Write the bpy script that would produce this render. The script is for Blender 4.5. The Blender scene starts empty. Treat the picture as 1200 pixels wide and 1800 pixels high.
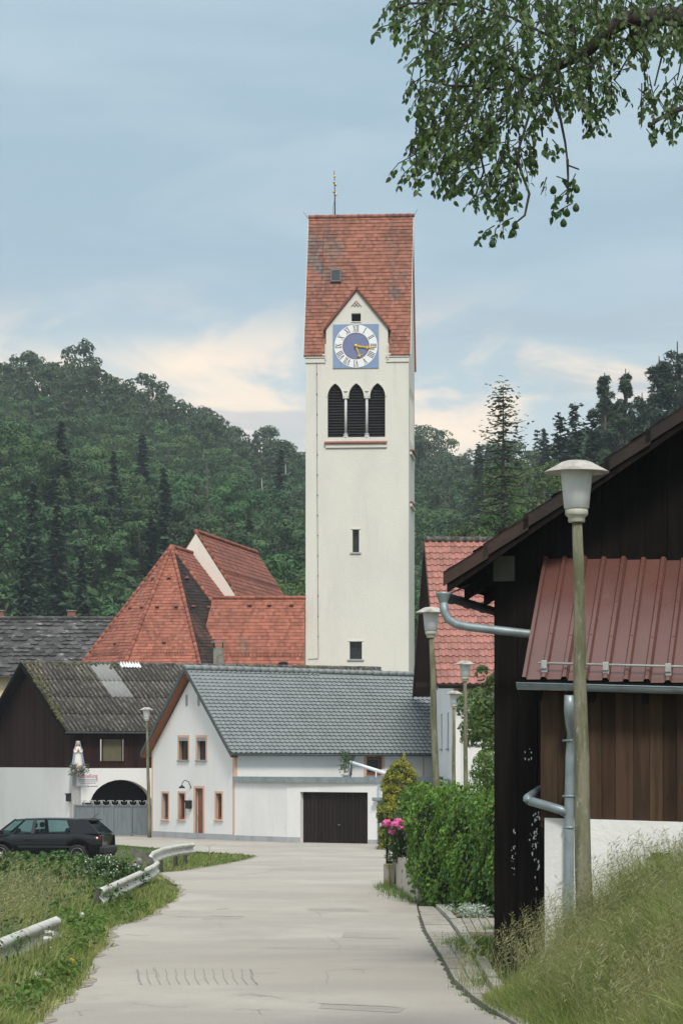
import bpy, math, random
import numpy as np
from mathutils import Vector, Matrix
from mathutils.geometry import tessellate_polygon
R = math.radians
random.seed(7)
NP = np.random.default_rng(11)
SC = bpy.context.scene
COL = SC.collection
F, EYE = 4800.0, 3.2            # focal length in photo pixels, camera height

# ------------------------------------------------------------------ camera, sky, sun
cam_d = bpy.data.cameras.new('camera'); cam = bpy.data.objects.new('camera', cam_d); COL.objects.link(cam)
cam.location = (0, 0, EYE); cam.rotation_euler = (R(90), 0, 0)
cam_d.sensor_fit = 'HORIZONTAL'; cam_d.sensor_width = 36; cam_d.lens = 36 * F / 1200
cam_d.shift_y = 440 / 1200; cam_d.clip_start = 0.5; cam_d.clip_end = 6000
SC.camera = cam
SC.view_settings.view_transform = 'Standard'; SC.view_settings.look = 'None'
SC.view_settings.exposure = 0.36; SC.view_settings.gamma = 1; SC.view_settings.use_curve_mapping = False
SC.cycles.max_bounces = 6; SC.cycles.diffuse_bounces = 3; SC.cycles.glossy_bounces = 3
SC.cycles.transmission_bounces = 4; SC.cycles.transparent_max_bounces = 8; SC.cycles.volume_bounces = 0
SC.cycles.use_denoising = True
SUN_EL, SUN_AZ = 50, 173          # azimuth clockwise from +Y: behind the camera, to the right
world = bpy.data.worlds.new('World'); SC.world = world; world.use_nodes = True
def build_sky():
    nt = world.node_tree; N = nt.nodes; L = nt.links; N.clear()
    out = N.new('ShaderNodeOutputWorld'); mixs = N.new('ShaderNodeMixShader')
    b1 = N.new('ShaderNodeBackground'); b2 = N.new('ShaderNodeBackground')
    sky = N.new('ShaderNodeTexSky'); sky.sky_type = 'NISHITA'; sky.sun_disc = False
    sky.sun_elevation = R(SUN_EL); sky.sun_rotation = R(SUN_AZ); sky.air_density = 1.2; sky.dust_density = 1.5
    L.new(sky.outputs[0], b1.inputs[0]); b1.inputs[1].default_value = 0.12
    tc = N.new('ShaderNodeTexCoord'); sep = N.new('ShaderNodeSeparateXYZ'); L.new(tc.outputs['Generated'], sep.inputs[0])
    def noise(scale, st, det=5, rough=.55, dist=0., off=(0, 0, 0)):
        mp = N.new('ShaderNodeMapping'); mp.inputs['Scale'].default_value = st; mp.inputs['Location'].default_value = off
        L.new(tc.outputs['Generated'], mp.inputs[0])
        n = N.new('ShaderNodeTexNoise'); n.inputs['Scale'].default_value = scale; n.inputs['Detail'].default_value = det
        n.inputs['Roughness'].default_value = rough; n.inputs['Distortion'].default_value = dist
        L.new(mp.outputs[0], n.inputs[0]); return n.outputs[0]
    def rng(v, a, b, c=0., d=1.):
        m = N.new('ShaderNodeMapRange'); m.interpolation_type = 'SMOOTHSTEP'
        L.new(v, m.inputs[0])
        for i, x in enumerate((a, b, c, d)): m.inputs[i + 1].default_value = x
        return m.outputs[0]
    def mul(a, b):
        m = N.new('ShaderNodeMath'); m.operation = 'MULTIPLY'
        for i, x in enumerate((a, b)):
            if isinstance(x, (int, float)): m.inputs[i].default_value = x
            else: L.new(x, m.inputs[i])
        return m.outputs[0]
    def mix(f, a, b):
        m = N.new('ShaderNodeMix'); m.data_type = 'RGBA'
        if isinstance(f, (int, float)): m.inputs[0].default_value = f
        else: L.new(f, m.inputs[0])
        for i, x in ((6, a), (7, b)):
            if isinstance(x, tuple): m.inputs[i].default_value = x + (1,)
            else: L.new(x, m.inputs[i])
        return m.outputs[2]
    z = sep.outputs[2]
    big = noise(3.2, (1, 1, 4.5), 4, .5, .3, (2.3, .4, .2))
    med = noise(9, (1, 1, 3.2), 6, .55, .5, (.7, 1.9, .35))
    c = mix(rng(big, .36, .64), (.325, .452, .54), (.425, .55, .62))
    c = mix(mul(rng(med, .40, .72), .5), c, (.49, .585, .635))
    # higher up the cloud deck lets more light through
    c = mix(rng(z, .26, .8), c, (1.02, 1.10, 1.16))
    low = rng(z, .19, .10)                                   # paler towards the skyline
    c = mix(mul(low, .9), c, (.58, .66, .67))
    pn = noise(15, (1, 1, 2.2), 5, .55, .4, (5.1, .0, .77))
    band = mul(rng(z, .178, .135), rng(z, .085, .125))
    c = mix(mul(mul(rng(pn, .45, .62), band), .85), c, (1.06, .85, .65))
    pb = noise(8, (1, 1, 2.4), 5, .6, .5, (3.7, .2, .31))
    c = mix(mul(mul(rng(pb, .44, .60), mul(rng(z, .158, .142), rng(z, .108, .125))), .8), c, (1.12, .89, .66))
    gn = noise(10, (1, 1, 4.2), 6, .55, .6, (1.4, .3, .2))
    c = mix(mul(mul(rng(gn, .50, .64), rng(z, .24, .12)), .6), c, (.36, .44, .51))
    L.new(c, b2.inputs[0]); b2.inputs[1].default_value = .95
    mixs.inputs[0].default_value = .9
    L.new(b1.outputs[0], mixs.inputs[1]); L.new(b2.outputs[0], mixs.inputs[2]); L.new(mixs.outputs[0], out.inputs[0])
build_sky()
sd = bpy.data.lights.new('sun', 'SUN'); sd.energy = 2.4; sd.angle = R(12); sd.color = (1, .94, .85)
sun = bpy.data.objects.new('sun', sd); COL.objects.link(sun)
_el, _az = R(SUN_EL), R(SUN_AZ)
_sv = Vector((math.sin(_az) * math.cos(_el), math.cos(_az) * math.cos(_el), math.sin(_el)))
sun.rotation_euler = _sv.to_track_quat('Z', 'Y').to_euler(); sun.location = _sv * 100

# ------------------------------------------------------------------ materials
MATS = {}
def mat(name, col, rough=.8, layers=(), bump=0., bscale=20., bstretch=(1, 1, 1), metal=0., spec=.4, tone=0., rnd=0., transl=0., rvar=0., hue=0., coat=0., emit=None):
    """layers: (colour, noise scale, stretch, lo, hi, amount[, detail])"""
    if name in MATS: return MATS[name]
    m = bpy.data.materials.new(name); m.use_nodes = True; MATS[name] = m
    nt = m.node_tree; N = nt.nodes; L = nt.links
    b = N['Principled BSDF']
    b.inputs['Roughness'].default_value = rough; b.inputs['Metallic'].default_value = metal
    b.inputs['Specular IOR Level'].default_value = spec
    if coat: b.inputs['Coat Weight'].default_value = coat; b.inputs['Coat Roughness'].default_value = .05
    tc = N.new('ShaderNodeTexCoord')
    def noise(scale, st, det=5.):
        mp = N.new('ShaderNodeMapping'); mp.inputs['Scale'].default_value = st
        L.new(tc.outputs['Object'], mp.inputs[0])
        if rnd:
            oi = N.new('ShaderNodeObjectInfo'); sc = N.new('ShaderNodeMath'); sc.operation = 'MULTIPLY'; sc.inputs[1].default_value = 40
            L.new(oi.outputs['Random'], sc.inputs[0]); L.new(sc.outputs[0], mp.inputs['Location'])
        n = N.new('ShaderNodeTexNoise'); n.inputs['Scale'].default_value = scale; n.inputs['Detail'].default_value = det
        n.inputs['Roughness'].default_value = .6
        L.new(mp.outputs[0], n.inputs[0]); return n.outputs[0]
    rgb = N.new('ShaderNodeRGB'); rgb.outputs[0].default_value = tuple(col) + (1,)
    cur = rgb.outputs[0]
    for ly in layers:
        c2, s, st, lo, hi, am = ly[:6]
        mr = N.new('ShaderNodeMapRange'); mr.interpolation_type = 'SMOOTHSTEP'
        L.new(noise(s, st, ly[6] if len(ly) > 6 else 5.), mr.inputs[0])
        mr.inputs[1].default_value = lo; mr.inputs[2].default_value = hi; mr.inputs[4].default_value = am
        mx = N.new('ShaderNodeMix'); mx.data_type = 'RGBA'
        L.new(mr.outputs[0], mx.inputs[0]); L.new(cur, mx.inputs[6]); mx.inputs[7].default_value = tuple(c2) + (1,)
        cur = mx.outputs[2]
    for kind, amt in (('tone', tone), ('rnd', rnd)):
        if not amt: continue
        if kind == 'tone':
            at = N.new('ShaderNodeAttribute'); at.attribute_name = 'tone'; src = at.outputs['Fac']
        else:
            oi = N.new('ShaderNodeObjectInfo'); src = oi.outputs['Random']
        mr = N.new('ShaderNodeMapRange'); L.new(src, mr.inputs[0]); mr.inputs[3].default_value = 1 - amt; mr.inputs[4].default_value = 1 + amt
        hs = N.new('ShaderNodeHueSaturation'); L.new(mr.outputs[0], hs.inputs['Value']); L.new(cur, hs.inputs['Color'])
        if hue:
            h2 = N.new('ShaderNodeMapRange'); wn = N.new('ShaderNodeTexWhiteNoise'); wn.noise_dimensions = '1D'
            L.new(src, wn.inputs['W']); L.new(wn.outputs[0], h2.inputs[0]); h2.inputs[3].default_value = .5 - hue; h2.inputs[4].default_value = .5 + hue
            L.new(h2.outputs[0], hs.inputs['Hue'])
        cur = hs.outputs[0]
    L.new(cur, b.inputs['Base Color'])
    if rvar:
        mr = N.new('ShaderNodeMapRange'); L.new(noise(bscale * .3, (1, 1, 1)), mr.inputs[0])
        mr.inputs[1].default_value = .3; mr.inputs[2].default_value = .7
        mr.inputs[3].default_value = max(0, rough - rvar); mr.inputs[4].default_value = min(1, rough + rvar); L.new(mr.outputs[0], b.inputs['Roughness'])
    if bump:
        bp = N.new('ShaderNodeBump'); bp.inputs['Distance'].default_value = bump; bp.inputs['Strength'].default_value = 1
        L.new(noise(bscale, bstretch, 6.), bp.inputs['Height']); L.new(bp.outputs[0], b.inputs['Normal'])
    if transl:
        tr = N.new('ShaderNodeBsdfTranslucent'); ms = N.new('ShaderNodeMixShader'); ms.inputs[0].default_value = transl
        hs = N.new('ShaderNodeHueSaturation'); hs.inputs['Value'].default_value = 1.5; hs.inputs['Saturation'].default_value = 1.1; L.new(cur, hs.inputs['Color'])
        L.new(hs.outputs[0], tr.inputs[0]); L.new(b.outputs[0], ms.inputs[1]); L.new(tr.outputs[0], ms.inputs[2])
        L.new(ms.outputs[0], N['Material Output'].inputs[0])
    if emit: b.inputs['Emission Color'].default_value = tuple(emit[:3]) + (1,); b.inputs['Emission Strength'].default_value = emit[3]
    return m
def glass_mat(name, tint, fac):
    m = bpy.data.materials.new(name); m.use_nodes = True; nt = m.node_tree; N = nt.nodes; L = nt.links
    b = N['Principled BSDF']; b.inputs['Base Color'].default_value = (.01, .012, .012, 1); b.inputs['Roughness'].default_value = .04
    t = N.new('ShaderNodeBsdfTransparent'); t.inputs[0].default_value = tint + (1,)
    ms = N.new('ShaderNodeMixShader'); ms.inputs[0].default_value = fac
    L.new(b.outputs[0], ms.inputs[1]); L.new(t.outputs[0], ms.inputs[2]); L.new(ms.outputs[0], N['Material Output'].inputs[0])
    MATS[name] = m; return m
v = (1, 1, 1)
mat('tower_plaster', (.66, .64, .58), .9, [((.57, .55, .505), .35, (1, 1, .5), .4, .7, .55), ((.38, .37, .34), 1.3, (1.2, 1.2, .16), .56, .80, .32), ((.72, .70, .65), 3, v, .5, .8, .35), ((.48, .47, .43), 5, (1, 1, .6), .60, .78, .25)], .014, 9, spec=.2)
mat('white_plaster', (.73, .72, .705), .9, [((.62, .61, .59), .5, (1, 1, .5), .45, .7, .5), ((.46, .44, .41), 2.0, (1.5, 1.5, .2), .58, .80, .25), ((.5, .49, .46), 6, (1, 1, .7), .60, .78, .28)], .010, 14, spec=.2)
mat('church_plaster', (.70, .66, .59), .9, [((.5, .47, .42), .8, (1, 1, .3), .5, .8, .5)], .01, 9)
mat('peach_trim', (.60, .39, .29), .85, [((.5, .33, .25), 3, v, .4, .7, .4)])
mat('grey_plinth', (.36, .37, .38), .9, [((.24, .24, .24), 1.6, (1, 1, .3), .45, .75, .6)], .006, 20)
mat('red_tile', (.29, .102, .066), .8, [((.21, .08, .056), .55, v, .42, .66, .6), ((.15, .11, .09), .8, (1, 1, .35), .58, .78, .7), ((.07, .06, .05), 1.9, (1.2, 1.2, .5), .64, .8, .7)], .006, 30, tone=.28, spec=.3)
mat('tower_tile', (.275, .112, .075), .82, [((.20, .088, .064), .45, v, .40, .66, .7), ((.12, .105, .095), .5, (1.3, 1.3, .28), .52, .66, .85), ((.07, .065, .055), 2.2, (1, 1, .5), .62, .76, .8), ((.22, .2, .1), 3, v, .72, .8, .5)], .006, 30, tone=.26, spec=.3)
mat('stained_tile', (.11, .055, .042), .9, [((.028, .026, .024), .4, (1.2, 1.2, .4), .28, .52, .97), ((.08, .045, .037), 2.2, v, .45, .7, .4)], .006, 30, tone=.3, spec=.15)
mat('pink_tile', (.32, .135, .105), .6, [((.22, .10, .085), 2.5, v, .4, .7, .6), ((.12, .09, .07), 6, v, .56, .72, .8)], .004, 40, rnd=.22, tone=.14, spec=.4)
mat('grey_tile', (.20, .222, .222), .5, [((.165, .185, .185), .8, v, .4, .7, .5)], .004, 40, tone=.07, spec=.35)
mat('fibre_cement', (.115, .105, .092), .9, [((.035, .032, .027), 2.6, (2.2, .9, 1), .40, .60, .9), ((.26, .25, .235), 5, (1.6, .8, 1), .58, .68, .8), ((.10, .10, .04), 2.6, v, .60, .75, .6)], .02, 12, rnd=.2)
mat('light_sheet', (.22, .22, .21), .7, [((.15, .15, .14), 4, v, .4, .7, .6)], rnd=.05)
mat('mossy_slate', (.07, .068, .066), .9, [((.30, .30, .29), 2.0, (1, 1, 2.2), .57, .68, .8), ((.03, .03, .026), .9, v, .4, .7, .7), ((.09, .10, .04), 1.6, v, .64, .8, .5)], .05, 3.5, tone=.4)
mat('moss', (.09, .085, .025), 1, [((.045, .05, .015), 6, v, .4, .6, .8)], .03, 12)
mat('dark_wood', (.011, .0085, .0075), .9, [((.005, .0045, .004), 3, (6, 6, .3), .35, .65, .8), ((.030, .025, .021), 5, (9, 9, .25), .62, .8, .5)], .004, 14, (8, 8, .4), rnd=.3, spec=.10)
mat('red_brown_wood', (.032, .013, .010), .85, [((.015, .008, .007), 3, (7, 7, .4), .4, .65, .7)], .004, 12, (8, 8, .5), tone=.3, spec=.12)
mat('warm_wood', (.068, .040, .025), .85, [((.033, .022, .015), 2.2, (5, 5, .35), .38, .66, .85), ((.15, .085, .048), 4, (12, 12, .3), .60, .8, .5), ((.022, .016, .011), 9, (3, 3, .8), .64, .76, .85)], .004, 10, (10, 10, .4), rnd=.45, hue=.010, spec=.15)
mat('soffit_wood', (.26, .10, .045), .7, [((.17, .065, .03), 3, (8, 1, 1), .4, .7, .6)])
mat('brown_door', (.20, .075, .035), .55, [((.12, .045, .022), 4, (6, 6, .4), .4, .7, .6)])
mat('gable_wood', (.095, .042, .022), .8, [((.05, .025, .014), 3, (5, 5, .4), .4, .7, .7)], rnd=.3)
mat('metal_roof', (.115, .050, .040), .32, [((.085, .037, .030), 1.5, v, .4, .7, .5), ((.17, .10, .088), 5, (1, 1, .3), .60, .82, .35), ((.07, .04, .032), 3, (1, .2, 1), .6, .75, .4)], .0008, 8, spec=.7, rnd=.05, rvar=.10)
mat('zinc', (.27, .32, .335), .42, [((.17, .205, .215), 5, v, .4, .7, .7), ((.4, .43, .43), 11, v, .62, .8, .4)], .001, 20, metal=.35, rvar=.1)
mat('dark_zinc', (.085, .10, .105), .5, [((.05, .055, .055), 6, v, .4, .7, .6)], metal=.2)
mat('galvanised', (.42, .43, .41), .5, [((.26, .26, .25), 9, v, .45, .7, .7), ((.16, .11, .06), 16, v, .66, .76, .6)], .001, 30, metal=.4)
mat('rail_white', (.50, .50, .45), .6, [((.30, .26, .18), 3, (1, 1, 1), .48, .70, .75), ((.15, .085, .045), 6, v, .60, .70, .85), ((.25, .28, .2), 2, v, .58, .75, .6)], .004, 20)
mat('post_wood', (.09, .085, .07), .9, [((.05, .055, .035), 5, v, .4, .7, .7)])
mat('concrete_pole', (.19, .18, .125), .9, [((.095, .10, .05), 3.2, (3, 3, .5), .42, .62, .9), ((.36, .345, .30), 11, (2, 2, .8), .58, .74, .6), ((.08, .08, .06), 1.2, (1, 1, .4), .5, .7, .5)], .006, 26)
mat('lamp_glass', (.66, .67, .69), .38, [((.50, .51, .50), 4, (1, 1, .4), .5, .75, .6), ((.28, .27, .22), 26, v, .68, .76, .6)], spec=.5, rnd=.04)
mat('lamp_hat', (.40, .38, .34), .55, [((.13, .11, .09), 5, v, .42, .66, .85), ((.62, .60, .56), 9, v, .6, .75, .5)], .002, 30)
mat('lamp_collar', (.47, .46, .38), .5, [((.3, .3, .22), 6, v, .45, .7, .6)])
mat('asphalt', (.375, .342, .295), .92, [((.30, .275, .24), .22, (1, 1.3, 1), .40, .62, .55), ((.45, .415, .365), .5, (1, .5, 1), .50, .70, .6), ((.25, .23, .20), 1.6, (1, .5, 1), .60, .78, .45), ((.17, .157, .14), 60, v, .58, .70, .6), ((.58, .55, .49), 90, v, .60, .72, .6)], .016, 70)
mat('asphalt_patch', (.345, .315, .272), .92, [((.27, .25, .22), 2, v, .42, .66, .6), ((.17, .157, .14), 60, v, .56, .70, .6), ((.5, .47, .42), 90, v, .60, .72, .5)], .016, 70)
mat('edge_dirt', (.20, .17, .12), 1, [((.33, .30, .25), 5, v, .40, .60, .9), ((.10, .10, .04), 3, v, .60, .74, .8)], .02, 30)
mat('faint_joint', (.27, .248, .217), .9)
mat('tar', (.17, .16, .145), .85, [((.30, .28, .25), 8, v, .42, .6, .85)])
mat('dark_joint', (.05, .048, .035), 1)
mat('slab', (.30, .275, .235), .93, [((.20, .185, .15), 3, v, .42, .66, .8), ((.38, .36, .31), 12, v, .55, .75, .5), ((.10, .10, .05), 5, v, .66, .78, .6)], .006, 30, rnd=.12)
mat('kerb_stone', (.30, .285, .25), .9, [((.16, .16, .11), 5, v, .45, .68, .7)], .008, 24, rnd=.14)
mat('soil', (.10, .085, .05), 1, [((.055, .08, .022), .8, v, .38, .6, .95), ((.13, .12, .055), 5, v, .5, .75, .5)], .04, 6)
mat('lawn', (.085, .12, .03), 1, [((.13, .13, .045), .8, v, .45, .7, .8)], .03, 9)
mat('meadow', (.075, .11, .035), 1, [((.05, .08, .025), .03, v, .4, .6, .8)])
mat('forest_floor', (.018, .028, .013), 1, [((.03, .04, .018), .1, v, .4, .6, .8)])
mat('grass_blade', (.165, .21, .058), .6, [((.28, .27, .11), .55, v, .42, .64, .75), ((.07, .12, .028), 1.1, v, .54, .70, .7)], tone=.55, transl=.32, hue=.02)
mat('dry_grass', (.27, .265, .135), .7, [((.17, .18, .075), 1, v, .4, .6, .8)], tone=.4, transl=.35)
mat('verge_blade', (.085, .15, .026), .6, [((.15, .175, .05), 1, v, .48, .7, .7)], tone=.4, transl=.3, hue=.015)
mat('wood_leaf', (.040, .094, .030), .7, [((.078, .13, .032), .12, v, .42, .7, .5)], tone=.42, rnd=.34, transl=.18, hue=.022)
mat('bright_leaf', (.075, .135, .030), .6, tone=.42, rnd=.18, transl=.3, hue=.015)
mat('conifer_leaf', (.024, .050, .026), .7, tone=.38, rnd=.3, transl=.15, hue=.02)
mat('larch_leaf', (.058, .092, .040), .7, tone=.3, transl=.2)
mat('bark', (.07, .055, .04), .95, [((.035, .03, .022), 6, (3, 3, .5), .4, .66, .7)], .01, 15)
mat('dead_bark', (.30, .29, .26), .9)
mat('pear_leaf', (.060, .105, .026), .5, tone=.40, transl=.33, hue=.02, spec=.45)
mat('pear_bark', (.035, .028, .024), .95, [((.07, .06, .05), 30, v, .5, .7, .5)], .004, 40)
mat('creeper_leaf', (.115, .21, .030), .55, [((.055, .115, .02), 1.6, v, .44, .68, .75), ((.20, .26, .04), 2.4, v, .58, .74, .75)], tone=.5, transl=.28, hue=.025, spec=.4)
mat('creeper_autumn', (.28, .13, .02), .5, tone=.4, transl=.3)
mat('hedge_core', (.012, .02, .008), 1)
mat('thuja', (.26, .26, .028), .7, [((.075, .12, .022), 2.4, v, .46, .62, .95), ((.42, .33, .035), 4.5, v, .58, .7, .8)], tone=.35, transl=.2)
mat('shrub_leaf', (.055, .11, .026), .55, tone=.5, transl=.25, hue=.02)
mat('silver_leaf', (.36, .42, .36), .7, tone=.35, transl=.15)
mat('peony', (.72, .17, .40), .6, tone=.4, transl=.25)
mat('white_petal', (.75, .76, .70), .6, tone=.2, transl=.3)
mat('yellow_petal', (.75, .50, .03), .6)
mat('black_paint', (.004, .0045, .006), .16, spec=.35)
mat('dark_blue_paint', (.006, .007, .012), .16, spec=.4)
mat('rubber', (.012, .012, .012), .7)
mat('black_trim', (.015, .015, .016), .5)
mat('chrome', (.6, .62, .64), .25, metal=.9)
mat('alloy', (.45, .46, .47), .35, metal=.7)
mat('seat_cloth', (.03, .032, .036), .9)
mat('tail_red', (.10, .01, .01), .3)
mat('plate_white', (.7, .7, .68), .5)
mat('window_glass', (.018, .022, .024), .12, spec=.5)
mat('lace', (.30, .33, .31), .9)
mat('window_frame', (.055, .032, .022), .6)
mat('white_frame', (.6, .6, .6), .5)
mat('grey_frame', (.25, .26, .28), .5)
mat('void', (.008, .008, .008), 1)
mat('louvre', (.020, .017, .016), .75, rnd=.3)
mat('shutter_olive', (.115, .10, .055), .7, [((.085, .075, .04), 3, v, .4, .7, .6)])
mat('gate_grey', (.15, .17, .185), .6, [((.10, .115, .125), 2.5, (3, 3, .6), .4, .7, .6), ((.2, .13, .08), 8, v, .7, .8, .4)], .002, 20, rnd=.12)
mat('garage_brown', (.016, .010, .0085), .6, rnd=.25, spec=.2)
mat('clock_blue', (.20, .29, .45), .8, [((.28, .37, .52), 1.2, v, .4, .7, .5)])
mat('clock_inner', (.17, .20, .34), .8, [((.13, .16, .28), 2, v, .4, .7, .6)])
mat('clock_white', (.78, .79, .80), .7)
mat('clock_black', (.012, .012, .013), .6)
mat('clock_ring', (.20, .10, .16), .7)
mat('gold', (.80, .50, .09), .32, metal=.6)
mat('iron', (.02, .022, .022), .6, metal=.3)
mat('column_stone', (.55, .545, .55), .8, [((.38, .36, .37), 5, (1, 1, .4), .45, .7, .6)])
mat('skin', (.55, .33, .23), .6)
mat('statue_white', (.66, .64, .58), .7, [((.45, .43, .36), 9, v, .5, .75, .5)])
mat('statue_blue', (.25, .33, .45), .7)
mat('sign_white', (.72, .71, .72), .6)
mat('print_magenta', (.42, .10, .16), .7)
mat('print_grey', (.18, .18, .22), .7)
mat('cream_wall', (.62, .52, .36), .9)
mat('brick_red', (.25, .10, .06), .9, [((.12, .07, .05), 6, v, .4, .7, .6)])
mat('awning', (.68, .70, .72), .5)
mat('stone', (.20, .195, .185), .95, [((.08, .085, .06), 6, v, .42, .66, .7)], .02, 12)
mat('low_wall', (.47, .42, .35), .9, [((.25, .22, .17), 2.2, (2, 2, .3), .45, .7, .7)], .006, 20)
mat('post_concrete', (.24, .235, .215), .9, [((.16, .13, .05), 3.5, v, .42, .62, .85)], .01, 20)
mat('terracotta', (.42, .16, .09), .8)
glass_mat('car_glass', (.78, .90, .90), .86)
mat('fibre_trough_shade', (.045, .04, .032), 1, [((.02, .02, .015), 4, v, .4, .6, .8), ((.09, .085, .04), 3, v, .58, .7, .7)], .01, 20, rnd=.2)  # dark mottled colour that paints shade into the sheet troughs

# ------------------------------------------------------------------ mesh builder
def px_to(px, py, Y): return Vector(((px - 600) / F * Y, Y, EYE + (1340 - py) / F * Y))
def zpx(py, Y): return EYE + (1340 - py) / F * Y
def along(px, o, d):
    """distance along the plan line o + t d at which column px of the photograph is met"""
    r = (px - 600) / F
    return (r * o[1] - o[0]) / (d[0] - r * d[1])
class MB:
    def __init__(s, M=None): s.v = []; s.f = []; s.m = []; s.t = []; s.sm = []; s.M = M or Matrix(); s.mi = 0; s.tone = .5; s.smooth = False
    def add(s, vs, fs):
        o = len(s.v); M = s.M
        s.v += [tuple(M @ Vector(p)) for p in vs]
        for f in fs: s.f.append(tuple(i + o for i in f)); s.m.append(s.mi); s.t.append(s.tone); s.sm.append(s.smooth)
        return s
    def box(s, x0, x1, y0, y1, z0, z1):
        vs = [(x0, y0, z0), (x1, y0, z0), (x1, y1, z0), (x0, y1, z0), (x0, y0, z1), (x1, y0, z1), (x1, y1, z1), (x0, y1, z1)]
        return s.add(vs, [(0, 3, 2, 1), (4, 5, 6, 7), (0, 1, 5, 4), (1, 2, 6, 5), (2, 3, 7, 6), (3, 0, 4, 7)])
    def bbox(s, x0, x1, y0, y1, z0, z1, b=.01):
        """box with chamfered edges all round"""
        xs = (x0, x1); ys = (y0, y1); zs = (z0, z1); vs = []; idx = {}
        for i in (0, 1):
            for j in (0, 1):
                for k in (0, 1):
                    sx, sy, sz = (b, -b)[i], (b, -b)[j], (b, -b)[k]
                    for a, d in enumerate(((0, sy, sz), (sx, 0, sz), (sx, sy, 0))):
                        idx[i, j, k, a] = len(vs); vs.append((xs[i] + d[0], ys[j] + d[1], zs[k] + d[2]))
        g = lambda i, j, k, a: idx[i, j, k, a]; fs = []
        for i in (0, 1): q = [g(i, 0, 0, 0), g(i, 0, 1, 0), g(i, 1, 1, 0), g(i, 1, 0, 0)]; fs.append(q if i == 0 else q[::-1])
        for j in (0, 1): q = [g(0, j, 0, 1), g(1, j, 0, 1), g(1, j, 1, 1), g(0, j, 1, 1)]; fs.append(q if j == 0 else q[::-1])
        for k in (0, 1): q = [g(0, 0, k, 2), g(0, 1, k, 2), g(1, 1, k, 2), g(1, 0, k, 2)]; fs.append(q if k == 0 else q[::-1])
        for i in (0, 1):
            for j in (0, 1): fs.append([g(i, j, 0, 0), g(i, j, 1, 0), g(i, j, 1, 1), g(i, j, 0, 1)])
            for k in (0, 1): fs.append([g(i, 0, k, 0), g(i, 1, k, 0), g(i, 1, k, 2), g(i, 0, k, 2)])
        for j in (0, 1):
            for k in (0, 1): fs.append([g(0, j, k, 1), g(1, j, k, 1), g(1, j, k, 2), g(0, j, k, 2)])
        for i in (0, 1):
            for j in (0, 1):
                for k in (0, 1): fs.append([g(i, j, k, 0), g(i, j, k, 1), g(i, j, k, 2)])
        return s.add(vs, fs)
    def slab(s, pts, off):
        """polygon pts (3D) thickened by the vector off"""
        n = len(pts); off = Vector(off); vs = [Vector(p) for p in pts]; vs += [p + off for p in vs]
        fs = [tuple(range(n)), tuple(range(2 * n - 1, n - 1, -1))] + [(i, (i + 1) % n, n + (i + 1) % n, n + i) for i in range(n)]
        return s.add(vs, fs)
    def tube(s, path, rad, n=10, caps=True):
        path = [Vector(p) for p in path]
        if not hasattr(rad, '__len__'): rad = [rad] * len(path)
        vs = []; fs = []; up = None
        for i, p in enumerate(path):
            a = path[max(0, i - 1)]; b = path[min(len(path) - 1, i + 1)]; d = (b - a).normalized()
            if up is None: up = Vector((0, 0, 1)) if abs(d.z) < .9 else Vector((1, 0, 0))
            e1 = d.cross(up)
            if e1.length < 1e-5: e1 = d.orthogonal()
            e1.normalize(); e2 = e1.cross(d); up = e2
            for k in range(n):
                an = 2 * math.pi * k / n; vs.append(p + (e1 * math.cos(an) + e2 * math.sin(an)) * rad[i])
        for i in range(len(path) - 1):
            for k in range(n):
                a = i * n + k; b = i * n + (k + 1) % n; fs.append((a, b, b + n, a + n))
        if caps: fs.append(tuple(range(n - 1, -1, -1))); fs.append(tuple(range((len(path) - 1) * n, len(path) * n)))
        sm = s.smooth; s.smooth = True; s.add(vs, fs); s.smooth = sm; return s
    def lathe(s, prof, c=(0, 0, 0), n=20, smooth=True, sx=1., sy=1.):
        vs = []; fs = []
        for r, z in prof:
            for k in range(n):
                a = 2 * math.pi * k / n; vs.append((c[0] + r * math.cos(a) * sx, c[1] + r * math.sin(a) * sy, c[2] + z))
        for i in range(len(prof) - 1):
            for k in range(n):
                a = i * n + k; b = i * n + (k + 1) % n; fs.append((a, b, b + n, a + n))
        fs.append(tuple(range(n - 1, -1, -1))); fs.append(tuple(range((len(prof) - 1) * n, len(prof) * n)))
        sm = s.smooth; s.smooth = smooth; s.add(vs, fs); s.smooth = sm; return s
    def wall(s, outer, holes=(), depth=.2):
        """wall in the local x-z plane (y=0 outside, facing -y) with openings, reveals and a back"""
        loops = [[Vector((x, 0, z)) for x, z in lp] for lp in [outer] + list(holes)]
        flat = [p for lp in loops for p in lp]
        tris = tessellate_polygon([[Vector((p.x, p.z, 0)) for p in lp] for lp in loops])
        fs = []
        for t in tris:
            a, b, c = (flat[i] for i in t)
            cr = (b - a).cross(c - a)
            fs.append(tuple(t) if cr.y < 0 else tuple(reversed(t)))
        n = len(flat); vs = flat + [p + Vector((0, depth, 0)) for p in flat]
        fs += [tuple(i + n for i in reversed(f)) for f in list(fs)]
        o = 0
        for lp in loops:
            k = len(lp)
            for i in range(k): fs.append((o + i, o + (i + 1) % k, n + o + (i + 1) % k, n + o + i))
            o += k
        return s.add(vs, fs)
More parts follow.
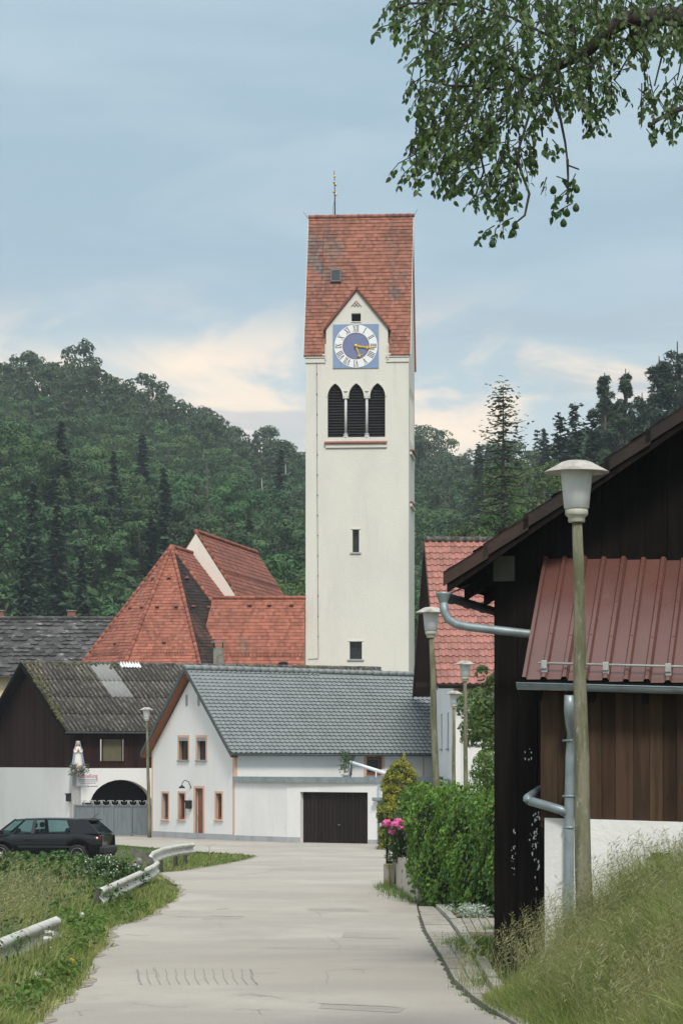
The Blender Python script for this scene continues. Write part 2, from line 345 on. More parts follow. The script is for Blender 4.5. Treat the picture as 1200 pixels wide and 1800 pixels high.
    def build_each(s, name, mats, parent=None, **kw):
        """every connected piece as an object of its own"""
        par = list(range(len(s.v)))
        def find(a):
            while par[a] != a: par[a] = par[par[a]]; a = par[a]
            return a
        for f in s.f:
            for i in f[1:]: par[find(i)] = find(f[0])
        grp = {}
        for k, f in enumerate(s.f): grp.setdefault(find(f[0]), []).append(k)
        for ks in grp.values():
            m = MB(); idx = {}
            for k in ks:
                for i in s.f[k]:
                    if i not in idx: idx[i] = len(m.v); m.v.append(s.v[i])
                m.f.append(tuple(idx[i] for i in s.f[k])); m.m.append(s.m[k]); m.t.append(s.t[k]); m.sm.append(s.sm[k])
            m.build(name, mats, parent, **kw)
    def build(s, name, mats, parent=None, label=None, kind=None, cat=None, group=None, loc=None):
        me = bpy.data.meshes.new(name); me.from_pydata(s.v, [], s.f)
        if isinstance(mats, str): mats = [mats]
        for m in mats: me.materials.append(MATS[m])
        if len(mats) > 1: me.polygons.foreach_set('material_index', s.m)
        me.polygons.foreach_set('use_smooth', s.sm)
        at = me.attributes.new('tone', 'FLOAT', 'FACE'); at.data.foreach_set('value', s.t)
        me.update()
        return link(name, me, parent, label, kind, cat, group, loc)
def link(name, me, parent=None, label=None, kind=None, cat=None, group=None, loc=None):
    o = bpy.data.objects.new(name, me); COL.objects.link(o)
    if parent: o.parent = parent
    if loc is not None: o.location = loc
    for k, x in (('label', label), ('kind', kind), ('category', cat), ('group', group)):
        if x: o[k] = x
    return o
def thing(name, label, cat, loc=(0, 0, 0), rz=0., group=None):
    o = link(name, None, None, label, None, cat, group, loc); o.rotation_euler = (0, 0, rz); o.empty_display_size = .3; return o
def copy_thing(o, loc, rz=None, label=None, parent=None, scale=None):
    c = o.copy(); COL.objects.link(c); c.parent = parent
    if parent is None:
        c.location = loc
        if rz is not None: c.rotation_euler = (0, 0, rz)
        if label: c['label'] = label
        if scale: c.scale = scale
    for ch in list(o.children): copy_thing(ch, None, parent=c)
    return c
def np_mesh(name, verts, faces, mats, tone=None, mi=None, smooth=False):
    """verts (N,3), faces (M,k)"""
    me = bpy.data.meshes.new(name); n = len(verts); m, k = faces.shape
    me.vertices.add(n); me.vertices.foreach_set('co', np.ascontiguousarray(verts, dtype=np.float32).ravel())
    me.loops.add(m * k); me.loops.foreach_set('vertex_index', np.ascontiguousarray(faces, dtype=np.int32).ravel())
    me.polygons.add(m); me.polygons.foreach_set('loop_start', np.arange(0, m * k, k, dtype=np.int32))
    try: me.polygons.foreach_set('loop_total', np.full(m, k, dtype=np.int32))
    except Exception: pass
    for q in ([mats] if isinstance(mats, str) else mats): me.materials.append(MATS[q])
    if mi is not None: me.polygons.foreach_set('material_index', mi.astype(np.int32))
    if smooth: me.polygons.foreach_set('use_smooth', np.ones(m, dtype=bool))
    if tone is not None:
        at = me.attributes.new('tone', 'FLOAT', 'FACE'); at.data.foreach_set('value', tone.astype(np.float32))
    me.update(calc_edges=True); return me

# ------------------------------------------------------------------ roof tiling
def xrange_at(poly, y):
    xs = []
    for i in range(len(poly)):
        (x0, y0), (x1, y1) = poly[i], poly[(i + 1) % len(poly)]
        if (y0 - y) * (y1 - y) <= 0 and y0 != y1: xs.append(x0 + (x1 - x0) * (y - y0) / (y1 - y0))
    return (min(xs), max(xs)) if len(xs) > 1 else None
def tiles(mb, O, ex, ey, ez, poly, cw, rh, kind='plain', lift=.035, thick=.02, jit=.006, skip=None):
    O, ex, ey, ez = Vector(O), Vector(ex), Vector(ey), Vector(ez)
    ymax = max(p[1] for p in poly); rows = int(round(ymax / rh)); rh = ymax / rows
    P3 = lambda x, y, z: O + ex * x + ey * y + ez * z
    for j in range(rows):
        y0 = j * rh; y1 = y0 + rh
        a, b = xrange_at(poly, y0 + 1e-4), xrange_at(poly, min(y1, ymax) - 1e-4)
        if not a or not b: continue
        top = min(rh * .3, ymax - y1) if j < rows - 1 else 0
        lo, hi = min(a[0], b[0]), max(a[1], b[1])
        off = (cw / 2 if j % 2 else 0) if kind == 'plain' else 0
        i = math.floor((lo - off) / cw) - 1
        while True:
            x0 = i * cw + off; x1 = x0 + cw; i += 1
            if x0 > hi: break
            # clip against the slanting edges half way up the row
            l2, h2 = (a[0] + b[0]) / 2, (a[1] + b[1]) / 2
            x0 = max(x0, l2); x1 = min(x1, h2)
            if x1 - x0 < cw * .2: continue
            if skip and skip((x0 + x1) / 2, (y0 + y1) / 2): continue
            mb.tone = random.random(); d = random.uniform(-jit, jit); w = x1 - x0
            if kind == 'plain':
                g = .004
                bot = [(x0 + g, y0 + .16 * cw), (x0 + w * .18, y0 + .05 * cw), (x0 + w * .5, y0), (x1 - w * .18, y0 + .05 * cw), (x1 - g, y0 + .16 * cw)]
                zb = lift + d; vs = [P3(x, y, zb) for x, y in bot] + [P3(x1 - g, y1 + top, .004), P3(x0 + g, y1 + top, .004)] + [P3(x, y, zb - thick - .01) for x, y in bot]
                mb.add(vs, [(0, 1, 2, 3, 4, 5, 6)] + [(k, 7 + k, 8 + k, k + 1) for k in range(4)])
            else:
                h = cw * .16; prof = [(0, h * .9), (.16, h * .35), (.36, 0), (.58, 0), (.78, h * .75), (.9, h), (1, h * .9)]
                vs = []
                for q, zz in prof: vs += [P3(x0 + w * q, y0 + d * .6, zz + lift + d * .3), P3(x0 + w * q, y1 + top * .4, zz + .002), P3(x0 + w * q, y0 + d * .6, zz + lift - thick + d * .3)]
                n = len(prof)
                mb.add(vs, [(3 * k, 3 * k + 3, 3 * k + 4, 3 * k + 1) for k in range(n - 1)] + [(3 * k, 3 * k + 2, 3 * k + 5, 3 * k + 3) for k in range(n - 1)])
    mb.tone = .5
def frame3(p0, p1, p2):
    """eave from p0 to p1, p2 a point higher up the slope -> ex, ey, ez with ez outward/up"""
    p0, p1, p2 = Vector(p0), Vector(p1), Vector(p2); ex = (p1 - p0).normalized(); e = p2 - p0; ey = (e - ex * e.dot(ex)).normalized(); ez = ex.cross(ey)
    return ex, ey, (ez if ez.z > 0 else -ez)
def tiled_face(mb, pts, cw, rh, kind='plain', base_mi=None, skip=None, **kw):
    """pts: 3D polygon whose first edge is the eave"""
    pts = [Vector(p) for p in pts]; ex, ey, ez = frame3(pts[0], pts[1], pts[2])
    poly = [((p - pts[0]).dot(ex), (p - pts[0]).dot(ey)) for p in pts]
    tiles(mb, pts[0], ex, ey, ez, poly, cw, rh, kind, skip=skip, **kw)
    mb.slab([p - ez * .012 for p in pts], -ez * .10)
    return ex, ey, ez
def ridge_caps(mb, a, b, r=.11, step=.36):
    a, b = Vector(a), Vector(b); n = max(2, int((b - a).length / step)); d = (b - a).normalized()
    for k in range(n):
        p = a.lerp(b, k / n); q = a.lerp(b, (k + 1.12) / n); mb.tone = random.random()
        mb.tube([p, q], [r * random.uniform(.98, 1.1), r * .86], 8)
    mb.tone = .5

# ------------------------------------------------------------------ windows
def window(parent, M, w, h, frame='window_frame', bars=(0, 0), fw=.06, depth=.12, surround=None, sw=.1, sill=None, top_box=None, pane='window_glass', label=None, curtain=None, name='window'):
    """M maps local x (right), y (inwards), z (up), origin at the opening's lower left corner on the wall face"""
    b = MB(M); y0, y1 = depth - .03, depth + .03
    b.box(0, w, y0, y1, 0, fw); b.box(0, w, y0, y1, h - fw, h); b.box(0, fw, y0, y1, fw, h - fw); b.box(w - fw, w, y0, y1, fw, h - fw)
    for i in range(bars[0]): x = w * (i + 1) / (bars[0] + 1); b.box(x - .02, x + .02, y0 + .006, y1, fw, h - fw)
    for i in range(bars[1]): z = h * (i + 1) / (bars[1] + 1); b.box(fw, w - fw, y0 + .01, y1 - .004, z - .018, z + .018)
    o = b.build(name, frame, parent, label)
    MB(M).box(fw * .6, w - fw * .6, y0 + .026, y0 + .036, fw * .6, h - fw * .6).build('pane', pane, o)
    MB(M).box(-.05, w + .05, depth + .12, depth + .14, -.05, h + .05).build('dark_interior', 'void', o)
    if curtain:
        c = MB(M); c.add([(w * .25, y0 + .05, h * .9), (w * .75, y0 + .05, h * .9), (w * .72, y0 + .05, h * .5), (w * .5, y0 + .05, h * .32), (w * .28, y0 + .05, h * .5)], [(0, 4, 3, 2, 1)]); c.build('curtain', 'lace', o)
    if surround:
        s = MB(M); e = .015
        s.box(-sw, 0, -e, depth * .8, -sw * .4, h + sw); s.box(w, w + sw, -e, depth * .8, -sw * .4, h + sw); s.box(0, w, -e, depth * .8, h, h + sw)
        s.build('surround', surround, o)
    if sill:
        MB(M).bbox(-.1, w + .1, -.07, depth, -.06, -.002, .008).build('sill', sill, o)
    if top_box: MB(M).box(0, w, -.02, depth, h - .14, h - .005).build('roller_box', top_box, o)
    return o
def place(M0, x, z, rot=None): return M0 @ Matrix.Translation((x, 0, z))

# ------------------------------------------------------------------ ground profile
GK = [(-40, 2.3), (0, 1.6), (21, 1.1), (29, .9), (48, .55), (74, .35), (104, .03), (117, 0), (5000, 0)]
def gz(Y):
    for (a, za), (b, zb) in zip(GK, GK[1:]):
        if Y <= b: return za + (zb - za) * (Y - a) / (b - a)
    return 0
def y_of(py):
    """distance at which the road surface is met at row py"""
    lo, hi = 12., 400.
    for _ in range(50):
        m = (lo + hi) / 2
        if 1340 + (EYE - gz(m)) / m * F > py: lo = m
        else: hi = m
    return lo
def gp(px, py, dz=0.):
    Y = y_of(py); return Vector(((px - 600) / F * Y, Y, gz(Y) + dz))
def smooth(a, b, x):
    t = min(1, max(0, (x - a) / (b - a))); return t * t * (3 - 2 * t)
LEFT = [(1470, -900), (1484, -900), (1485.5, 195), (1498, 342), (1503, 420), (1506, 450), (1512, 432), (1519, 400), (1526, 355), (1532, 322), (1535, 277), (1546, 292), (1560, 315), (1572, 313), (1583, 306), (1608, 267), (1622, 238), (1630, 198), (1640, 190), (1667, 186), (1687, 158), (1700, 152), (1725, 146), (1752, 121), (1775, 92), (1800, 62), (1900, -60), (3000, -1300)]
RIGHT = [(1470, 690), (1500, 690), (1560, 692), (1575, 715), (1590, 732), (1600, 733), (1640, 746), (1690, 776), (1730, 797), (1770, 842), (1800, 895), (1900, 1020), (3000, 2200)]
def interp(T, q):
    for (a, va), (b, vb) in zip(T, T[1:]):
        if q <= b: return va + (vb - va) * max(0, q - a) / (b - a)
    return T[-1][1]
def road_l(Y): return (interp(LEFT, 1340 + (EYE - gz(Y)) / Y * F) - 600) / F * Y
def road_r(Y): return (interp(RIGHT, 1340 + (EYE - gz(Y)) / Y * F) - 600) / F * Y
def bank(x, Y):
    """height of the verges above the road"""
    h = 0.
    if Y < 30:                       # right-hand bank in front of the barn
        e = road_r(max(Y, 6)) + .28
        h += smooth(e, e + 1.6, x) * .88 * smooth(28.6, 25.0, Y) + smooth(e + 1.5, e + 6, x) * .5 * smooth(29, 25.5, Y)
    if Y < 90:
        e = min(road_l(max(Y, 6)), -1.9 if Y < 60 else -2.6) if Y > 40 else road_l(max(Y, 6))
        h += smooth(e - .1, e - 2.2, x) * .18 * smooth(84, 60, Y)
    return h

# ------------------------------------------------------------------ terrain
def hill_h(x, y):
    z = 56.5 * smooth(225, 640, y) ** .95
    z += 22 * math.exp(-((x + 60) / 26) ** 2 / 2 - ((y - 590) / 110) ** 2 / 2)
    z += 52 * math.exp(-((x - 92) / 36) ** 2 / 2 - ((y - 345) / 95) ** 2 / 2) * smooth(190, 300, y)
    z += 20 * math.exp(-((x + 52) / 36) ** 2 / 2 - ((y - 330) / 70) ** 2 / 2) * smooth(190, 300, y)
    z += 60 * smooth(90, 420, abs(x)) * smooth(200, 520, y)
    return z
def grid_sheet(name, xs, ys, fz, m, kind='structure'):
    X, Y = np.meshgrid(xs, ys); Z = np.vectorize(fz)(X, Y)
    v_ = np.stack([X, Y, Z], -1).reshape(-1, 3); nx = len(xs)
    i = np.arange(len(ys) - 1)[:, None] * nx + np.arange(nx - 1)[None, :]
    f_ = np.stack([i, i + 1, i + nx + 1, i + nx], -1).reshape(-1, 4)
    return link(name, np_mesh(name, v_, f_, m, smooth=True), kind=kind)
def spread(lo, hi, step, far, g=1.35):
    a = list(np.arange(lo, hi + 1e-6, step)); s = step
    while a[-1] < far: s *= g; a.append(a[-1] + s)
    s = step; b = []
    x = lo
    while x > -far: s *= g; x -= s; b.append(x)
    return np.array(b[::-1] + a)
ys_g = sorted(set([-400, -150, -40] + list(np.arange(-20, 31, .6)) + list(np.arange(31, 130, 1.5)) + [0, 21, 29, 48, 74, 104, 117] + [150, 200, 300, 500, 900, 1600, 3000]))
def ground_z(x, Y):
    z = gz(Y) + bank(x, Y)
    if 74 < Y < 98: z -= .2 * smooth(-5.0, -6.5, x) * smooth(75, 80, Y) * smooth(97, 92, Y)
    return z
def ground_cover(x, Y):   # keep the ground below the asphalt where the road lies
    return ground_z(x, Y) - (.03 if Y < 120 and road_l(max(Y, 8)) - .3 < x < road_r(max(Y, 8)) + .6 else 0)
grid_sheet('ground', spread(-14, 12, .4, 2600), np.array(ys_g), ground_cover, 'soil')
grid_sheet('hill', np.arange(-420, 421, 7.), np.array(list(np.arange(186, 700, 7.)) + [760, 860, 1000, 1300]), lambda x, y: hill_h(x, y) - 1.2 * smooth(215, 190, y) - .2, 'forest_floor')

# road: one sheet following the ground, edges as in the place
def strip_sheet(name, rows, m, dz, kind='structure', skirt=.0, parent=None, label=None):
    mb = MB(); vs = []; fs = []
    for (Y, a, b) in rows: vs += [(a, Y, gz(Y) + dz), (b, Y, gz(Y) + dz)]
    for i in range(len(rows) - 1): k = 2 * i; fs.append((k, k + 1, k + 3, k + 2))
    if skirt:
        n = len(vs); vs += [(x, y, z - skirt) for x, y, z in vs]
        for i in range(len(rows) - 1): k = 2 * i; fs += [(k, k + 2, n + k + 2, n + k), (k + 1, n + k + 1, n + k + 3, k + 3)]
        fs += [(0, n, n + 1, 1)]
    mb.add(vs, fs); return mb.build(name, m, parent, label, kind)
Ys_r = sorted(set(list(np.arange(-30, 21, 3.)) + list(np.arange(21, 60, .35)) + list(np.arange(60, 104, .7)) + list(np.arange(103, 122, .4)) + [29, 48, 74, 104, 117]))
def wob(Y, s): return .035 * math.sin(Y * 2.3 + s) + .03 * math.sin(Y * 5.1 + 2 * s)
rows = []
for Y in Ys_r:
    if Y < 14: a, b = -3.0, 2.2
    else: a, b = road_l(Y) + wob(Y, 0) * min(1, 60 / Y), road_r(Y)
    if Y > 117: b = 2.0
    rows.append((Y, a, b))
strip_sheet('road', rows, 'asphalt', .008)

# seams, cracks and the outlined trench patch in the asphalt
def px_line(mb, pts, w, dz=.013):
    P = [gp(x, y, dz) for x, y in pts]
    for a, b in zip(P, P[1:]):
        d = (b - a); n = Vector((-d.y, d.x, 0)).normalized() * w / 2; mb.add([a - n, b - n, b + n, a + n], [(0, 1, 2, 3)])
cr = MB(); rr = random.Random(3)
for (x0, y0, x1, y1, w) in [(560, 1767, 706, 1774, .030), (368, 1612, 427, 1613, .09), (535, 1599, 628, 1600, .035), (300, 1613, 368, 1614, .03), (470, 1668, 520, 1669, .03), (520, 1669, 720, 1672, .02), (540, 1548, 600, 1549, .05), (352, 1533, 392, 1534, .05), (415, 1540, 480, 1533, .02), (380, 1600, 404, 1599, .05), (500, 1527, 640, 1528, .03), (430, 1567, 470, 1570, .02), (660, 1560, 690, 1563, .02)]:
    n = 7; pts = [(x0 + (x1 - x0) * i / n, y0 + (y1 - y0) * i / n + rr.uniform(-.35, .35)) for i in range(n + 1)]
    px_line(cr, pts, w)
cr.build('road_seam', 'tar', kind='structure')
hc = MB()
for k in range(18):
    py = 1502 + 290 * rr.random() ** .8; L0_, R0_ = interp(LEFT, py), interp(RIGHT, py); px = L0_ + 12 + (R0_ - L0_ - 24) * rr.random(); pts = [(px, py)]; horiz = rr.random() < .7; sg_ = rr.choice((-1, 1))
    for q in range(rr.randint(4, 11)):
        x, y = pts[-1]; nx2 = x + (sg_ * rr.uniform(4, 13) if horiz else rr.uniform(-4, 5)); ny2 = y + (rr.uniform(-1.6, 1.6) if horiz else rr.uniform(1.5, 5)) * (py - 1380) / 300
        if not (interp(LEFT, ny2) + 4 < nx2 < interp(RIGHT, ny2) - 3): break
        pts.append((nx2, ny2))
    if len(pts) > 2: px_line(hc, pts, rr.uniform(.006, .014), .0115)
    if len(pts) > 5 and rr.random() < .6: x, y = pts[3]; px_line(hc, [(x, y), (x + 5, y + 2.5), (x + 4, y + 6), (x + 9, y + 8)], .007, .0116)
hc.build('hairline_crack', 'faint_joint', kind='structure')
pa_ = MB()
for q in ([(352, 1618), (372, 1611), (428, 1611.5), (424, 1617)], [(538, 1603), (545, 1598.5), (640, 1599), (650, 1604)], [(560, 1775), (566, 1766.5), (640, 1768), (712, 1775), (700, 1783)], [(470, 1531), (480, 1526.5), (560, 1527), (566, 1531.5)], [(600, 1650), (604, 1640), (690, 1642), (702, 1652)]):
    pa_.add([tuple(gp(x, y, .0105)) for x, y in q], [tuple(range(len(q)))])
pa_.build('asphalt_patch', 'asphalt_patch', kind='structure')
er_ = []
for Y in Ys_r:
    if 20 < Y < 103: a = road_l(Y) + wob(Y, 0) * min(1, 60 / Y); er_.append((Y, a - .02, a + .09 + .03 * math.sin(Y * .7) + .015 * math.sin(Y * 2.3)))
strip_sheet('road_edge_dirt', er_, 'edge_dirt', .0125)
tr = MB(); te = MB()
for k in range(13):
    x = 243 + k * 16.6
    a = [(x - 2 + rr.uniform(-1, 1), 1706), (x + rr.uniform(-1, 1), 1714), (x + rr.uniform(-1, 1), 1722), (x + 5 + k * .4, 1733)]
    px_line(tr if 0 < k < 12 else te, a, .012 if 0 < k < 12 else .022)
px_line(tr, [(262, 1704), (350, 1705.5), (445, 1708)], .012); px_line(tr, [(250, 1731), (350, 1733), (455, 1734)], .008)
tr.build('trench_joint', 'faint_joint', kind='structure'); te.build('trench_edge', 'tar', kind='structure')

# gutter strip of old slabs, kerb stones and the few pavers by the flower bed
SLAB_R = [(1596, 762), (1612, 778), (1630, 793), (1650, 806), (1680, 826), (1700, 838), (1730, 852), (1752, 868), (1775, 900), (1800, 950), (1830, 1000)]
walk = thing('kerbside_paving', 'strip of worn pale slabs with weedy joints along the right road edge', 'paving', gp(790, 1690))
walk['kind'] = 'structure'
Yk = [y_of(p) for p in (1596, 1606, 1617, 1629, 1642, 1656, 1671, 1688, 1707, 1728, 1752, 1780, 1812)]
wl = Vector(walk.location)
for i in range(len(Yk) - 1):
    Ya, Yb = Yk[i + 1] + .012, Yk[i] - .012
    def e(Y, T): return (interp(T, 1340 + (EYE - gz(Y)) / Y * F) - 600) / F * Y
    nsub = 1 if i < 5 else 2
    for s_ in range(nsub):
        A0, A1, B0, B1 = e(Ya, RIGHT) + .02, e(Ya, SLAB_R), e(Yb, RIGHT) + .02, e(Yb, SLAB_R)
        f0, f1 = s_ / nsub, (s_ + 1) / nsub; gpx = .006
        P = [(A0 + (A1 - A0) * f0 + gpx, Ya), (A0 + (A1 - A0) * f1 - gpx, Ya), (B0 + (B1 - B0) * f1 - gpx, Yb), (B0 + (B1 - B0) * f0 + gpx, Yb)]
        t = random.uniform(.022, .034); m = MB(); m.slab([(x - wl.x, y - wl.y, gz(y) + t - wl.z) for x, y in P], (0, 0, -.08)); m.build('paving_slab', 'slab', walk)
kb = MB()
strip_sheet('slab_joint', [(Y, (interp(RIGHT, 1340 + (EYE - gz(Y)) / Y * F) - 600) / F * Y - .025 + wob(Y * 3, 1) * .4, (interp(RIGHT, 1340 + (EYE - gz(Y)) / Y * F) - 600) / F * Y + .5) for Y in np.arange(23, 46.3, .3)], 'dark_joint', .0135)
for i in range(11):
    pa, pb = 1598 + i * 13.5, 1598 + (i + 1) * 13.5; Ya, Yb = y_of(pb) + .01, y_of(pa) - .01
    if i == 6: continue
    A, B = (interp(SLAB_R, pb) - 600) / F * Ya + .015, (interp(SLAB_R, pa) - 600) / F * Yb + .015; w = .11
    h = .085 + random.uniform(-.01, .01); m = MB()
    m.slab([(A - wl.x, Ya - wl.y, gz(Ya) + h - wl.z), (A + w - wl.x, Ya - wl.y, gz(Ya) + h - wl.z), (B + w - wl.x, Yb - wl.y, gz(Yb) + h - wl.z), (B - wl.x, Yb - wl.y, gz(Yb) + h - wl.z)], (0, 0, -.16)); m.build('kerb_stone', 'kerb_stone', walk)
pv = thing('paver_path', 'few grey concrete pavers leading to the flower bed beside the kerb', 'paving', gp(830, 1640)); pv['kind'] = 'structure'; pl_ = Vector(pv.location)
for i in range(6):
    x0 = 797 + i * 15; P = [gp(x0 + 12, 1645, .05), gp(x0 + 25.5, 1645, .05), gp(x0 + 12.5, 1620, .05), gp(x0 - 1, 1620, .05)]
    m = MB(); m.slab([p - pl_ for p in P], (0, 0, -.07)); m.build('paver', 'slab', pv)
m = MB(); m.tube([gp(798, 1619, .06), gp(830, 1614, .07), gp(862, 1612, .06)], .03, 7)
m.build('bed_edging', 'concrete_pole', None, 'weathered round timber edging in front of the silvery bed plants', None, 'edging')

# ------------------------------------------------------------------ vegetation generators
def leaf_cloud(centres, radii, counts, size, rng, up=.25, aspect=.75, shell=.55, flat=.7, btone=None, rough=.5):
    """quads scattered through blobs; returns verts, faces, tone"""
    C = np.repeat(centres, counts, 0); RR = np.repeat(radii, counts, 0); n = len(C)
    d = rng.normal(size=(n, 3)); d /= np.linalg.norm(d, axis=1)[:, None]; d[:, 2] = np.where(rng.random(n) < up, np.abs(d[:, 2]), d[:, 2])
    r = shell + (1 - shell) * rng.random(n) ** .6; p = C + d * r[:, None] * RR
    nr = d * flat + rng.normal(size=(n, 3)) * rough; nr[:, 2] += .25; nr /= np.linalg.norm(nr, axis=1)[:, None]
    t = rng.normal(size=(n, 3)); t -= nr * (t * nr).sum(1)[:, None]; t /= np.linalg.norm(t, axis=1)[:, None]; b = np.cross(nr, t)
    s = size * rng.uniform(.6, 1.3, n)[:, None]
    q = np.stack([p - t * s, p - b * s * aspect * .6 + nr * s * .15, p + t * s, p + b * s * aspect * .6 + nr * s * .15], 1)
    bt = np.repeat(btone if btone is not None else rng.random(len(centres)), counts)
    tone = np.clip(.5 * bt + .5 * rng.random(n), 0, 1)
    return q.reshape(-1, 3), np.arange(n * 4).reshape(-1, 4), tone
def join_np(parts):
    V = []; Fc = []; T = []; o = 0
    for v_, f_, t_ in parts: V.append(v_); Fc.append(f_ + o); T.append(t_); o += len(v_)
    return np.concatenate(V), np.concatenate(Fc), np.concatenate(T)
def broadleaf(name, h, cr, nb, per, leaf, rng, m='wood_leaf', base=.25, peak=.62):
    """crown of clumps: returns crown mesh and trunk mesh, origin at the foot"""
    a = rng.random(nb) * 2 * np.pi; u = rng.random(nb); zt = base + (.90 - base) * u
    prof = np.where(zt < peak, .72 + .28 * ((zt - base) / (peak - base)) ** .6, np.sqrt(np.clip(1 - ((zt - peak) / (1.02 - peak)) ** 2, 0, 1)))
    rr_ = cr * prof * np.sqrt(rng.uniform(.25, 1.1, nb)); c = np.stack([rr_ * np.cos(a), rr_ * np.sin(a), zt * h], 1)
    rad = np.stack([rng.uniform(.16, .30, nb) * cr] * 2 + [rng.uniform(.13, .22, nb) * cr], 1)
    V, Fc, T = leaf_cloud(c, rad, np.full(nb, per), leaf, rng, .5, .8, .72, 1.1, None, .38); cm = np_mesh(name, V, Fc, m, T)
    b = MB(); b.tube([(0, 0, -.6), (.05 * cr * .3, 0, h * .3), (0, .04 * cr, h * .62), (.02 * cr, 0, h * .86)], [cr * .075, cr * .055, cr * .035, cr * .01], 7)
    for k in range(7):
        an = rng.random() * 6.28; z0 = h * rng.uniform(.25, .6); L_ = cr * rng.uniform(.5, .85)
        b.tube([(0, 0, z0), (math.cos(an) * L_ * .5, math.sin(an) * L_ * .5, z0 + L_ * .35), (math.cos(an) * L_, math.sin(an) * L_, z0 + L_ * .8)], [cr * .03, cr * .02, cr * .006], 5)
    return cm, b
def conifer(name, h, cr, whorls, per, leaf, rng, m='conifer_leaf', base=.08, droop=.25, dens=9, thin=1.):
    V = []; T = []; br = MB()
    br.tube([(0, 0, -.6), (0, 0, h * .5), (0, 0, h * .99)], [cr * .055, cr * .035, .015], 6)
    for w in range(whorls):
        t = w / whorls; z = h * (base + (1 - base) * t ** .92); L0 = cr * (1 - t) ** .85 * .98 + .02 * cr
        nb = max(4, int(per * (1 - .5 * t)))
        for k in range(nb):
            a = 2.4 * w + 6.283 * k / nb + rng.normal() * .2; L_ = L0 * rng.uniform(.65, 1.12); dr = droop * rng.uniform(.6, 1.3)
            n = max(3, int(dens * (.35 + L_ / cr)))
            s = (np.arange(n) + rng.random(n) * .8 + .2) / n
            x = np.cos(a) * L_ * s; y = np.sin(a) * L_ * s; zz = z - L_ * (dr * s - .18 * s ** 3)
            wd = leaf * (1.2 - .55 * s) * rng.uniform(.7, 1.3, n) * (1 + 1.1 * L_ / cr)
            pa = a + rng.normal(size=n) * .5
            side = np.stack([-np.sin(pa), np.cos(pa), rng.normal(size=n) * .25], 1); fw = np.stack([np.cos(pa), np.sin(pa), -dr + rng.normal(size=n) * .2], 1)
            c = np.stack([x, y, zz], 1) + rng.normal(size=(n, 3)) * .04 * cr
            l_ = leaf * rng.uniform(.8, 1.5, n)[:, None]
            q = np.stack([c - side * wd[:, None] + np.array([0, 0, -1.]) * l_ * .35, c - fw * l_ * .5, c + side * wd[:, None] + np.array([0, 0, -1.]) * l_ * .35, c + fw * l_], 1)
            V.append(q); T.append(np.clip(rng.random(n) * .6 + .4 * s, 0, 1))
            if thin < 1: br.tube([(0, 0, z), (math.cos(a) * L_ * .5, math.sin(a) * L_ * .5, z - L_ * dr * .4), (math.cos(a) * L_, math.sin(a) * L_, z - L_ * (dr - .18))], [.05, .035, .012], 4, False)
    V = np.concatenate(V); T = np.concatenate(T); n = len(V)
    return np_mesh(name, V.reshape(-1, 3), np.arange(n * 4).reshape(-1, 4), m, T), br
def tree(name, mk, label, group, loc, rz=0., sc=1., trunk_m='bark'):
    cm, b = mk
    if isinstance(b, MB): tm = b.build('trunk', trunk_m).data; bpy.data.objects.remove([o for o in bpy.data.objects if o.data == tm][0])
    else: tm = b
    t = thing(name, label, 'tree', loc, rz, group); t.scale = (sc, sc, sc) if not hasattr(sc, '__len__') else sc
    link('crown', cm, t); link('trunk', tm, t); return t, (cm, tm)

def blades(P, h, w, rng, lean=.35, wind=(0., 0.), seg=3, curl=.5):
    """grass blades rooted at P (n,3) -> verts, quads, tone"""
    n = len(P); a = rng.random(n) * 2 * np.pi; hh = h * rng.uniform(.45, 1.2, n) if np.isscalar(h) else h * rng.uniform(.5, 1.25, n)
    ln = np.stack([np.cos(a), np.sin(a)], 1) * (lean * rng.random(n))[:, None] + np.array(wind)[None, :]
    sd_ = rng.random(n) * np.pi; side = np.stack([np.cos(sd_), np.sin(sd_) * .6, np.zeros(n)], 1) * (w * rng.uniform(.4, 1.3, n) * np.where(rng.random(n) < .10, 2.2, 1))[:, None]
    L = []
    for k in range(seg + 1):
        s = k / seg; xy = ln * (hh * (s * (1 - curl) + curl * s * s))[:, None]; z = hh * (s - .35 * np.linalg.norm(ln, axis=1) * s * s)
        c = P + np.concatenate([xy, z[:, None]], 1); ww = side * (1 - s * .92); L += [c - ww, c + ww]
    Vv = np.stack(L, 1); k = 2 * (seg + 1); base = (np.arange(n) * k)[:, None]
    Fq = np.concatenate([np.stack([base[:, 0] + 2 * i, base[:, 0] + 2 * i + 1, base[:, 0] + 2 * i + 3, base[:, 0] + 2 * i + 2], 1) for i in range(seg)])
    tone = np.tile(rng.random(n), seg); tips = Vv[:, -1]
    return Vv.reshape(-1, 3), Fq, tone, tips
def seed_heads(tips, rng, L_=.09, w=.006, n=7):
    V = []
    for k in range(n):
        d = rng.normal(size=tips.shape) * .45; d[:, 2] = np.abs(d[:, 2]) * .8 + .25; d[:, 0] += .3
        c = tips + np.array([0, 0, -1.]) * (L_ * (k / n) * 1.2); e = c + d * (L_ * .55 * rng.uniform(.5, 1.2, len(tips)))[:, None]
        s = np.cross(d, rng.normal(size=tips.shape)); s /= np.linalg.norm(s, axis=1)[:, None] + 1e-6; s *= w
        mid = (c + e) / 2; V.append(np.stack([c, mid - s, e, mid + s], 1))
    V = np.concatenate(V); m = len(V); return V.reshape(-1, 3), np.arange(m * 4).reshape(-1, 4), rng.random(m)

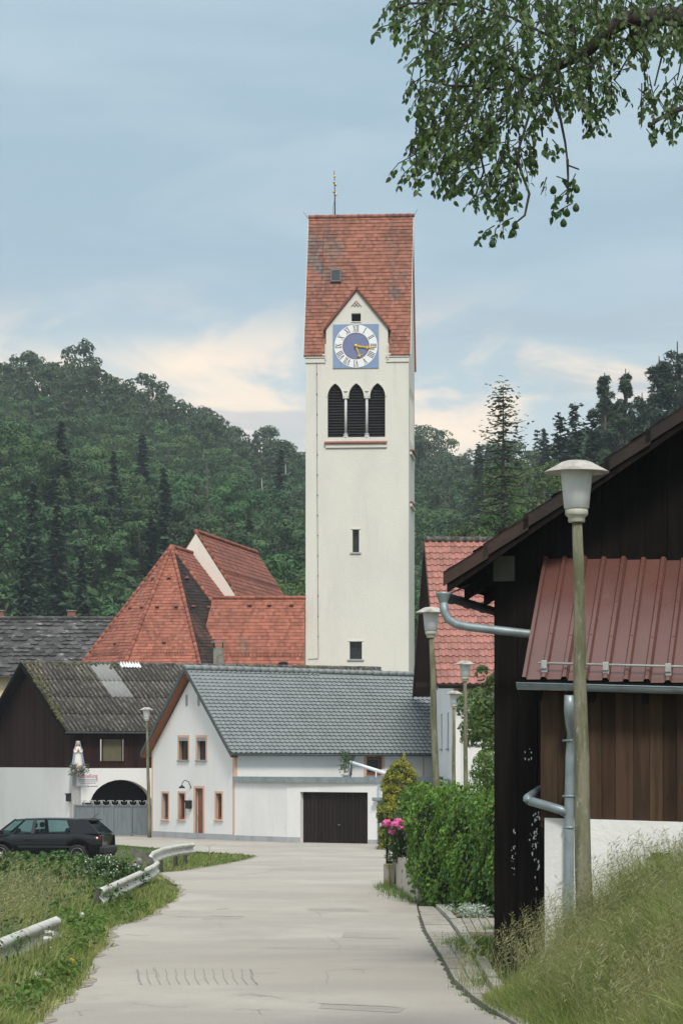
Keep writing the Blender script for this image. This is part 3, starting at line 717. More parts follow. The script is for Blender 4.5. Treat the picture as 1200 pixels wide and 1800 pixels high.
# ------------------------------------------------------------------ church tower
TM_Y = 162.25
tower = thing('church_tower', 'tall cream church tower with red saddle roof and blue clock', 'church tower', ((537 - 600) / F * TM_Y, TM_Y, 0), -math.atan2(.083, .9965))
TW, TD = 6.127, 6.13
tx = lambda px: (px - 537) / 29.54
tz = lambda py: 3.2 + (1340 - py) / 29.62
EZ = tz(622); RZ = 36.1; TS = (RZ - EZ) / (TD / 2)
def arch(cx, w, z0, zs, n=7):
    """pointed arch opening: counter-clockwise from lower left"""
    r = w * .5; pts = [(cx - r, z0), (cx + r, z0)]
    Rr = w * 1.02
    for k in range(n + 1):
        a = math.acos((Rr - r) / Rr) * k / n; pts.append((cx + r - Rr + Rr * math.cos(a), zs + Rr * math.sin(a)))
    for k in range(n - 1, -1, -1):
        a = math.acos((Rr - r) / Rr) * k / n; pts.append((cx - r + Rr - Rr * math.cos(a), zs + Rr * math.sin(a)))
    return pts
A0z, ASz = tz(768.5), tz(697)
AW = .90; ACX = [tx(589), tx(626), tx(663.5)]
gx0, gx1, gcx = tx(573), tx(681.5), tx(627); gz0, gz1 = tz(578), tz(511)
b = MB()
slit = [(tx(619.5), tz(971)), (tx(631), tz(971)), (tx(631), tz(931)), (tx(619.5), tz(931))]
loww = [(tx(614.5), tz(1159)), (tx(636), tz(1159)), (tx(636), tz(1128)), (tx(614.5), tz(1128))]
hatch = [(tx(617.5), tz(565)), (tx(634), tz(565)), (tx(634), tz(550.5)), (tx(617.5), tz(550.5))]
front = [(0, -.5), (TW, -.5), (TW, EZ - .02), (gx1, EZ - .02), (gx1, gz0), (gcx, gz1), (gx0, gz0), (gx0, EZ - .02), (0, EZ - .02)]
arches = [arch(c, AW, A0z, ASz) for c in ACX]
def triple():
    pts = [(ACX[0] - AW / 2, A0z), (ACX[2] + AW / 2, A0z)]
    for c in ACX[::-1]:
        q = arch(c, AW, A0z, ASz)[2:]; pts += q
        if c != ACX[0]: pts += [(c - AW / 2, ASz - .10), (c - AW / 2 - (ACX[1] - ACX[0] - AW), ASz - .10)]
    return pts
b.wall(front, [triple(), slit, loww, hatch], .55)
# side and back walls
b.M = Matrix.Translation((TW, 0, 0)) @ Matrix.Rotation(R(90), 4, 'Z')
sidew = [(.55, -.5), (TD, -.5), (TD, EZ - .02), (TD / 2, RZ - .25), (.0, EZ - .02), (0, EZ - .021), (.55, EZ - .4)]
sidew = [(.56, -.5), (TD, -.5), (TD, EZ), (TD / 2, RZ - .15), (.56, EZ + .56 * TS - .15)]
sarch = [arch(TD / 2 + k * 1.25, AW, A0z, ASz) for k in (-1, 0, 1)]
b.wall(sidew, sarch, .5)
b.M = Matrix.Rotation(R(-90), 4, 'Z') @ Matrix.Translation((-TD, 0, 0))
b.wall([(0, -.5), (TD - .56, -.5), (TD - .56, EZ + .56 * TS - .15), (TD / 2, RZ - .15), (0, EZ)], [], .5)
b.M = Matrix(); b.box(.02, TW - .02, TD - .45, TD - .02, -.5, EZ)
b.build('wall', 'tower_plaster', tower)
# hood mouldings round the arches
b = MB()
for c in ACX:
    n = 9; r = AW / 2; Rr = AW * 1.02; th = .10; am = math.acos((Rr - r) / Rr)
    for sgn in (1, -1):
        ring = []
        for k in range(n + 1):
            a = am * k / n; ring.append(((c + sgn * (r - Rr + Rr * math.cos(a))), ASz + Rr * math.sin(a), (c + sgn * (r - Rr + (Rr + th) * math.cos(a))), ASz + (Rr + th) * math.sin(a)))
        for p, q in zip(ring, ring[1:]):
            if sgn * (q[2] - c) < 0: q = (q[0], q[1], c, q[3] - .04)
            b.slab([(p[0], -.03, p[1]), (p[2], -.03, p[3]), (q[2], -.03, q[3]), (q[0], -.03, q[1])], (0, .05, 0))
b.build_each('arch_moulding', 'tower_plaster', tower)
# slats of the bell openings
for c in ACX:
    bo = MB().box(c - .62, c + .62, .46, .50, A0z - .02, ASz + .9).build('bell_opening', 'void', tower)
    for k in range(18):
        z = A0z + .08 + k * .167
        if z > ASz: 
            t_ = (z - ASz) / .72; w = AW / 2 * math.sqrt(max(0, 1 - t_ ** 1.6)) - .02
        else: w = .60
        if w < .06: continue
        MB().slab([(c - w, .17, z - .03), (c + w, .17, z - .03), (c + w, .33, z + .07), (c - w, .33, z + .07)], (0, .006, .022)).build('slat', 'louvre', bo)
for px in (607.3, 644.3):
    c = tx(px); m = MB()
    o = MB().lathe([(.085, 0), (.078, 1.2), (.085, 2.28)], (c, .13, A0z + .22), 14).build('column', 'column_stone', tower)
    MB().lathe([(.15, 0), (.16, .06), (.13, .12), (.10, .2), (.15, .17), (.15, .2), (.09, .24)], (c, .13, A0z - .02), 14).build('column_base', 'column_stone', o)
    MB().lathe([(.085, 0), (.12, .03), (.085, .07), (.10, .1), (.16, .28), (.19, .30), (.19, .36)], (c, .13, A0z + 2.42), 14).build('capital', 'column_stone', o)

for k in range(9):
    x0 = tx(570) + k * (tx(680.5) - tx(570)) / 9; w_ = (tx(680.5) - tx(570)) / 9
    m = MB(); m.slab([(x0 + .004, -.20, tz(778)), (x0 + w_ - .004, -.20, tz(778)), (x0 + w_ - .004, .42, tz(770)), (x0 + .004, .42, tz(770))], (0, 0, -.06)); m.build('sill_tile', 'red_tile', tower)
b = MB(); b.bbox(tx(572.5), tx(680), -.10, .05, tz(787.5), tz(780.5), .02); b.build('sill_moulding', 'tower_plaster', tower)
# cornices either side of the clock
b = MB()
for x0, x1 in ((-.03, gx0 - .02), (gx1 - .1, TW + .03)):
    b.bbox(x0, x1, -.12, .1, tz(629), tz(622.3), .02); b.bbox(x0 + .0, x1, -.07, .1, tz(637.5), tz(629.5), .02)
b.build_each('cornice', 'tower_plaster', tower)
# small windows
for lp, hh, wd, nm, bars in ((slit, tz(931) - tz(971), tx(631) - tx(619.5), 'slit_window', (1, 4)), (loww, tz(1128) - tz(1159), tx(636) - tx(614.5), 'low_window', (2, 3))):
    M = Matrix.Translation((lp[0][0], 0, lp[0][1]))
    o = window(tower, M, wd, hh, 'iron', bars, .035, .32, name='window')
    MB(M).bbox(-.14, wd + .12, -.08, .3, -.10, 0, .01).build('sill', 'grey_plinth', o)
    MB(M).bbox(-.10, wd + .10, -.035, .1, hh, hh + .09, .01).build('lintel', 'tower_plaster', o)
MB().box(hatch[0][0], hatch[1][0], .35, .4, hatch[0][1], hatch[2][1]).build('hatch', 'void', tower)
b = MB()
for r_, cols in ((0, (-1, 0, 1)), (1, (-.5, .5)), (2, (0,))):
    for cc in cols:
        x = gcx - .03 + cc * .2; z = tz(539) + r_ * .11
        b.tube([(x - .1, -.02, z), (x, -.02, z + .12), (x + .1, -.02, z)], .02, 5)
b.build_each('tile_ornament', 'tower_tile', tower)
b = MB(); b.bbox(hatch[0][0] - .03, hatch[1][0] + .03, -.05, .05, hatch[0][1] - .06, hatch[0][1] - .002, .01); b.build('hatch_sill', 'tower_plaster', tower)
# clock
ck = MB().box(tx(585.2), tx(665.5), -.055, -.002, tz(647.2), tz(570)).build('clock', 'clock_blue', tower)
ccx, ccz = tx(625.6), tz(608.3)
def ring(mb, r0, r1, y, n=64):
    vs = []; fs = []
    for k in range(n):
        a = 2 * math.pi * k / n; vs += [(ccx + r0 * math.cos(a), y, ccz + r0 * math.sin(a)), (ccx + r1 * math.cos(a), y, ccz + r1 * math.sin(a))]
    for k in range(n): q = (k + 1) % n; fs.append((2 * k, 2 * k + 1, 2 * q + 1, 2 * q))
    mb.add(vs, fs)
b = MB(); ring(b, .80, 1.285, -.062); b.build('hour_ring', 'clock_white', ck)
b = MB(); ring(b, .755, .80, -.066); ring(b, 1.285, 1.30, -.066); b.build('ring_line', 'clock_ring', ck)
b = MB(); n = 48; b.add([(ccx + .756 * math.cos(6.2832 * k / n), -.060, ccz + .756 * math.sin(6.2832 * k / n)) for k in range(n)], [tuple(range(n))]); b.build('inner_dial', 'clock_inner', ck)
def numeral(mb, s, ang):
    """Roman numeral, head outwards, drawn in strokes between radii .86 and 1.22"""
    W = {'I': .09, 'V': .19, 'X': .19}; tot = sum(W[c] for c in s); u = -tot / 2; r0, r1 = .87, 1.215
    ca, sa = math.cos(ang), math.sin(ang)
    def T(x, r): return (ccx + sa * r + ca * x, -.068, ccz + ca * r - sa * x)
    def stroke(xa, ra, xb, rb, w): mb.add([T(xa - w, ra), T(xa + w, ra), T(xb + w, rb), T(xb - w, rb)], [(0, 1, 2, 3)])
    def serif(x, r, w=.04): mb.add([T(x - w, r - .012), T(x + w, r - .012), T(x + w, r + .012), T(x - w, r + .012)], [(0, 1, 2, 3)])
    for c in s:
        x = u + W[c] / 2; u += W[c]
        if c == 'I': stroke(x, r0, x, r1, .020); serif(x, r0); serif(x, r1)
        if c == 'V': stroke(x, r0, x - .065, r1, .022); stroke(x, r0, x + .065, r1, .010); serif(x - .065, r1); serif(x + .065, r1)
        if c == 'X': stroke(x + .065, r0, x - .065, r1, .022); stroke(x - .065, r0, x + .065, r1, .010); [serif(x + q * .065, rr_) for q in (-1, 1) for rr_ in (r0, r1)]
for k, s in enumerate(('XII', 'I', 'II', 'III', 'IIII', 'V', 'VI', 'VII', 'VIII', 'IX', 'X', 'XI')):
    b = MB(); numeral(b, s, R(30 * k)); b.build('numeral', 'clock_black', ck)
def hand(name, ang, L_, orn):
    b = MB(); ca, sa = math.cos(ang), math.sin(ang)
    T = lambda x, r, y=-.13: (ccx + sa * r + ca * x, y, ccz + ca * r - sa * x)
    prof = [(-.035, -.1), (.035, -.1), (.055, .05), (.035, L_ * .6), (.02, L_), (-.02, L_), (-.035, L_ * .6), (-.055, .05)]
    b.slab([T(x, r) for x, r in prof], (0, .03, 0))
    for a_ in orn:
        b.slab([T(x, r, -.135) for x, r in ((0, a_ - .13), (.06, a_ - .04), (.15, a_), (.06, a_ + .05), (0, a_ + .16), (-.06, a_ + .05), (-.15, a_), (-.06, a_ - .04))], (0, .04, 0))
    b.build(name, 'gold', ck)
hand('hour_hand', R(159), .62, (.60,)); hand('minute_hand', R(98), 1.12, (.68,))

b = MB(Matrix.Translation((ccx, -.16, ccz)) @ Matrix.Rotation(R(90), 4, 'X')); b.lathe([(.10, -.1), (.10, 0), (.05, .03)], (0, 0, 0), 14); b.build('hub', 'gold', ck)
# roof
OV = .10
def in_gable(x, s_):
    z = EZ - .12 + s_ * math.sin(math.atan(TS)); return gx0 - .12 < x - OV < gx1 + .12 and z < gz1 - abs(x - OV - gcx) * (gz1 - gz0) / ((gx1 - gx0) / 2) + .15
b = MB(); y0 = -.14; z0 = EZ + y0 * TS + .28
pts = [(-OV, y0, z0), (TW + OV, y0, z0), (TW + OV, TD / 2, RZ + .1), (-OV, TD / 2, RZ + .1)]
# tiles in rows, left out where the clock gable breaks through
ex, ey, ez = frame3(*pts[:3]); P0 = Vector(pts[0])
poly = [((Vector(p) - P0).dot(ex), (Vector(p) - P0).dot(ey)) for p in pts]
tiles(b, P0, ex, ey, ez, poly, .185, .245, 'plain', skip=in_gable, lift=.05, thick=.045, jit=.016)
b.build('roof', 'tower_tile', tower)
b = MB(); sl = ez * -.02
hx = [( -OV, gx0 - .05), (gx1 + .05, TW + OV)]
for xa, xb in hx:
    b.slab([(xa, y0, z0 - .02), (xb, y0, z0 - .02), (xb, y0 + .75, z0 + .75 * TS - .02), (xa, y0 + .75, z0 + .75 * TS - .02)], -ez * .09)
ya = y0 + .752; b.slab([(-OV, ya, z0 + .752 * TS - .02), (TW + OV, ya, z0 + .752 * TS - .02), (TW + OV, TD / 2, RZ + .08), (-OV, TD / 2, RZ + .08)], -ez * .09)
yb = TD + .14; b.slab([(-OV, yb, z0), (-OV, TD / 2, RZ + .1), (TW + OV, TD / 2, RZ + .1), (TW + OV, yb, z0)], (0, .02, -.1))
b.build('roof_deck', 'tower_tile', tower)
b = MB(); ridge_caps(b, (-OV - .02, TD / 2, RZ + .12), (TW + OV + .02, TD / 2, RZ + .12), .13, .42); b.build('ridge_tiles', 'tower_tile', tower)
b = MB()
for x in (-OV - .03, TW + OV):
    b.slab([(x, y0, z0 - .14), (x, y0, z0 + .04), (x, TD / 2, RZ + .12), (x, TD / 2, RZ - .06)], (.03, 0, 0))
b.build_each('verge_board', 'tower_plaster', tower)
# little roof over the clock gable
for sg in (-1, 1):
    b = MB(); hw = (gx1 - gx0) / 2; sl_ = (gz1 - gz0) / hw
    e0 = gcx + sg * (hw + .16); ze = gz0 - .16 * sl_; yr = lambda z: (z - z0) / TS + y0 + .05
    pts = [(gcx, -.16, gz1 + .06), (e0, -.16, ze + .06), (e0, yr(ze) + .1, ze + .06), (gcx, yr(gz1) + .1, gz1 + .06)]
    b.slab(pts, (0, 0, .09))
    n = 22
    for k in range(n):
        t0, t1 = k / n, (k + 1) / n; xa, xb = e0 + (gcx - e0) * t0, e0 + (gcx - e0) * t1; za, zb = ze + (gz1 - ze) * t0, ze + (gz1 - ze) * t1
        b.tone = random.random(); b.slab([(xa, -.19, za + .15), (xb, -.19, zb + .19), (xb, yr(zb) + .05, zb + .19), (xa, yr(za) + .05, za + .15)], (0, 0, .03))
    b.build('gable_roof', 'tower_tile', tower, 'mossy dark edged slope over the clock gable')
# stepped kneelers where the eaves stop
b = MB()
b.bbox(gx0 - .06, gx0 + .0, -.16, .3, EZ - .35, gz0 - .9, .01); b.bbox(gx1, gx1 + .06, -.16, .3, EZ - .35, gz0 - .9, .01); b.build_each('kneeler', 'tower_plaster', tower)
# roof light
def on_roof(px, py): z = tz(py) + .0; return tx(px), (z - z0) / TS + y0, z
x_, y_, z_ = on_roof(586.5, 477); k_ = thing('x', 'x', 'x'); bpy.data.objects.remove(k_)
Mr = Matrix.Translation((tx(586.5), (tz(477) - z0) / TS + y0, tz(477))) @ Matrix(((ex.x, ey.x, ez.x, 0), (ex.y, ey.y, ez.y, 0), (ex.z, ey.z, ez.z, 0), (0, 0, 0, 1)))
b = MB(Mr); b.bbox(-.32, .32, -.42, .42, 0, .16, .02); sk = b.build('roof_window', 'dark_zinc', tower)
b = MB(Mr); b.box(-.26, .26, -.34, .36, .161, .175); b.build('pane', 'window_glass', sk)
# side details
b = MB()
for z, dx in ((tz(786), .22), (tz(878), .16)):
    b.bbox(TW - .02, TW + dx, 1.3, 5.1, z - .1, z, .01)
b.build_each('side_sill', 'tower_tile', tower)
b = MB(); [b.bbox(TW - .02, TW + .12, 1.35, 5.05, z - .3, z - .11, .01) for z in (tz(786), tz(878))]; b.build_each('side_moulding', 'tower_plaster', tower)
MB().box(-.14, 0.02, 1.3, 4.8, tz(786) - .1, tz(786)).build_each('side_sill', 'tower_tile', tower)
bo = MB().box(TW - .45, TW - .4, 1.2, 5, A0z, ASz + .8).build('bell_opening', 'void', tower)
# lightning conductor
b = MB(); xs = tx(556.5); b.tube([(xs, -.04, EZ - .4), (xs + .03, -.03, tz(850)), (tx(559.5), -.03, tz(1155)), (tx(559.5), -.03, tz(1158)), (tx(541), -.03, tz(1159))], .012, 5)
for k in range(14): b.box(xs + .0 + k * .006 - .02, xs + k * .006 + .04, -.05, 0, EZ - 1.2 - k * 1.2, EZ - 1.15 - k * 1.2)
b.tube([on_roof(558.5, 622), on_roof(561, 540), on_roof(562, 385)], .014, 5)
b.build('lightning_cable', 'iron', tower)
b = MB(); b.tube([(-OV, TD / 2, RZ), (-.42, TD / 2, RZ + .42)], .012, 5); b.tube([(TW + OV, TD / 2, RZ), (TW + .35, TD / 2, RZ + .5)], .012, 5); b.build_each('lightning_rod', 'iron', tower)
# cross seen edge-on
cx_ = tx(580.5) - .0; b = MB(); cy = TD / 2; zb = RZ + .15
b.tube([(cx_ + .02, cy, zb - .2), (cx_, cy, zb + 1.2), (cx_ - .03, cy, zb + 2.75)], [.045, .035, .02], 6); b.tube([(cx_ - .09, cy, zb), (cx_ - .09, cy, zb + .6), (cx_ - .02, cy, zb + .9)], .012, 5)
b.tube([(cx_, cy - .45, zb + 1.95), (cx_, cy + .45, zb + 1.95)], .03, 6)
cr_ = b.build('roof_cross', 'iron', tower)
b = MB()
for z, dx in ((2.06, -.05), (1.90, .06), (1.48, -.06), (1.30, .07), (2.4, .0)):
    b.lathe([(.02, -.08), (.065, -.03), (.07, .03), (.02, .09)], (cx_ + dx, cy, zb + z), 8)
b.build('gilded_scroll', 'gold', cr_)

# ------------------------------------------------------------------ church body
CY = 163.0; ch = thing('church', 'church with eight-sided red tiled choir roof and white stepped gable behind', 'church', (-10.15, CY, 0)); co = Vector(ch.location)
ax = Vector((.185, .983, 0)); apex = Vector((0, 0, 16.05))
zb_ = 6.2; k_ = (16.05 - zb_) / (16.05 - 8.9)
base = [Vector((x * k_, y * k_, zb_)) for x, y in ((-5.25, -1.6), (-2.35, -4.9), (1.95, -5.3), (5.25, -2.0))]
b = MB()
tiled_face(b, [base[0], base[1], apex], .19, .23, thick=.03, jit=.012); tiled_face(b, [base[1], base[2], apex], .19, .23, thick=.03, jit=.012)
L0 = base[0] + ax * 12; tiled_face(b, [L0, base[0], apex, apex + ax * 12], .22, .3)
b.build('choir_roof', 'red_tile', ch)
b = MB(); tiled_face(b, [base[2], base[3], apex], .19, .23, thick=.03, jit=.012); b.build('choir_roof', 'stained_tile', ch, 'choir roof slope dark with lichen')
b = MB(); tiled_face(b, [base[3], base[3] + ax * 10, apex + ax * 10, apex], .19, .28); b.build('choir_side_roof', 'red_tile', ch)
b = MB()
for p in base: ridge_caps(b, p + Vector((0, 0, .05)), apex + Vector((0, 0, .05)), .12, .38)
ridge_caps(b, apex + Vector((0, 0, .06)), apex + ax * 5.5 + Vector((0, 0, .06)), .12, .38)
b.build('hip_tiles', 'red_tile', ch)
# snow guards and air bricks
b = MB()
def guard(p0, p1, apx, f, t0, t1):
    a = p0.lerp(apx, f); c = p1.lerp(apx, f); a2, c2 = a.lerp(c, t0), a.lerp(c, t1); out = Vector((0, -.12, .05))
    n = int((c2 - a2).length / .16)
    for k in range(n + 1): q = a2.lerp(c2, k / n); b.tube([q + out * .6, q + out + Vector((0, 0, .26))], .012, 4, False)
    for h in (.06, .24): b.tube([a2 + out + Vector((0, 0, h)), c2 + out + Vector((0, 0, h))], .014, 4, False)
for q_ in ((1, .18, .80), (0, .1, .8), (2, .4, .95)): b = MB(); guard(base[q_[0]], base[q_[0] + 1], apex, .33, q_[1], q_[2]); b.build('snow_guard', 'tower_tile', ch)
b = MB()
for f, ts in ((.62, (.25, .75)), (.80, (.5,)), (.40, (.5,))):
    for i in (0, 1, 2):
        for t in ts:
            q = base[i].lerp(apex, f).lerp(base[i + 1].lerp(apex, f), t); b.bbox(q.x - .11, q.x + .11, q.y - .22, q.y + .05, q.z, q.z + .12, .03)
b.build_each('roof_vent', 'tower_tile', ch)
# choir walls
n = MB(); ins = [Vector((p.x * .95, p.y * .95, 0)) for p in base]
fl = ins + [ins[3] + ax * 10, ins[0] + ax * 12]; n.slab([(p.x, p.y, -.3) for p in fl], (0, 0, zb_ + .35)); n.build('choir_wall', 'church_plaster', ch)
# nave with white gable
G = Vector((-8.96 - co.x, 168 - co.y, 17.25)); side = Vector((ax.y, -ax.x, 0)); hw = 6.9; sl = math.tan(R(57))
b = MB(); eL, eR = G - side * hw + Vector((0, 0, -hw * sl)), G + side * hw + Vector((0, 0, -hw * sl))
b.slab([G, eL, eL + Vector((0, 0, -eL.z - .3)), eR + Vector((0, 0, -eR.z - .3)), eR], ax * .5); b.build('nave_gable', 'church_plaster', ch)
b = MB(); Ln = 17.5
A, B_ = eR + ax * .1 + Vector((0, 0, .12)) + side * .35 - Vector((0, 0, .35 * sl)), G + ax * .1 + Vector((0, 0, .12))
tiled_face(b, [A, A + ax * Ln, B_ + ax * Ln, B_], .2, .33, thick=.03, jit=.012)
A2 = eL + Vector((0, 0, .12)); b.slab([A2, B_, B_ + ax * Ln, A2 + ax * Ln], (0, 0, -.1)); b.build('nave_roof', 'red_tile', ch)
b = MB(); ridge_caps(b, B_ + Vector((0, 0, .06)), B_ + ax * Ln + Vector((0, 0, .06)), .14, .42); ridge_caps(b, A + Vector((0, 0, .03)), B_ + Vector((0, 0, .03)), .09, .4); b.build('ridge_tiles', 'red_tile', ch)
b = MB(); b.slab([eL + ax * .6, G + ax * .6, eR + ax * .6, eR + ax * .6 + Vector((0, 0, -eR.z - .3)), eL + ax * .6 + Vector((0, 0, -eL.z - .3))], ax * (Ln - .8)); b.build('nave_wall', 'church_plaster', ch)
b = MB()
for f in (.22,):
    a, c = B_.lerp(A, f) + Vector((0, 0, .16)), (B_ + ax * Ln).lerp(A + ax * Ln, f) + Vector((0, 0, .16)); b.tube([a, c], .03, 4); 
b.build('snow_rail', 'tower_tile', ch)
# low wing between choir and tower
b = MB(); W0 = Vector((-6.6 + .0 - co.x, 162.0 - co.y, 0)); zr = zpx(1051, 160.5)
xl, xr = -7.6 - co.x, -2.13 - co.x - .02; yf, yr_ = 157.4 - co.y, 161.2 - co.y; zf = 6.0
tiled_face(b, [(xl - 1.4, yf, zf), (xr, yf, zf), (xr, yr_, zr), (xl, yr_, zr)], .19, .235, thick=.03, jit=.012); b.slab([(xl, yr_, zr), (xr, yr_, zr), (xr, yr_ + 4, zf), (xl, yr_ + 4, zf)], (0, 0, -.1)); b.build('wing_roof', 'red_tile', ch)
b = MB(); ridge_caps(b, (xl, yr_, zr + .05), (xr, yr_, zr + .05), .12, .4); b.build('ridge_tiles', 'red_tile', ch)
b = MB(); b.box(xl - 1.2, xr, yf + .3, yr_ + 3.6, -.3, zf - .1); b.slab([(xr - .3, yf + .35, zf - .1), (xr - .3, yr_ + 3.6, zf - .1), (xr - .3, yr_, zr - .3)], (.28, 0, 0)); b.build('wing_wall', 'church_plaster', ch)
b = MB(); q = (zr - zf) / (yr_ - yf); yy = yf + (zpx(1152, 158.4) - zf) / q - .14; zz = zpx(1150, 158.4)
for k in range(26): x = xl - .2 + k * .22; b.tube([(x, yy + .1, zz - .15), (x, yy, zz + .16)], .012, 4, False)
for h in (-.02, .15): b.tube([(xl - .2, yy, zz + h), (xr, yy, zz + h)], .014, 4, False)
for px in (438, 473, 512): x = (px - 600) / F * 160.4 - co.x; z = zpx(1063, 160.4); yv = yf + (z - zf) / q; b.bbox(x - .13, x + .13, yv - .22, yv, z - .03, z + .1, .03)
b.build('snow_guard', 'tower_tile', ch)
x = (497 - 600) / F * 158 - co.x; z = zpx(1172, 158); b = MB(Matrix.Translation((x, yf + (z - zf) / q, z))); b.lathe([(.2, -.3), (.2, .1), (.29, .12), (.27, .26), (.1, .32)], (0, 0, 0), 14); b.build('roof_pipe', 'void', ch)

# ------------------------------------------------------------------ white house with grey tiled roof
HK = (-4.33, 110.5); hx, hy = (.843, .536), (-.536, .843)
hg = thing('white_house', 'white house with grey tiled roof and narrow gable facing left', 'house', (HK[0], HK[1], 0), math.atan2(.536, .843))
gy = lambda px: along(px, HK, hy)                 # along the gable wall
lx = lambda px: along(px, HK, hx)                 # along the long wall
gzz = lambda px, py: zpx(py, HK[1] + hy[1] * gy(px))
lzz = lambda px, py: zpx(py, HK[1] + hx[1] * lx(px))
HW, HL = gy(267), 12.5; HE, HR = 3.68, 6.93
MG = Matrix.Translation((0, HW, 0)) @ Matrix.Rotation(R(-90), 4, 'Z')   # x: from far corner to near corner, y inwards
gl = lambda px: HW - gy(px)
def hole(fx, fz, x0, x1, y0, y1): a, b_ = fx(x0), fx(x1); z0 = fz(x0, y1); z1 = fz(x0, y0); return (a, b_, z0, z1)
def rect(h): return [(h[0], h[2]), (h[1], h[2]), (h[1], h[3]), (h[0], h[3])]
gh = {k: hole(gl, gzz, *q) for k, q in dict(u1=(314.5, 331, 1297, 1336.5), u2=(346.5, 362, 1297, 1336.5), a1=(285.5, 296, 1395, 1441), a2=(314.5, 325, 1395, 1441), dr=(343.5, 357, 1386, 1470), a3=(379.5, 390, 1395, 1441)).items()}
gh['dr'] = (gh['dr'][0], gh['dr'][1], .06, gh['dr'][3])
b = MB(MG)
b.wall([(0, -.3), (HW, -.3), (HW, HE - .05), (HW / 2, HR - .15), (0, HE - .05)], [rect(h) for h in gh.values()], .3)
b.M = Matrix(); lh = hole(lx, lzz, 643.5, 671, 1330, 1364)
b.wall([(0.3, -.3), (HL, -.3), (HL, HE - .02), (.3, HE - .02)], [rect(lh)], .3)
b.box(.32, HL, HW - .3, HW - .01, -.3, HE - .02); b.slab([(HL, .31, -.3), (HL, HW - .31, -.3), (HL, HW - .31, HE - .02), (HL, HW / 2, HR - .2), (HL, .31, HE - .02)], (-.3, 0, 0))
b.build('wall', 'white_plaster', hg)
def MW(M0, h): return M0 @ Matrix.Translation((h[0], 0, h[2]))
for k in ('u1', 'u2'):
    h = gh[k]; window(hg, MW(MG, h), h[1] - h[0], h[3] - h[2], 'window_frame', (0, 0), .055, .16, 'peach_trim', .10, 'grey_frame', 'grey_frame')
for k in ('a1', 'a2', 'a3'):
    h = gh[k]; window(hg, MW(MG, h), h[1] - h[0], h[3] - h[2], 'brown_door', (0, 0), .10, .14, 'peach_trim', .09, 'peach_trim')
h = gh['dr']; M = MW(MG, h); w, hh = h[1] - h[0], h[3] - h[2]
b = MB(M); b.box(0, w, .12, .17, 0, hh); 
for z0_, z1_ in ((.15, .9), (1.02, 1.9)): b.box(.12, w - .12, .105, .121, z0_, z1_)
dr = b.build('door', 'brown_door', hg)
b = MB(M); b.tube([(.1, .09, .98), (.1, .03, .98), (.24, .03, .98)], .014, 6); b.build('handle', 'chrome', dr)
b = MB(M); b.box(-.13, 0, -.015, .1, -.02, hh + .1); b.box(w, w + .13, -.015, .1, -.02, hh + .1); b.box(0, w, -.015, .1, hh, hh + .1); b.build('surround', 'peach_trim', dr)
b = MB(M); b.bbox(-.18, w + .18, -.35, .0, -.16, -.03, .01); b.build('step', 'stone', dr)
for px in (326.5, 347.5):
    x = gl(px); z = gzz(px, 1241); MB(MG).box(x, x + .17, -.02, .06, z, z + .45).build('vent_slit', 'grey_frame', hg)
    
x = gl(336); b = MB(MG); z = gzz(336, 1380)
b.tube([(x, 0, z - .15), (x, -.12, z + .12), (x - .0, -.3, z + .2), (x - .0, -.42, z + .08), (x - .0, -.44, z - .02)], .018, 6); wlm = b.build('wall_lamp', 'iron', hg)
MB(MG).lathe([(.14, 0), (.12, .05), (.05, .10), (.03, .13)], (x, -.44, z - .14), 12).build('shade', 'iron', wlm)
x = gl(331); z = gzz(334, 1422); b = MB(MG); b.bbox(x, x + .32, -.16, 0, z, z + .33, .015); b.bbox(x - .01, x + .33, -.18, 0, z + .25, z + .35, .01); b.build('mailbox', 'iron', hg)
b = MB(MG); b.box(-.02, HW + .0, -.02, .0, -.3, gzz(300, 1466) if False else .26); b.build_each('plinth', 'grey_plinth', hg)
b = MB(MG); e = .012; b.box(HW - .13, HW - .0, -e, 0, .27, HE - .1); b.box(0, .10, -e, 0, .27, HE - .2)
b.M = Matrix(); b.box(-.012, .13, -e, .0, .3, HE - .1); b.box(HL - 3.3, HL - 3.24, -.01, 0, 2.6, HE); b.build_each('corner_trim', 'peach_trim', hg)
# roof
b = MB(); OG = .35; OE = .32; s_ = (HR - HE) / (HW / 2); zE = HE - OE * s_ + .16; zR = HR + .16; sag = -.10
pts = [(-OG, -OE, zE), (HL + .1, -OE, zE - .02), (HL + .1, HW / 2, zR + sag), (-OG, HW / 2, zR)]
tiled_face(b, pts, .235, .215, 'wave', lift=.055, thick=.05)
b.build('roof', 'grey_tile', hg, kind='stuff')
b = MB(); b.slab([(-OG, HW + OE, zE), (-OG, HW / 2, zR), (HL, HW / 2, zR + sag), (HL, HW + OE, zE)], (0, 0, -.12)); b.build('back_roof', 'grey_tile', hg)
b = MB(); ridge_caps(b, (-OG, HW / 2, zR + .04), (HL + .1, HW / 2, zR + .04 + sag), .12, .40); b.build('ridge_tiles', 'grey_tile', hg, kind='stuff')
b = MB()
for y_e in (-OE, HW + OE):
    b.slab([(-OG - .03, y_e, zE - .12), (-OG - .03, y_e, zE + .10), (-OG - .03, HW / 2, zR + .10), (-OG - .03, HW / 2, zR - .12)], (.03, 0, 0))
b.build_each('verge_trim', 'dark_zinc', hg)
b = MB()
for y_e in (-OE + .02, HW + OE - .02):
    b.slab([(-OG + .01, y_e, zE - .135), (.0, y_e, zE - .135), (.0, HW / 2, zR - .135), (-OG + .01, HW / 2, zR - .135)], (0, 0, -.03))
b.build_each('soffit', 'soffit_wood', hg)
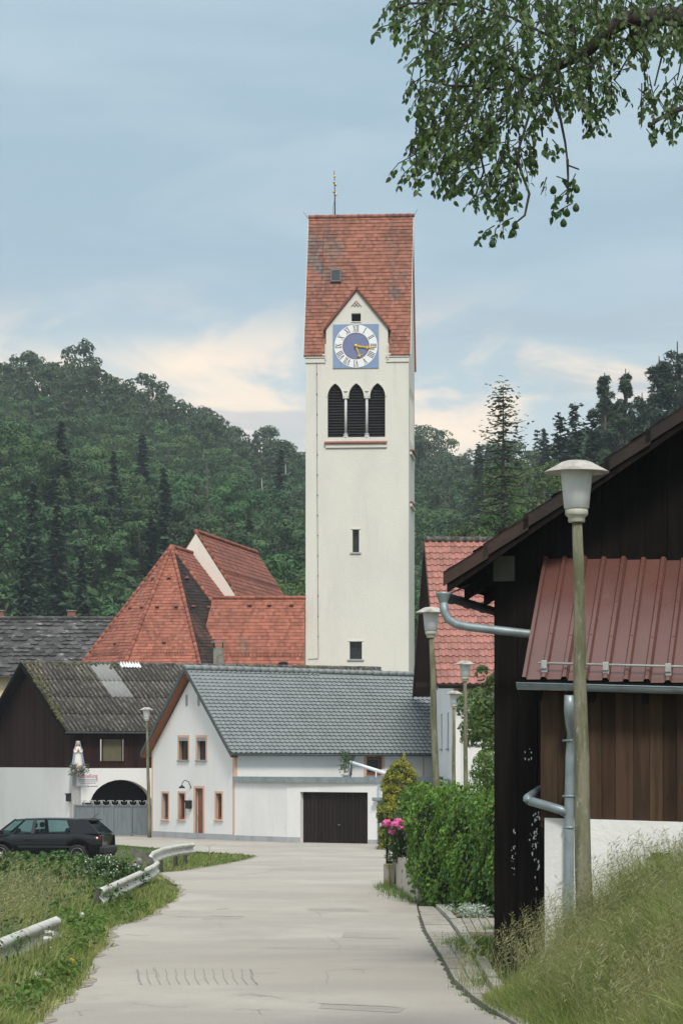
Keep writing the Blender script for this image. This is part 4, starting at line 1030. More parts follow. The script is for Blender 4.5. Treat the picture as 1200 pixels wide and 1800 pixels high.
def half_gutter(mb, a, c, r=.07, n=8):
    a, c = Vector(a), Vector(c); d = (c - a).normalized(); s = d.cross(Vector((0, 0, 1))).normalized(); vs = []; fs = []
    for p in (a, c):
        for q in (r, r - .012):
            for k in range(n + 1): an = math.pi * k / n; vs.append(p + s * math.cos(an) * q + Vector((0, 0, -math.sin(an) * q)))
    m = n + 1
    for k in range(n): fs += [(k, k + 1, 2 * m + k + 1, 2 * m + k), (m + k, 3 * m + k, 3 * m + k + 1, m + k + 1), (k, m + k, m + k + 1, k + 1)]
    fs += [(0, 2 * m, 3 * m, m), (n, m + n, 3 * m + n, 2 * m + n)]
    mb.smooth = True; mb.add(vs, fs); mb.smooth = False
b = MB(); half_gutter(b, (-OG, -OE - .06, zE + .0), (HL, -OE - .06, zE - .02), .075); b.build('gutter', 'dark_zinc', hg)
xq = lx(613.5); b = MB(); b.tube([(xq, -OE - .06, zE - .08), (xq, -.1, zE - .4), (xq, -.1, 2.66)], .06, 8); b.build('downpipe', 'dark_zinc', hg)
h = lh; window(hg, MW(Matrix(), h), h[1] - h[0], h[3] - h[2], 'brown_door', (0, 0), .14, .12, 'peach_trim', .13, 'grey_frame', curtain=True)
# annex with the garage
C0, C1, C2 = Vector((-4.33, 110.5, 0)), Vector((0, 0, 0)), Vector((0, 0, 0))
C1 = Vector(((504.5 - 600) / F * 107.8, 107.8, 0)); C2 = Vector(((672 - 600) / F * 105.2, 105.2, 0))
inv = Matrix.Translation(hg.location) @ Matrix.Rotation(hg.rotation_euler[2], 4, 'Z'); inv = inv.inverted()
def seg_matrix(a, c):
    d = (c - a).normalized(); return inv @ Matrix.Translation(a) @ Matrix.Rotation(math.atan2(d.y, d.x), 4, 'Z'), (c - a).length
annex = None
AZ = 2.52
M1, l1 = seg_matrix(C0, C1); M2, l2 = seg_matrix(C1, C2)
b = MB(M1); b.wall([(.02, -.4), (l1, -.4), (l1, AZ), (.02, AZ)], [], .2)
b.M = M2; d2 = (C2 - C1).normalized(); gxf = lambda px: along(px, (C1.x, C1.y), (d2.x, d2.y))
gz1_ = lambda px, py: zpx(py, C1.y + d2.y * gxf(px))
g0, g1 = gxf(527.5), gxf(646); ztop = gz1_(600, 1393)
b.wall([(0.002, -.4), (g0, -.4), (g0, ztop), (g1, ztop), (g1, -.4), (l2, -.4), (l2, AZ), (.002, AZ)], [], .3)
nrm = Vector((d2.y, -d2.x, 0)); C3 = C2 + Vector((2.9, 6.2, 0)) * .9
M3, l3 = seg_matrix(C2, C3); b.M = M3; b.wall([(.0, -.4), (l3, -.4), (l3, AZ), (.0, AZ)], [], .2)
b.build('annex_wall', 'white_plaster', hg)
b = MB(inv); poly_ = [C0 + Vector((-.06, -.06, 0)), C1 + Vector((-.03, -.12, 0)), C2 + Vector((.1, -.12, 0)), C3 + Vector((.1, 0, 0)), Vector((HK[0] + 8.4 * hx[0], HK[1] + 8.4 * hx[1], 0))]
b.slab([(p.x, p.y, AZ) for p in poly_], (0, 0, .05)); b.build('flat_roof', 'zinc', hg)
b = MB(inv); 
for p, q in ((poly_[0], poly_[1]), (poly_[1], poly_[2]), (poly_[2], poly_[3])):
    d = (q - p).normalized(); s = Vector((d.y, -d.x, 0)) * .03; b.slab([(p.x + s.x, p.y + s.y, AZ - .12), (q.x + s.x, q.y + s.y, AZ - .12), (q.x + s.x, q.y + s.y, AZ + .10), (p.x + s.x, p.y + s.y, AZ + .10)], -s)
b.build_each('roof_flashing', 'zinc', hg)
b = MB(M1); b.box(.03, l1 + .015, -.015, .0, -.4, .24); b.M = M2; b.box(.005, g0 - .005, -.015, 0, -.4, .24); b.box(g1 + .005, l2 + .01, -.015, 0, -.4, .2); b.build_each('plinth', 'grey_plinth', hg)
gd = MB(M2).box(g0, g1, .22, .27, -.35, ztop + .02).build('garage_door', 'garage_brown', hg)
n = 18
for k in range(n):
    x0 = g0 + (g1 - g0) * k / n; MB(M2).bbox(x0 + .006, x0 + (g1 - g0) / n - .006, .19, .22, -.02, ztop - .02, .008).build('plank', 'garage_brown', gd)
b = MB(M2); xm = (g0 + g1) / 2 + .1; b.tube([(xm, .19, .75), (xm, .14, .75), (xm + .12, .14, .75)], .015, 6); b.build('handle', 'zinc', gd)
b = MB(M2); xd = gxf(668); b.tube([(xd, -.1, AZ - .15), (xd, -.1, .1)], .045, 8); b.bbox(xd - .22, xd + .16, -.26, 0, gz1_(668, 1402) - .14, gz1_(668, 1402), .02); b.build('downpipe', 'zinc', hg)
# rolled awning pole and bench on the garage roof
aw = thing('awning', 'long white rolled awning arm slanting over the garage roof', 'awning', (px_to(650, 1351, 112.5).x, 112.5, 2.57))
al = Vector(aw.location); pa, pb = px_to(615, 1340, 112.6), px_to(684, 1362, 111.5)
b = MB(); b.tube([pa - al, pb - al], [.07, .085], 10); b.build('roller', 'awning', aw)
b = MB(); b.tube([pb - al, (pb.x - al.x, pb.y - al.y, 0)], .03, 6); b.tube([pa - al, (pa.x - al.x, pa.y - al.y, 0)], .03, 6); b.build('support', 'zinc', aw)
bn = thing('slatted_bench', 'small white slatted bench on the flat garage roof', 'bench', (px_to(674, 1366, 108).x, 108, 2.57))
for k in range(4): MB().bbox(-.34, .34, -.2 + k * .11, -.12 + k * .11, .30, .33, .006).build('slat', 'awning', bn)
b = MB(); [b.bbox(x - .02, x + .02, y - .02, y + .02, 0, .3, .004) for x in (-.3, .3) for y in (-.16, .16)]; b.build('frame', 'awning', bn)
rng = np.random.default_rng(5)
pt = thing('potted_climber', 'thin green climber growing up the dark downpipe on the garage roof', 'plant', (px_to(607, 1366, 111.6).x, 111.6, 2.57))
c = np.stack([rng.normal(size=26) * .13, rng.normal(size=26) * .08, rng.random(26) * .95 + .1], 1)
V, Fc, T = leaf_cloud(c, np.full((26, 3), .12), np.full(26, 14), .05, rng); link('foliage', np_mesh('foliage', V, Fc, 'shrub_leaf', T), pt)
b = MB(); b.lathe([(.11, 0), (.15, .10), (.15, .12)], (0, 0, 0), 12); b.build('pot', 'grey_plinth', pt)
b = MB(); b.tube([(0, 0, .2), (.03, 0, .6), (0, .02, 1.0)], .012, 5); b.build('stem', 'bark', pt)

# ------------------------------------------------------------------ dark barn with corrugated roof (left)
BK = (px_to(127, 1340, 120).x, 120.0); bx, by = (.9, .43), (-.43, .9); nb_ = math.hypot(.9, .43); bx = (bx[0] / nb_, bx[1] / nb_); by = (by[0] / nb_, by[1] / nb_)
lb = thing('barn', 'dark boarded barn with corrugated grey roof above whitewashed ground floor', 'barn', (BK[0], BK[1], 0), math.atan2(bx[1], bx[0]))
LW, LL = 11.2, 17.6; LE, LR = 4.62, 7.62; PZ = 2.93
lgx = lambda px: along(px, BK, bx); lzy = lambda px, py: zpx(py, BK[1] + bx[1] * lgx(px))
aL, aR = lgx(158), lgx(268); acx = (aL + aR) / 2; aw_ = (aR - aL) / 2; zsp = 1.25; ztp = lzy(212, 1371)
arc = [(aL, -.3), (aR, -.3)] + [(acx + aw_ * math.cos(t), zsp + (ztp - zsp) * math.sin(t)) for t in np.linspace(0, math.pi, 15)]
b = MB(); b.wall([(0, -.3), (LL, -.3), (LL, PZ), (0, PZ)], [arc], .4)
MBg = Matrix.Translation((0, LW, 0)) @ Matrix.Rotation(R(-90), 4, 'Z'); b.M = MBg; b.wall([(0, -.3), (LW - .42, -.3), (LW - .42, PZ + .02), (0, PZ + .02)], [], .4)
b.M = Matrix(); b.box(0, .41, .0, .42, -.3, PZ + .015); b.box(.4, LL, LW - .4, LW, -.3, PZ); b.build('lower_wall', 'white_plaster', lb)
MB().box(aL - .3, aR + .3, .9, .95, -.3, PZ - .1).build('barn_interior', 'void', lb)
bo = MB()
wz0, wz1, wx0, wx1 = lzy(197, 1338), lzy(197, 1300), lgx(181), lgx(213.5)
for k in range(int(LL / .22)):
    x0 = k * .22; t = random.uniform(0, .012); bo.tone = random.random(); 
    if wx0 - .1 < x0 + .11 < wx1 + .1: bo.box(x0, x0 + .216, .03 - t, .08, PZ, wz0); bo.box(x0, x0 + .216, .03 - t, .08, wz1, LE + .1)
    else: bo.box(x0, x0 + .216, .03 - t, .08, PZ + random.uniform(-.03, .0), LE + .1)
bo.build('side_boarding', 'red_brown_wood', lb, kind='stuff')
bo = MB(MBg); s_ = (LR - LE) / (LW / 2)
for k in range(int(LW / .2)):
    x0 = k * .2; x1 = x0 + .196; t = random.uniform(0, .012); bo.tone = random.random(); f = lambda x: LE + (LW / 2 - abs(x - LW / 2)) * s_ - .05
    bo.slab([(x0, .03 - t, PZ - .02), (x1, .03 - t, PZ - .02), (x1, .03 - t, f(x1)), (x0, .03 - t, f(x0))], (0, .06, 0))
bo.build('gable_boarding', 'red_brown_wood', lb, kind='stuff')
m = MB(); m.box(wx0, wx1, .0, .05, wz0, wz1); sh = m.build('shuttered_window', 'shutter_olive', lb)
m = MB(); e = .06; m.box(wx0 - e, wx1 + e, -.01, .04, wz1, wz1 + e); m.box(wx0 - e, wx1 + e, -.01, .04, wz0 - e, wz0); m.box(wx0 - e, wx0, -.01, .04, wz0, wz1); m.box(wx1, wx1 + e, -.01, .04, wz0, wz1); m.build('frame', 'red_brown_wood', sh)
# corrugated sheets, each one an object
OGl, OEl = .45, .35
exl, eyl, ezl = frame3((-OGl, -OEl, LE - OEl * s_ + .12), (1, -OEl, LE - OEl * s_ + .12), (-OGl, LW / 2, LR + .12))
Lsl = math.hypot(LW / 2 + OEl, (LW / 2 + OEl) * s_); ncr = 4; hs = Lsl / ncr; ncl = 17; ws = (LL + OGl + .2) / ncl
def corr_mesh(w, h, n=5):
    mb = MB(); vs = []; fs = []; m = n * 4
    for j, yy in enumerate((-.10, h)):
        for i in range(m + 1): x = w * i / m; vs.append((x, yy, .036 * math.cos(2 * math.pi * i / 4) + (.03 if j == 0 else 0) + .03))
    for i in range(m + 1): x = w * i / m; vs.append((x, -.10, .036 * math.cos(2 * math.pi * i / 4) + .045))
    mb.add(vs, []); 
    for i in range(m): mb.f += [(i, i + 1, m + 2 + i, m + 1 + i), (i, 2 * m + 2 + i, 2 * m + 3 + i, i + 1)]; mb.m += [1 if i % 4 in (1, 2) else 0] * 2; mb.t += [.5, .5]; mb.sm += [True, False]  # trough faces take the darker slot: valley shade put into colour
    o = mb.build('roof_sheet', ['fibre_cement', 'fibre_trough_shade']); me = o.data; bpy.data.objects.remove(o); return me
cme = corr_mesh(ws, hs); cml = cme.copy(); cml.materials.clear(); cml.materials.append(MATS['light_sheet']); cml.materials.append(MATS['fibre_cement'])  # pale sheets get painted trough shade too, from the plain sheet colour
mw = MB(); Ml = Matrix(((exl.x, eyl.x, ezl.x, 0), (exl.y, eyl.y, ezl.y, 0), (exl.z, eyl.z, ezl.z, 0), (0, 0, 0, 1)))
q_ = Ml.to_quaternion()
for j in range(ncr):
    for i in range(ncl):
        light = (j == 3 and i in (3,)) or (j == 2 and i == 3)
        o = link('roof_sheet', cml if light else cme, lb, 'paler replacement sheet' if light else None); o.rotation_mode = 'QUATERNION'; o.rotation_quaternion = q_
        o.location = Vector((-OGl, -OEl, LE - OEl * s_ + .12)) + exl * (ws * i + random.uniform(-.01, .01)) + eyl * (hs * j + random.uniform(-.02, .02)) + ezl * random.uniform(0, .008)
b = MB(); b.slab([(-OGl, -OEl + .05, LE - OEl * s_ + .08), (LL + .15, -OEl + .05, LE - OEl * s_ + .08), (LL + .15, LW / 2, LR + .08), (-OGl, LW / 2, LR + .08)], (0, 0, -.12))
b.slab([(-OGl, LW + OEl, LE - OEl * s_ + .08), (-OGl, LW / 2, LR + .08), (LL + .15, LW / 2, LR + .08), (LL + .15, LW + OEl, LE - OEl * s_ + .08)], (0, 0, -.12)); b.build('roof_deck', 'dark_wood', lb)
b = MB(); ridge_caps(b, (-OGl, LW / 2, LR + .14), (LL + .15, LW / 2, LR + .14), .10, 1.05); b.build('ridge_cap', 'fibre_cement', lb)
# moss along the verge and ridge
rng = np.random.default_rng(8); b = MB()
for k in range(200):
    if k < 120: t = rng.random() ** 1.3; x = -OGl + abs(rng.normal()) * .33 * (1.2 - t) + .03; yv = LW / 2 * (1 - t * .95)
    else: x = rng.choice([rng.uniform(0, 4.5), rng.uniform(11, 17)]); yv = LW / 2 - abs(rng.normal()) * .25
    z = LE + yv * s_ + .17; r_ = rng.uniform(.05, .12); b.lathe([(r_, -.05), (r_ * .85, .02), (r_ * .4, .05)], (x, yv, z), 6)
b.build('moss_cushions', 'moss', lb, kind='stuff')
b = MB(); half_gutter(b, (-OGl, -OEl - .07, LE - OEl * s_ + .1), (LL, -OEl - .07, LE - OEl * s_ + .08), .08); b.build('gutter', 'dark_zinc', lb)
b = MB()
for y_e in (-OEl, LW + OEl): b.slab([(-OGl - .03, y_e, LE - OEl * s_ - .04), (-OGl - .03, y_e, LE - OEl * s_ + .17), (-OGl - .03, LW / 2, LR + .17), (-OGl - .03, LW / 2, LR - .04)], (.03, 0, 0))
b.build_each('verge_board', 'dark_wood', lb)
# bright translucent ridge piece
xa, xb = along(207, (BK[0] + by[0] * LW / 2, BK[1] + by[1] * LW / 2), bx), along(243, (BK[0] + by[0] * LW / 2, BK[1] + by[1] * LW / 2), bx)
o = link('ridge_sheet', None, lb); bpy.data.objects.remove(o)
m = MB(); n = 28; vs = []
for i in range(n + 1): x = xa + (xb - xa) * i / n; z_ = .03 * math.cos(math.pi * i / 2); vs += [(x, LW / 2 - .42, LR + .02 - .42 * s_ + .19 + z_), (x, LW / 2, LR + .24 + z_)]
m.add(vs, [(2 * i, 2 * i + 2, 2 * i + 3, 2 * i + 1) for i in range(n)]); m.build('ridge_sheet', 'white_frame', lb, 'short bright white corrugated piece on the ridge')
# sign, statue, letter box, gate
def corner(px, py, off=.0): x = lgx(px); return Vector((x, -off, lzy(px, py)))
Mb = Matrix.Translation(lb.location) @ Matrix.Rotation(lb.rotation_euler[2], 4, 'Z')
p = Mb @ corner(153, 1382, .03)
sg = thing('exhibition_sign', 'white sign with pink lettering on the barn wall left of the arch', 'sign', p, lb.rotation_euler[2])
sw_ = lgx(171.5) - lgx(134); sh_ = .61; MB().box(-sw_ / 2, sw_ / 2, 0, .02, 0, sh_).build('panel', 'sign_white', sg)
def text(s, size, loc, m, parent, name='lettering', rx=90, fit=None, depth=.003):
    cu = bpy.data.curves.new(name, 'FONT'); cu.body = s; cu.size = size; cu.align_x = 'CENTER'; cu.extrude = depth; cu.materials.append(MATS[m]); cu.resolution_u = 3
    t_ = bpy.data.objects.new('t', cu); COL.objects.link(t_); bpy.context.view_layer.update()
    me = bpy.data.meshes.new_from_object(t_.evaluated_get(bpy.context.evaluated_depsgraph_get())); w = t_.dimensions.x; bpy.data.objects.remove(t_)
    o = link(name, me, parent); o.location = loc; o.rotation_euler = (R(rx), 0, 0)
    if fit and w > 0: o.scale = (fit / w, 1, 1)
    return o
text('Ausstellung', .26, (0, -.006, .36), 'print_magenta', sg, fit=sw_ * .96)
for k, (w_, z) in enumerate(((.92, .27), (.86, .20), (.66, .11))):
    m = MB(); x = -sw_ * w_ / 2 + (.04 if k < 2 else 0)
    while x < sw_ * w_ / 2: l_ = random.uniform(.03, .10); m.box(x, x + l_, -.006, -.002, z, z + .028); x += l_ + .02
    m.build('small_print', 'print_grey', sg)
p = Mb @ corner(121, 1409, .0); p = px_to(121, 1409, 120.3)
lt = thing('letter_box', 'small dark box fixed to the white barn wall left of the sign', 'box', Mb @ Vector((.0, 0, zpx(1409.5, 120))), lb.rotation_euler[2] )
MB(Matrix.Rotation(R(-90), 4, 'Z')).bbox(-.42, -.14, -.16, 0, 0, .33, .02).build('case', 'iron', lt); MB(Matrix.Rotation(R(-90), 4, 'Z')).bbox(-.44, -.12, -.19, 0, .30, .36, .01).build('lid', 'iron', lt)
# beam stub beside the arch
b = MB(); x = lgx(152); z = lzy(152, 1413); b.bbox(x - .2, x + .35, -.05, .1, z - .04, z + .04, .01); b.bbox(x - .22, x - .16, -.08, 0, z - .12, z + .06, .01); b.build('gate_hook', 'iron', lb)

# grey double gate in front of the arch
Ga, Gb = px_to(131.5, 1340, 118.2), px_to(265.5, 1340, 116.9); Ga.z = Gb.z = 0
dg = (Gb - Ga); gl_ = dg.length; gate = thing('yard_gate', 'grey sheet metal double gate with scrollwork crest beside the white house', 'gate', Ga, math.atan2(dg.y, dg.x))
ph = 1.34
for k in range(4):
    x0, x1 = gl_ * k / 4, gl_ * (k + 1) / 4; m = MB(); m.box(x0 + .04, x1 - .04, .01, .03, .1, ph - .02)
    for q in range(3): x = x0 + (x1 - x0) * (q + 1) / 4; m.box(x - .008, x + .008, -.0, .01, .14, ph - .06)
    m.build('panel', 'gate_grey', gate)
for k in range(5):
    x = gl_ * k / 4; w_ = .05 if k in (0, 2, 4) else .03; MB().bbox(x - w_, x + w_, -.03, .05, 0, ph + .02, .008).build('post', 'gate_grey', gate)
for z0_, nm in ((.06, 'bottom_rail'), (ph - .05, 'top_rail')): MB().box(.05, gl_ - .05, -.02, .045, z0_, z0_ + .06).build(nm, 'gate_grey', gate)
n = 17
for k in range(n):
    x = gl_ * (k + .5) / n; s = 1 if k % 2 else -1; m = MB(); pts = []
    for t in np.linspace(0, 1, 12): a = -math.pi / 2 + s * t * 4.6; r_ = .115 * (1 - .55 * t); pts.append((x + r_ * math.cos(a) * 1.0, .01, ph + .13 + r_ * math.sin(a)))
    m.tube(pts, .014, 5); m.tube([(x + .09 * s, .01, ph), (x + .06 * s, .01, ph + .13), (x + .11 * s, .01, ph + .22)], .012, 5); m.build('scroll', 'galvanised', gate)

# statue on the barn corner
p = Mb @ Vector((.12, -.42, zpx(1352, 119.8)))
st = thing('madonna_statue', 'robed white and blue statue with crown of roses on the barn corner', 'statue', p, R(8))
b = MB(); b.bbox(-.3, .3, -.2, .5, -.08, .0, .02); b.build('bracket', 'stone', st)
b = MB(); b.lathe([(.24, 0), (.235, .15), (.20, .4), (.17, .6), (.155, .75), (.165, .86), (.12, .95), (.055, 1.0), (.05, 1.03)], (0, 0, 0), 18, sy=.72); b.build('robe', 'statue_white', st)
b = MB(); n = 22; prof = [(.31, 0), (.29, .2), (.24, .45), (.20, .72), (.185, .88), (.13, 1.0), (.115, 1.1), (.09, 1.2), (.03, 1.24)]; vs = []; fs = []
for r_, z in prof:
    for k in range(n + 1): a = R(-50) + R(280) * k / n; rr_ = r_ * (1 + .05 * math.sin(k * 2.1) * (1.1 - z)); vs.append((rr_ * math.cos(a), rr_ * math.sin(a) * .8 + .03, z))
for i in range(len(prof) - 1):
    for k in range(n): q = i * (n + 1) + k; fs.append((q, q + 1, q + n + 2, q + n + 1))
b.smooth = True; b.add(vs, fs); b.smooth = False; b.build('mantle', 'statue_blue', st)
b = MB(); b.lathe([(.03, 0), (.06, .03), (.072, .09), (.066, .15), (.03, .19)], (0, -.03, 1.0), 14); b.lathe([(.008, 0), (.012, .02), (.004, .035)], (0, -.105, 1.07), 6); hd = b.build('head', 'skin', st)
b = MB(); b.tube([(.07, -.10, .72), (.015, -.18, .82), (.0, -.185, .93)], [.035, .028, .008], 7); b.tube([(-.07, -.10, .72), (-.015, -.18, .82), (.0, -.185, .93)], [.035, .028, .008], 7); b.build('praying_hands', 'skin', st)
b = MB(); b.tube([(.16, 0, .83), (.13, -.08, .72), (.04, -.15, .75)], [.05, .05, .04], 7); b.tube([(-.16, 0, .83), (-.13, -.08, .72), (-.04, -.15, .75)], [.05, .05, .04], 7); b.build('sleeves', 'statue_white', st)
b = MB(); b.lathe([(.085, 0), (.1, .03), (.085, .06), (.075, .03), (.085, 0)], (0, .0, 1.16), 14); b.build('wreath', 'column_stone', st)
rng = np.random.default_rng(21); c = np.stack([rng.uniform(-.42, .42, 40), rng.uniform(-.3, .05, 40), rng.uniform(-.25, .22, 40)], 1)
V, Fc, T = leaf_cloud(c, np.full((40, 3), .09), np.full(40, 9), .045, rng); link('garland_leaves', np_mesh('garland_leaves', V, Fc, 'shrub_leaf', T), st, kind='stuff')
c = np.stack([rng.uniform(-.36, .36, 26), rng.uniform(-.34, -.12, 26), rng.uniform(-.1, .2, 26)], 1)
V, Fc, T = leaf_cloud(c, np.full((26, 3), .035), np.full(26, 10), .03, rng); link('garland_flowers', np_mesh('garland_flowers', V, Fc, 'statue_white', T), st, kind='stuff')
c = np.stack([rng.uniform(-.3, .3, 7), rng.uniform(-.34, -.2, 7), rng.uniform(0, .2, 7)], 1)
V, Fc, T = leaf_cloud(c, np.full((7, 3), .03), np.full(7, 10), .025, rng); link('garland_roses', np_mesh('garland_roses', V, Fc, 'peony', T), st, kind='stuff')

# ------------------------------------------------------------------ mossy slate-roofed building behind
sb = thing('slate_building', 'cream building behind the dark barn under lumpy lichen-covered slate roof', 'building', (-40, 189, 0), R(0))
zt_, ze_ = zpx(1089, 193.5), zpx(1189, 188.4); b = MB(); Ls = 25.5
exs, eys, ezs = tiled_face(b, [(-1, -.6, ze_), (Ls + .9, -.6, ze_), (Ls + .9, 4.2, zt_), (-1, 4.2, zt_)], .55, .42, jit=.07, thick=.06, lift=.08)
b.slab([(-1, 9.4, ze_), (-1, 4.2, zt_), (Ls + .9, 4.2, zt_), (Ls + .9, 9.4, ze_)], (0, 0, -.1)); b.build('roof', 'mossy_slate', sb, kind='stuff')
b = MB(); ridge_caps(b, (-1, 4.2, zt_ + .08), (Ls + .9, 4.2, zt_ + .08), .13, .6); b.build('ridge_tiles', 'mossy_slate', sb, kind='stuff')
b = MB(); b.box(0, Ls, 0, 8.8, -.3, ze_ + .2); b.slab([(Ls, 0, ze_ + .1), (Ls, 8.8, ze_ + .1), (Ls, 4.2, zt_ - .15)], (-.3, 0, 0)); b.build('wall', 'cream_wall', sb)
b = MB(); half_gutter(b, (-1, -.72, ze_), (Ls + .9, -.72, ze_), .10); b.build('gutter', 'dark_zinc', sb)
for px, w_ in ((127, .28), (1, .3)):
    x = (px - 600) / F * 194 + 40; b = MB(); b.bbox(x - w_, x + w_, 4.4, 5.0, zt_ - .6, zt_ + .55, .02); o = b.build('chimney', 'brick_red', sb); MB().bbox(x - w_ - .06, x + w_ + .06, 4.34, 5.06, zt_ + .56, zt_ + .66, .02).build('chimney_cap', 'stone', o)
# mossy square chimney with metal hood between barn and church
p = px_to(375, 1175, 131); cz = thing('hooded_chimney', 'square mossy chimney with metal hood rising behind the barn ridge', 'chimney', (p.x, 136.4, 0))
zc = zpx(1129, 136.4); b = MB(); b.bbox(-.24, .24, -.24, .24, 4.5, zc - .28, .01); b.build('shaft', 'post_concrete', cz)
b = MB(); [b.box(x - .02, x + .02, y - .02, y + .02, zc - .28, zc) for x in (-.22, .22) for y in (-.22, .22)]; b.build_each('hood_post', 'iron', cz)
b = MB(); n = 8; vs = []
for i in range(n + 1): a = math.pi * i / n; vs += [(-.36 * math.cos(a), -.33, zc + .13 * math.sin(a)), (-.36 * math.cos(a), .33, zc + .13 * math.sin(a))]
b.add(vs, [(2 * i, 2 * i + 2, 2 * i + 3, 2 * i + 1) for i in range(n)]); b.box(-.37, .37, -.34, .34, zc - .03, zc); b.build('hood', 'zinc', cz)

# ------------------------------------------------------------------ white house with pink-red tiled roof (right)
RO = (4.31, 105.0); rxd = (.999, .042); ryd = (-.042, .999)
rh_ = thing('tall_white_house', 'tall white house with pink-red pantiled roof between tower and dark barn', 'house', (RO[0], RO[1], 0), math.atan2(.042, .999))
RW, RL = 12.0, 10.5; RE, RRz = 6.64, 11.98
s_ = (RRz - RE) / (RW / 2); MR = Matrix.Translation((0, RW, 0)) @ Matrix.Rotation(R(-90), 4, 'Z')
wy = lambda px: RW - along(px, RO, ryd); 
b = MB(MR); hl = []
for px0, px1 in ((779.5, 783), (786, 788.5), (791, 794.5)):
    hl.append((min(wy(px0), RW - .3), min(wy(px1), RW - .2), zpx(1318, 114), zpx(1252, 114)))
hl = [(RW - .0 - d0, RW - d0 + .75, zpx(1316, 108), zpx(1253, 108)) for d0 in (9.3, 6.2, 3.0)]
b.wall([(0, -.3), (RW, -.3), (RW, RE - .1), (RW / 2, RRz - .2), (0, RE - .1)], [rect(h) for h in hl], .3)
b.M = Matrix(); fw_ = lambda px: along(px, RO, rxd)
fh = (fw_(825), fw_(868), zpx(1308, 105.2), zpx(1257, 105.2))
b.wall([(.31, -.3), (RL, -.3), (RL, RE - .05), (.31, RE - .05)], [rect(fh)], .3); b.box(RL - .3, RL, .31, RW, -.3, RE); b.box(.3, RL, RW - .3, RW - .01, -.3, RE)
b.build('wall', 'white_plaster', rh_)
for h in hl: window(rh_, MW(MR, h), h[1] - h[0], h[3] - h[2], 'grey_frame', (0, 0), .06, .1, sill='grey_frame')
window(rh_, MW(Matrix(), fh), fh[1] - fh[0], fh[3] - fh[2], 'white_frame', (1, 0), .08, .12, sill='grey_frame', surround='grey_frame', sw=.06)
b = MB(MR); b.bbox(RW - 3.1, RW + .12, -.12, .0, zpx(1370, 105.5) - .1, zpx(1370, 105.5), .01); b.build('band', 'grey_frame', rh_)
# gable boarding under the roof, plank by plank
nbd = 26
for k in range(nbd):
    x0 = RW * k / nbd; x1 = RW * (k + 1) / nbd - .01; f = lambda x: RE + (RW / 2 - abs(x - RW / 2)) * s_ - .16; z0_ = RE - .3
    m = MB(MR); m.slab([(x0, -.04, z0_), (x1, -.04, z0_), (x1, -.04, max(z0_ + .05, f(x1))), (x0, -.04, max(z0_ + .05, f(x0)))], (0, .035, 0)); m.build('gable_plank', 'gable_wood', rh_)
OGr, OEr = .70, .75; zEr = RE - OEr * s_ + .2; zRr = RRz + .2
er, fr, nr_ = frame3((-OGr, -OEr, zEr), (RL, -OEr, zEr), (-OGr, RW / 2, zRr)); Lr = math.hypot(RW / 2 + OEr, (RW / 2 + OEr) * s_)
rows_, cw_ = 22, .255; rhh = Lr / rows_
def pan_mesh():
    mb = MB(); h = .05; prof = [(0, h * .9), (.14, h * .4), (.34, 0), (.58, 0), (.78, h * .8), (.9, h), (1, h * .92)]; vs = []
    for q, zz in prof: vs += [(cw_ * q, 0, zz + .045), (cw_ * q, rhh * 1.08, zz + .006), (cw_ * q, 0, zz + .012)]
    n = len(prof); mb.add(vs, [(3 * k, 3 * k + 3, 3 * k + 4, 3 * k + 1) for k in range(n - 1)] + [(3 * k, 3 * k + 2, 3 * k + 5, 3 * k + 3) for k in range(n - 1)])
    o = mb.build('roof_tile', 'pink_tile'); me = o.data; bpy.data.objects.remove(o); return me
pm = pan_mesh(); qr = Matrix(((er.x, fr.x, nr_.x), (er.y, fr.y, nr_.y), (er.z, fr.z, nr_.z))).to_quaternion(); P0 = Vector((-OGr, -OEr, zEr)); ncol = int((RL + OGr) / cw_)
for j in range(rows_):
    for i in range(min(13, ncol)):
        o = link('roof_tile', pm, rh_); o.rotation_mode = 'QUATERNION'; o.rotation_quaternion = qr
        o.location = P0 + er * (cw_ * i) + fr * (rhh * j + random.uniform(-.008, .008)) + nr_ * random.uniform(0, .006)
mb = MB(); q0 = P0 + er * (cw_ * 13); tiles(mb, q0, er, fr, nr_, [(0, 0), (cw_ * (ncol - 13), 0), (cw_ * (ncol - 13), Lr), (0, Lr)], cw_, rhh, 'wave'); mb.build('far_roof_tiles', 'pink_tile', rh_, kind='stuff')
b = MB(); b.slab([(-OGr + .04, -OEr + .03, zEr - .02), (RL, -OEr + .03, zEr - .02), (RL, RW / 2, zRr - .02), (-OGr + .04, RW / 2, zRr - .02)], (0, 0, -.14)); b.slab([(-OGr, RW + OEr, zEr), (-OGr, RW / 2, zRr), (RL, RW / 2, zRr), (RL, RW + OEr, zEr)], (0, 0, -.14)); b.build('roof_deck', 'gable_wood', rh_)
b = MB(); ridge_caps(b, (-OGr, RW / 2, zRr + .06), (RL, RW / 2, zRr + .06), .14, .4); b.build('ridge_tiles', 'fibre_cement', rh_)
b = MB()
for y_e in (-OEr, RW + OEr): b.slab([(-OGr - .02, y_e, zEr - .22), (-OGr - .02, y_e, zEr + .08), (-OGr - .02, RW / 2, zRr + .08), (-OGr - .02, RW / 2, zRr - .22)], (.04, 0, 0))
b.build('bargeboard', 'gable_wood', rh_)
b = MB(); half_gutter(b, (-OGr, -OEr - .09, zEr + .02), (RL, -OEr - .09, zEr + .02), .09); b.build('gutter', 'window_frame', rh_)
for k in range(7): x = .2 + k * 1.2; MB().box(x, x + .12, -OEr + .02, -.0, zEr - .26, zEr - .1).build('rafter_end', 'gable_wood', rh_)
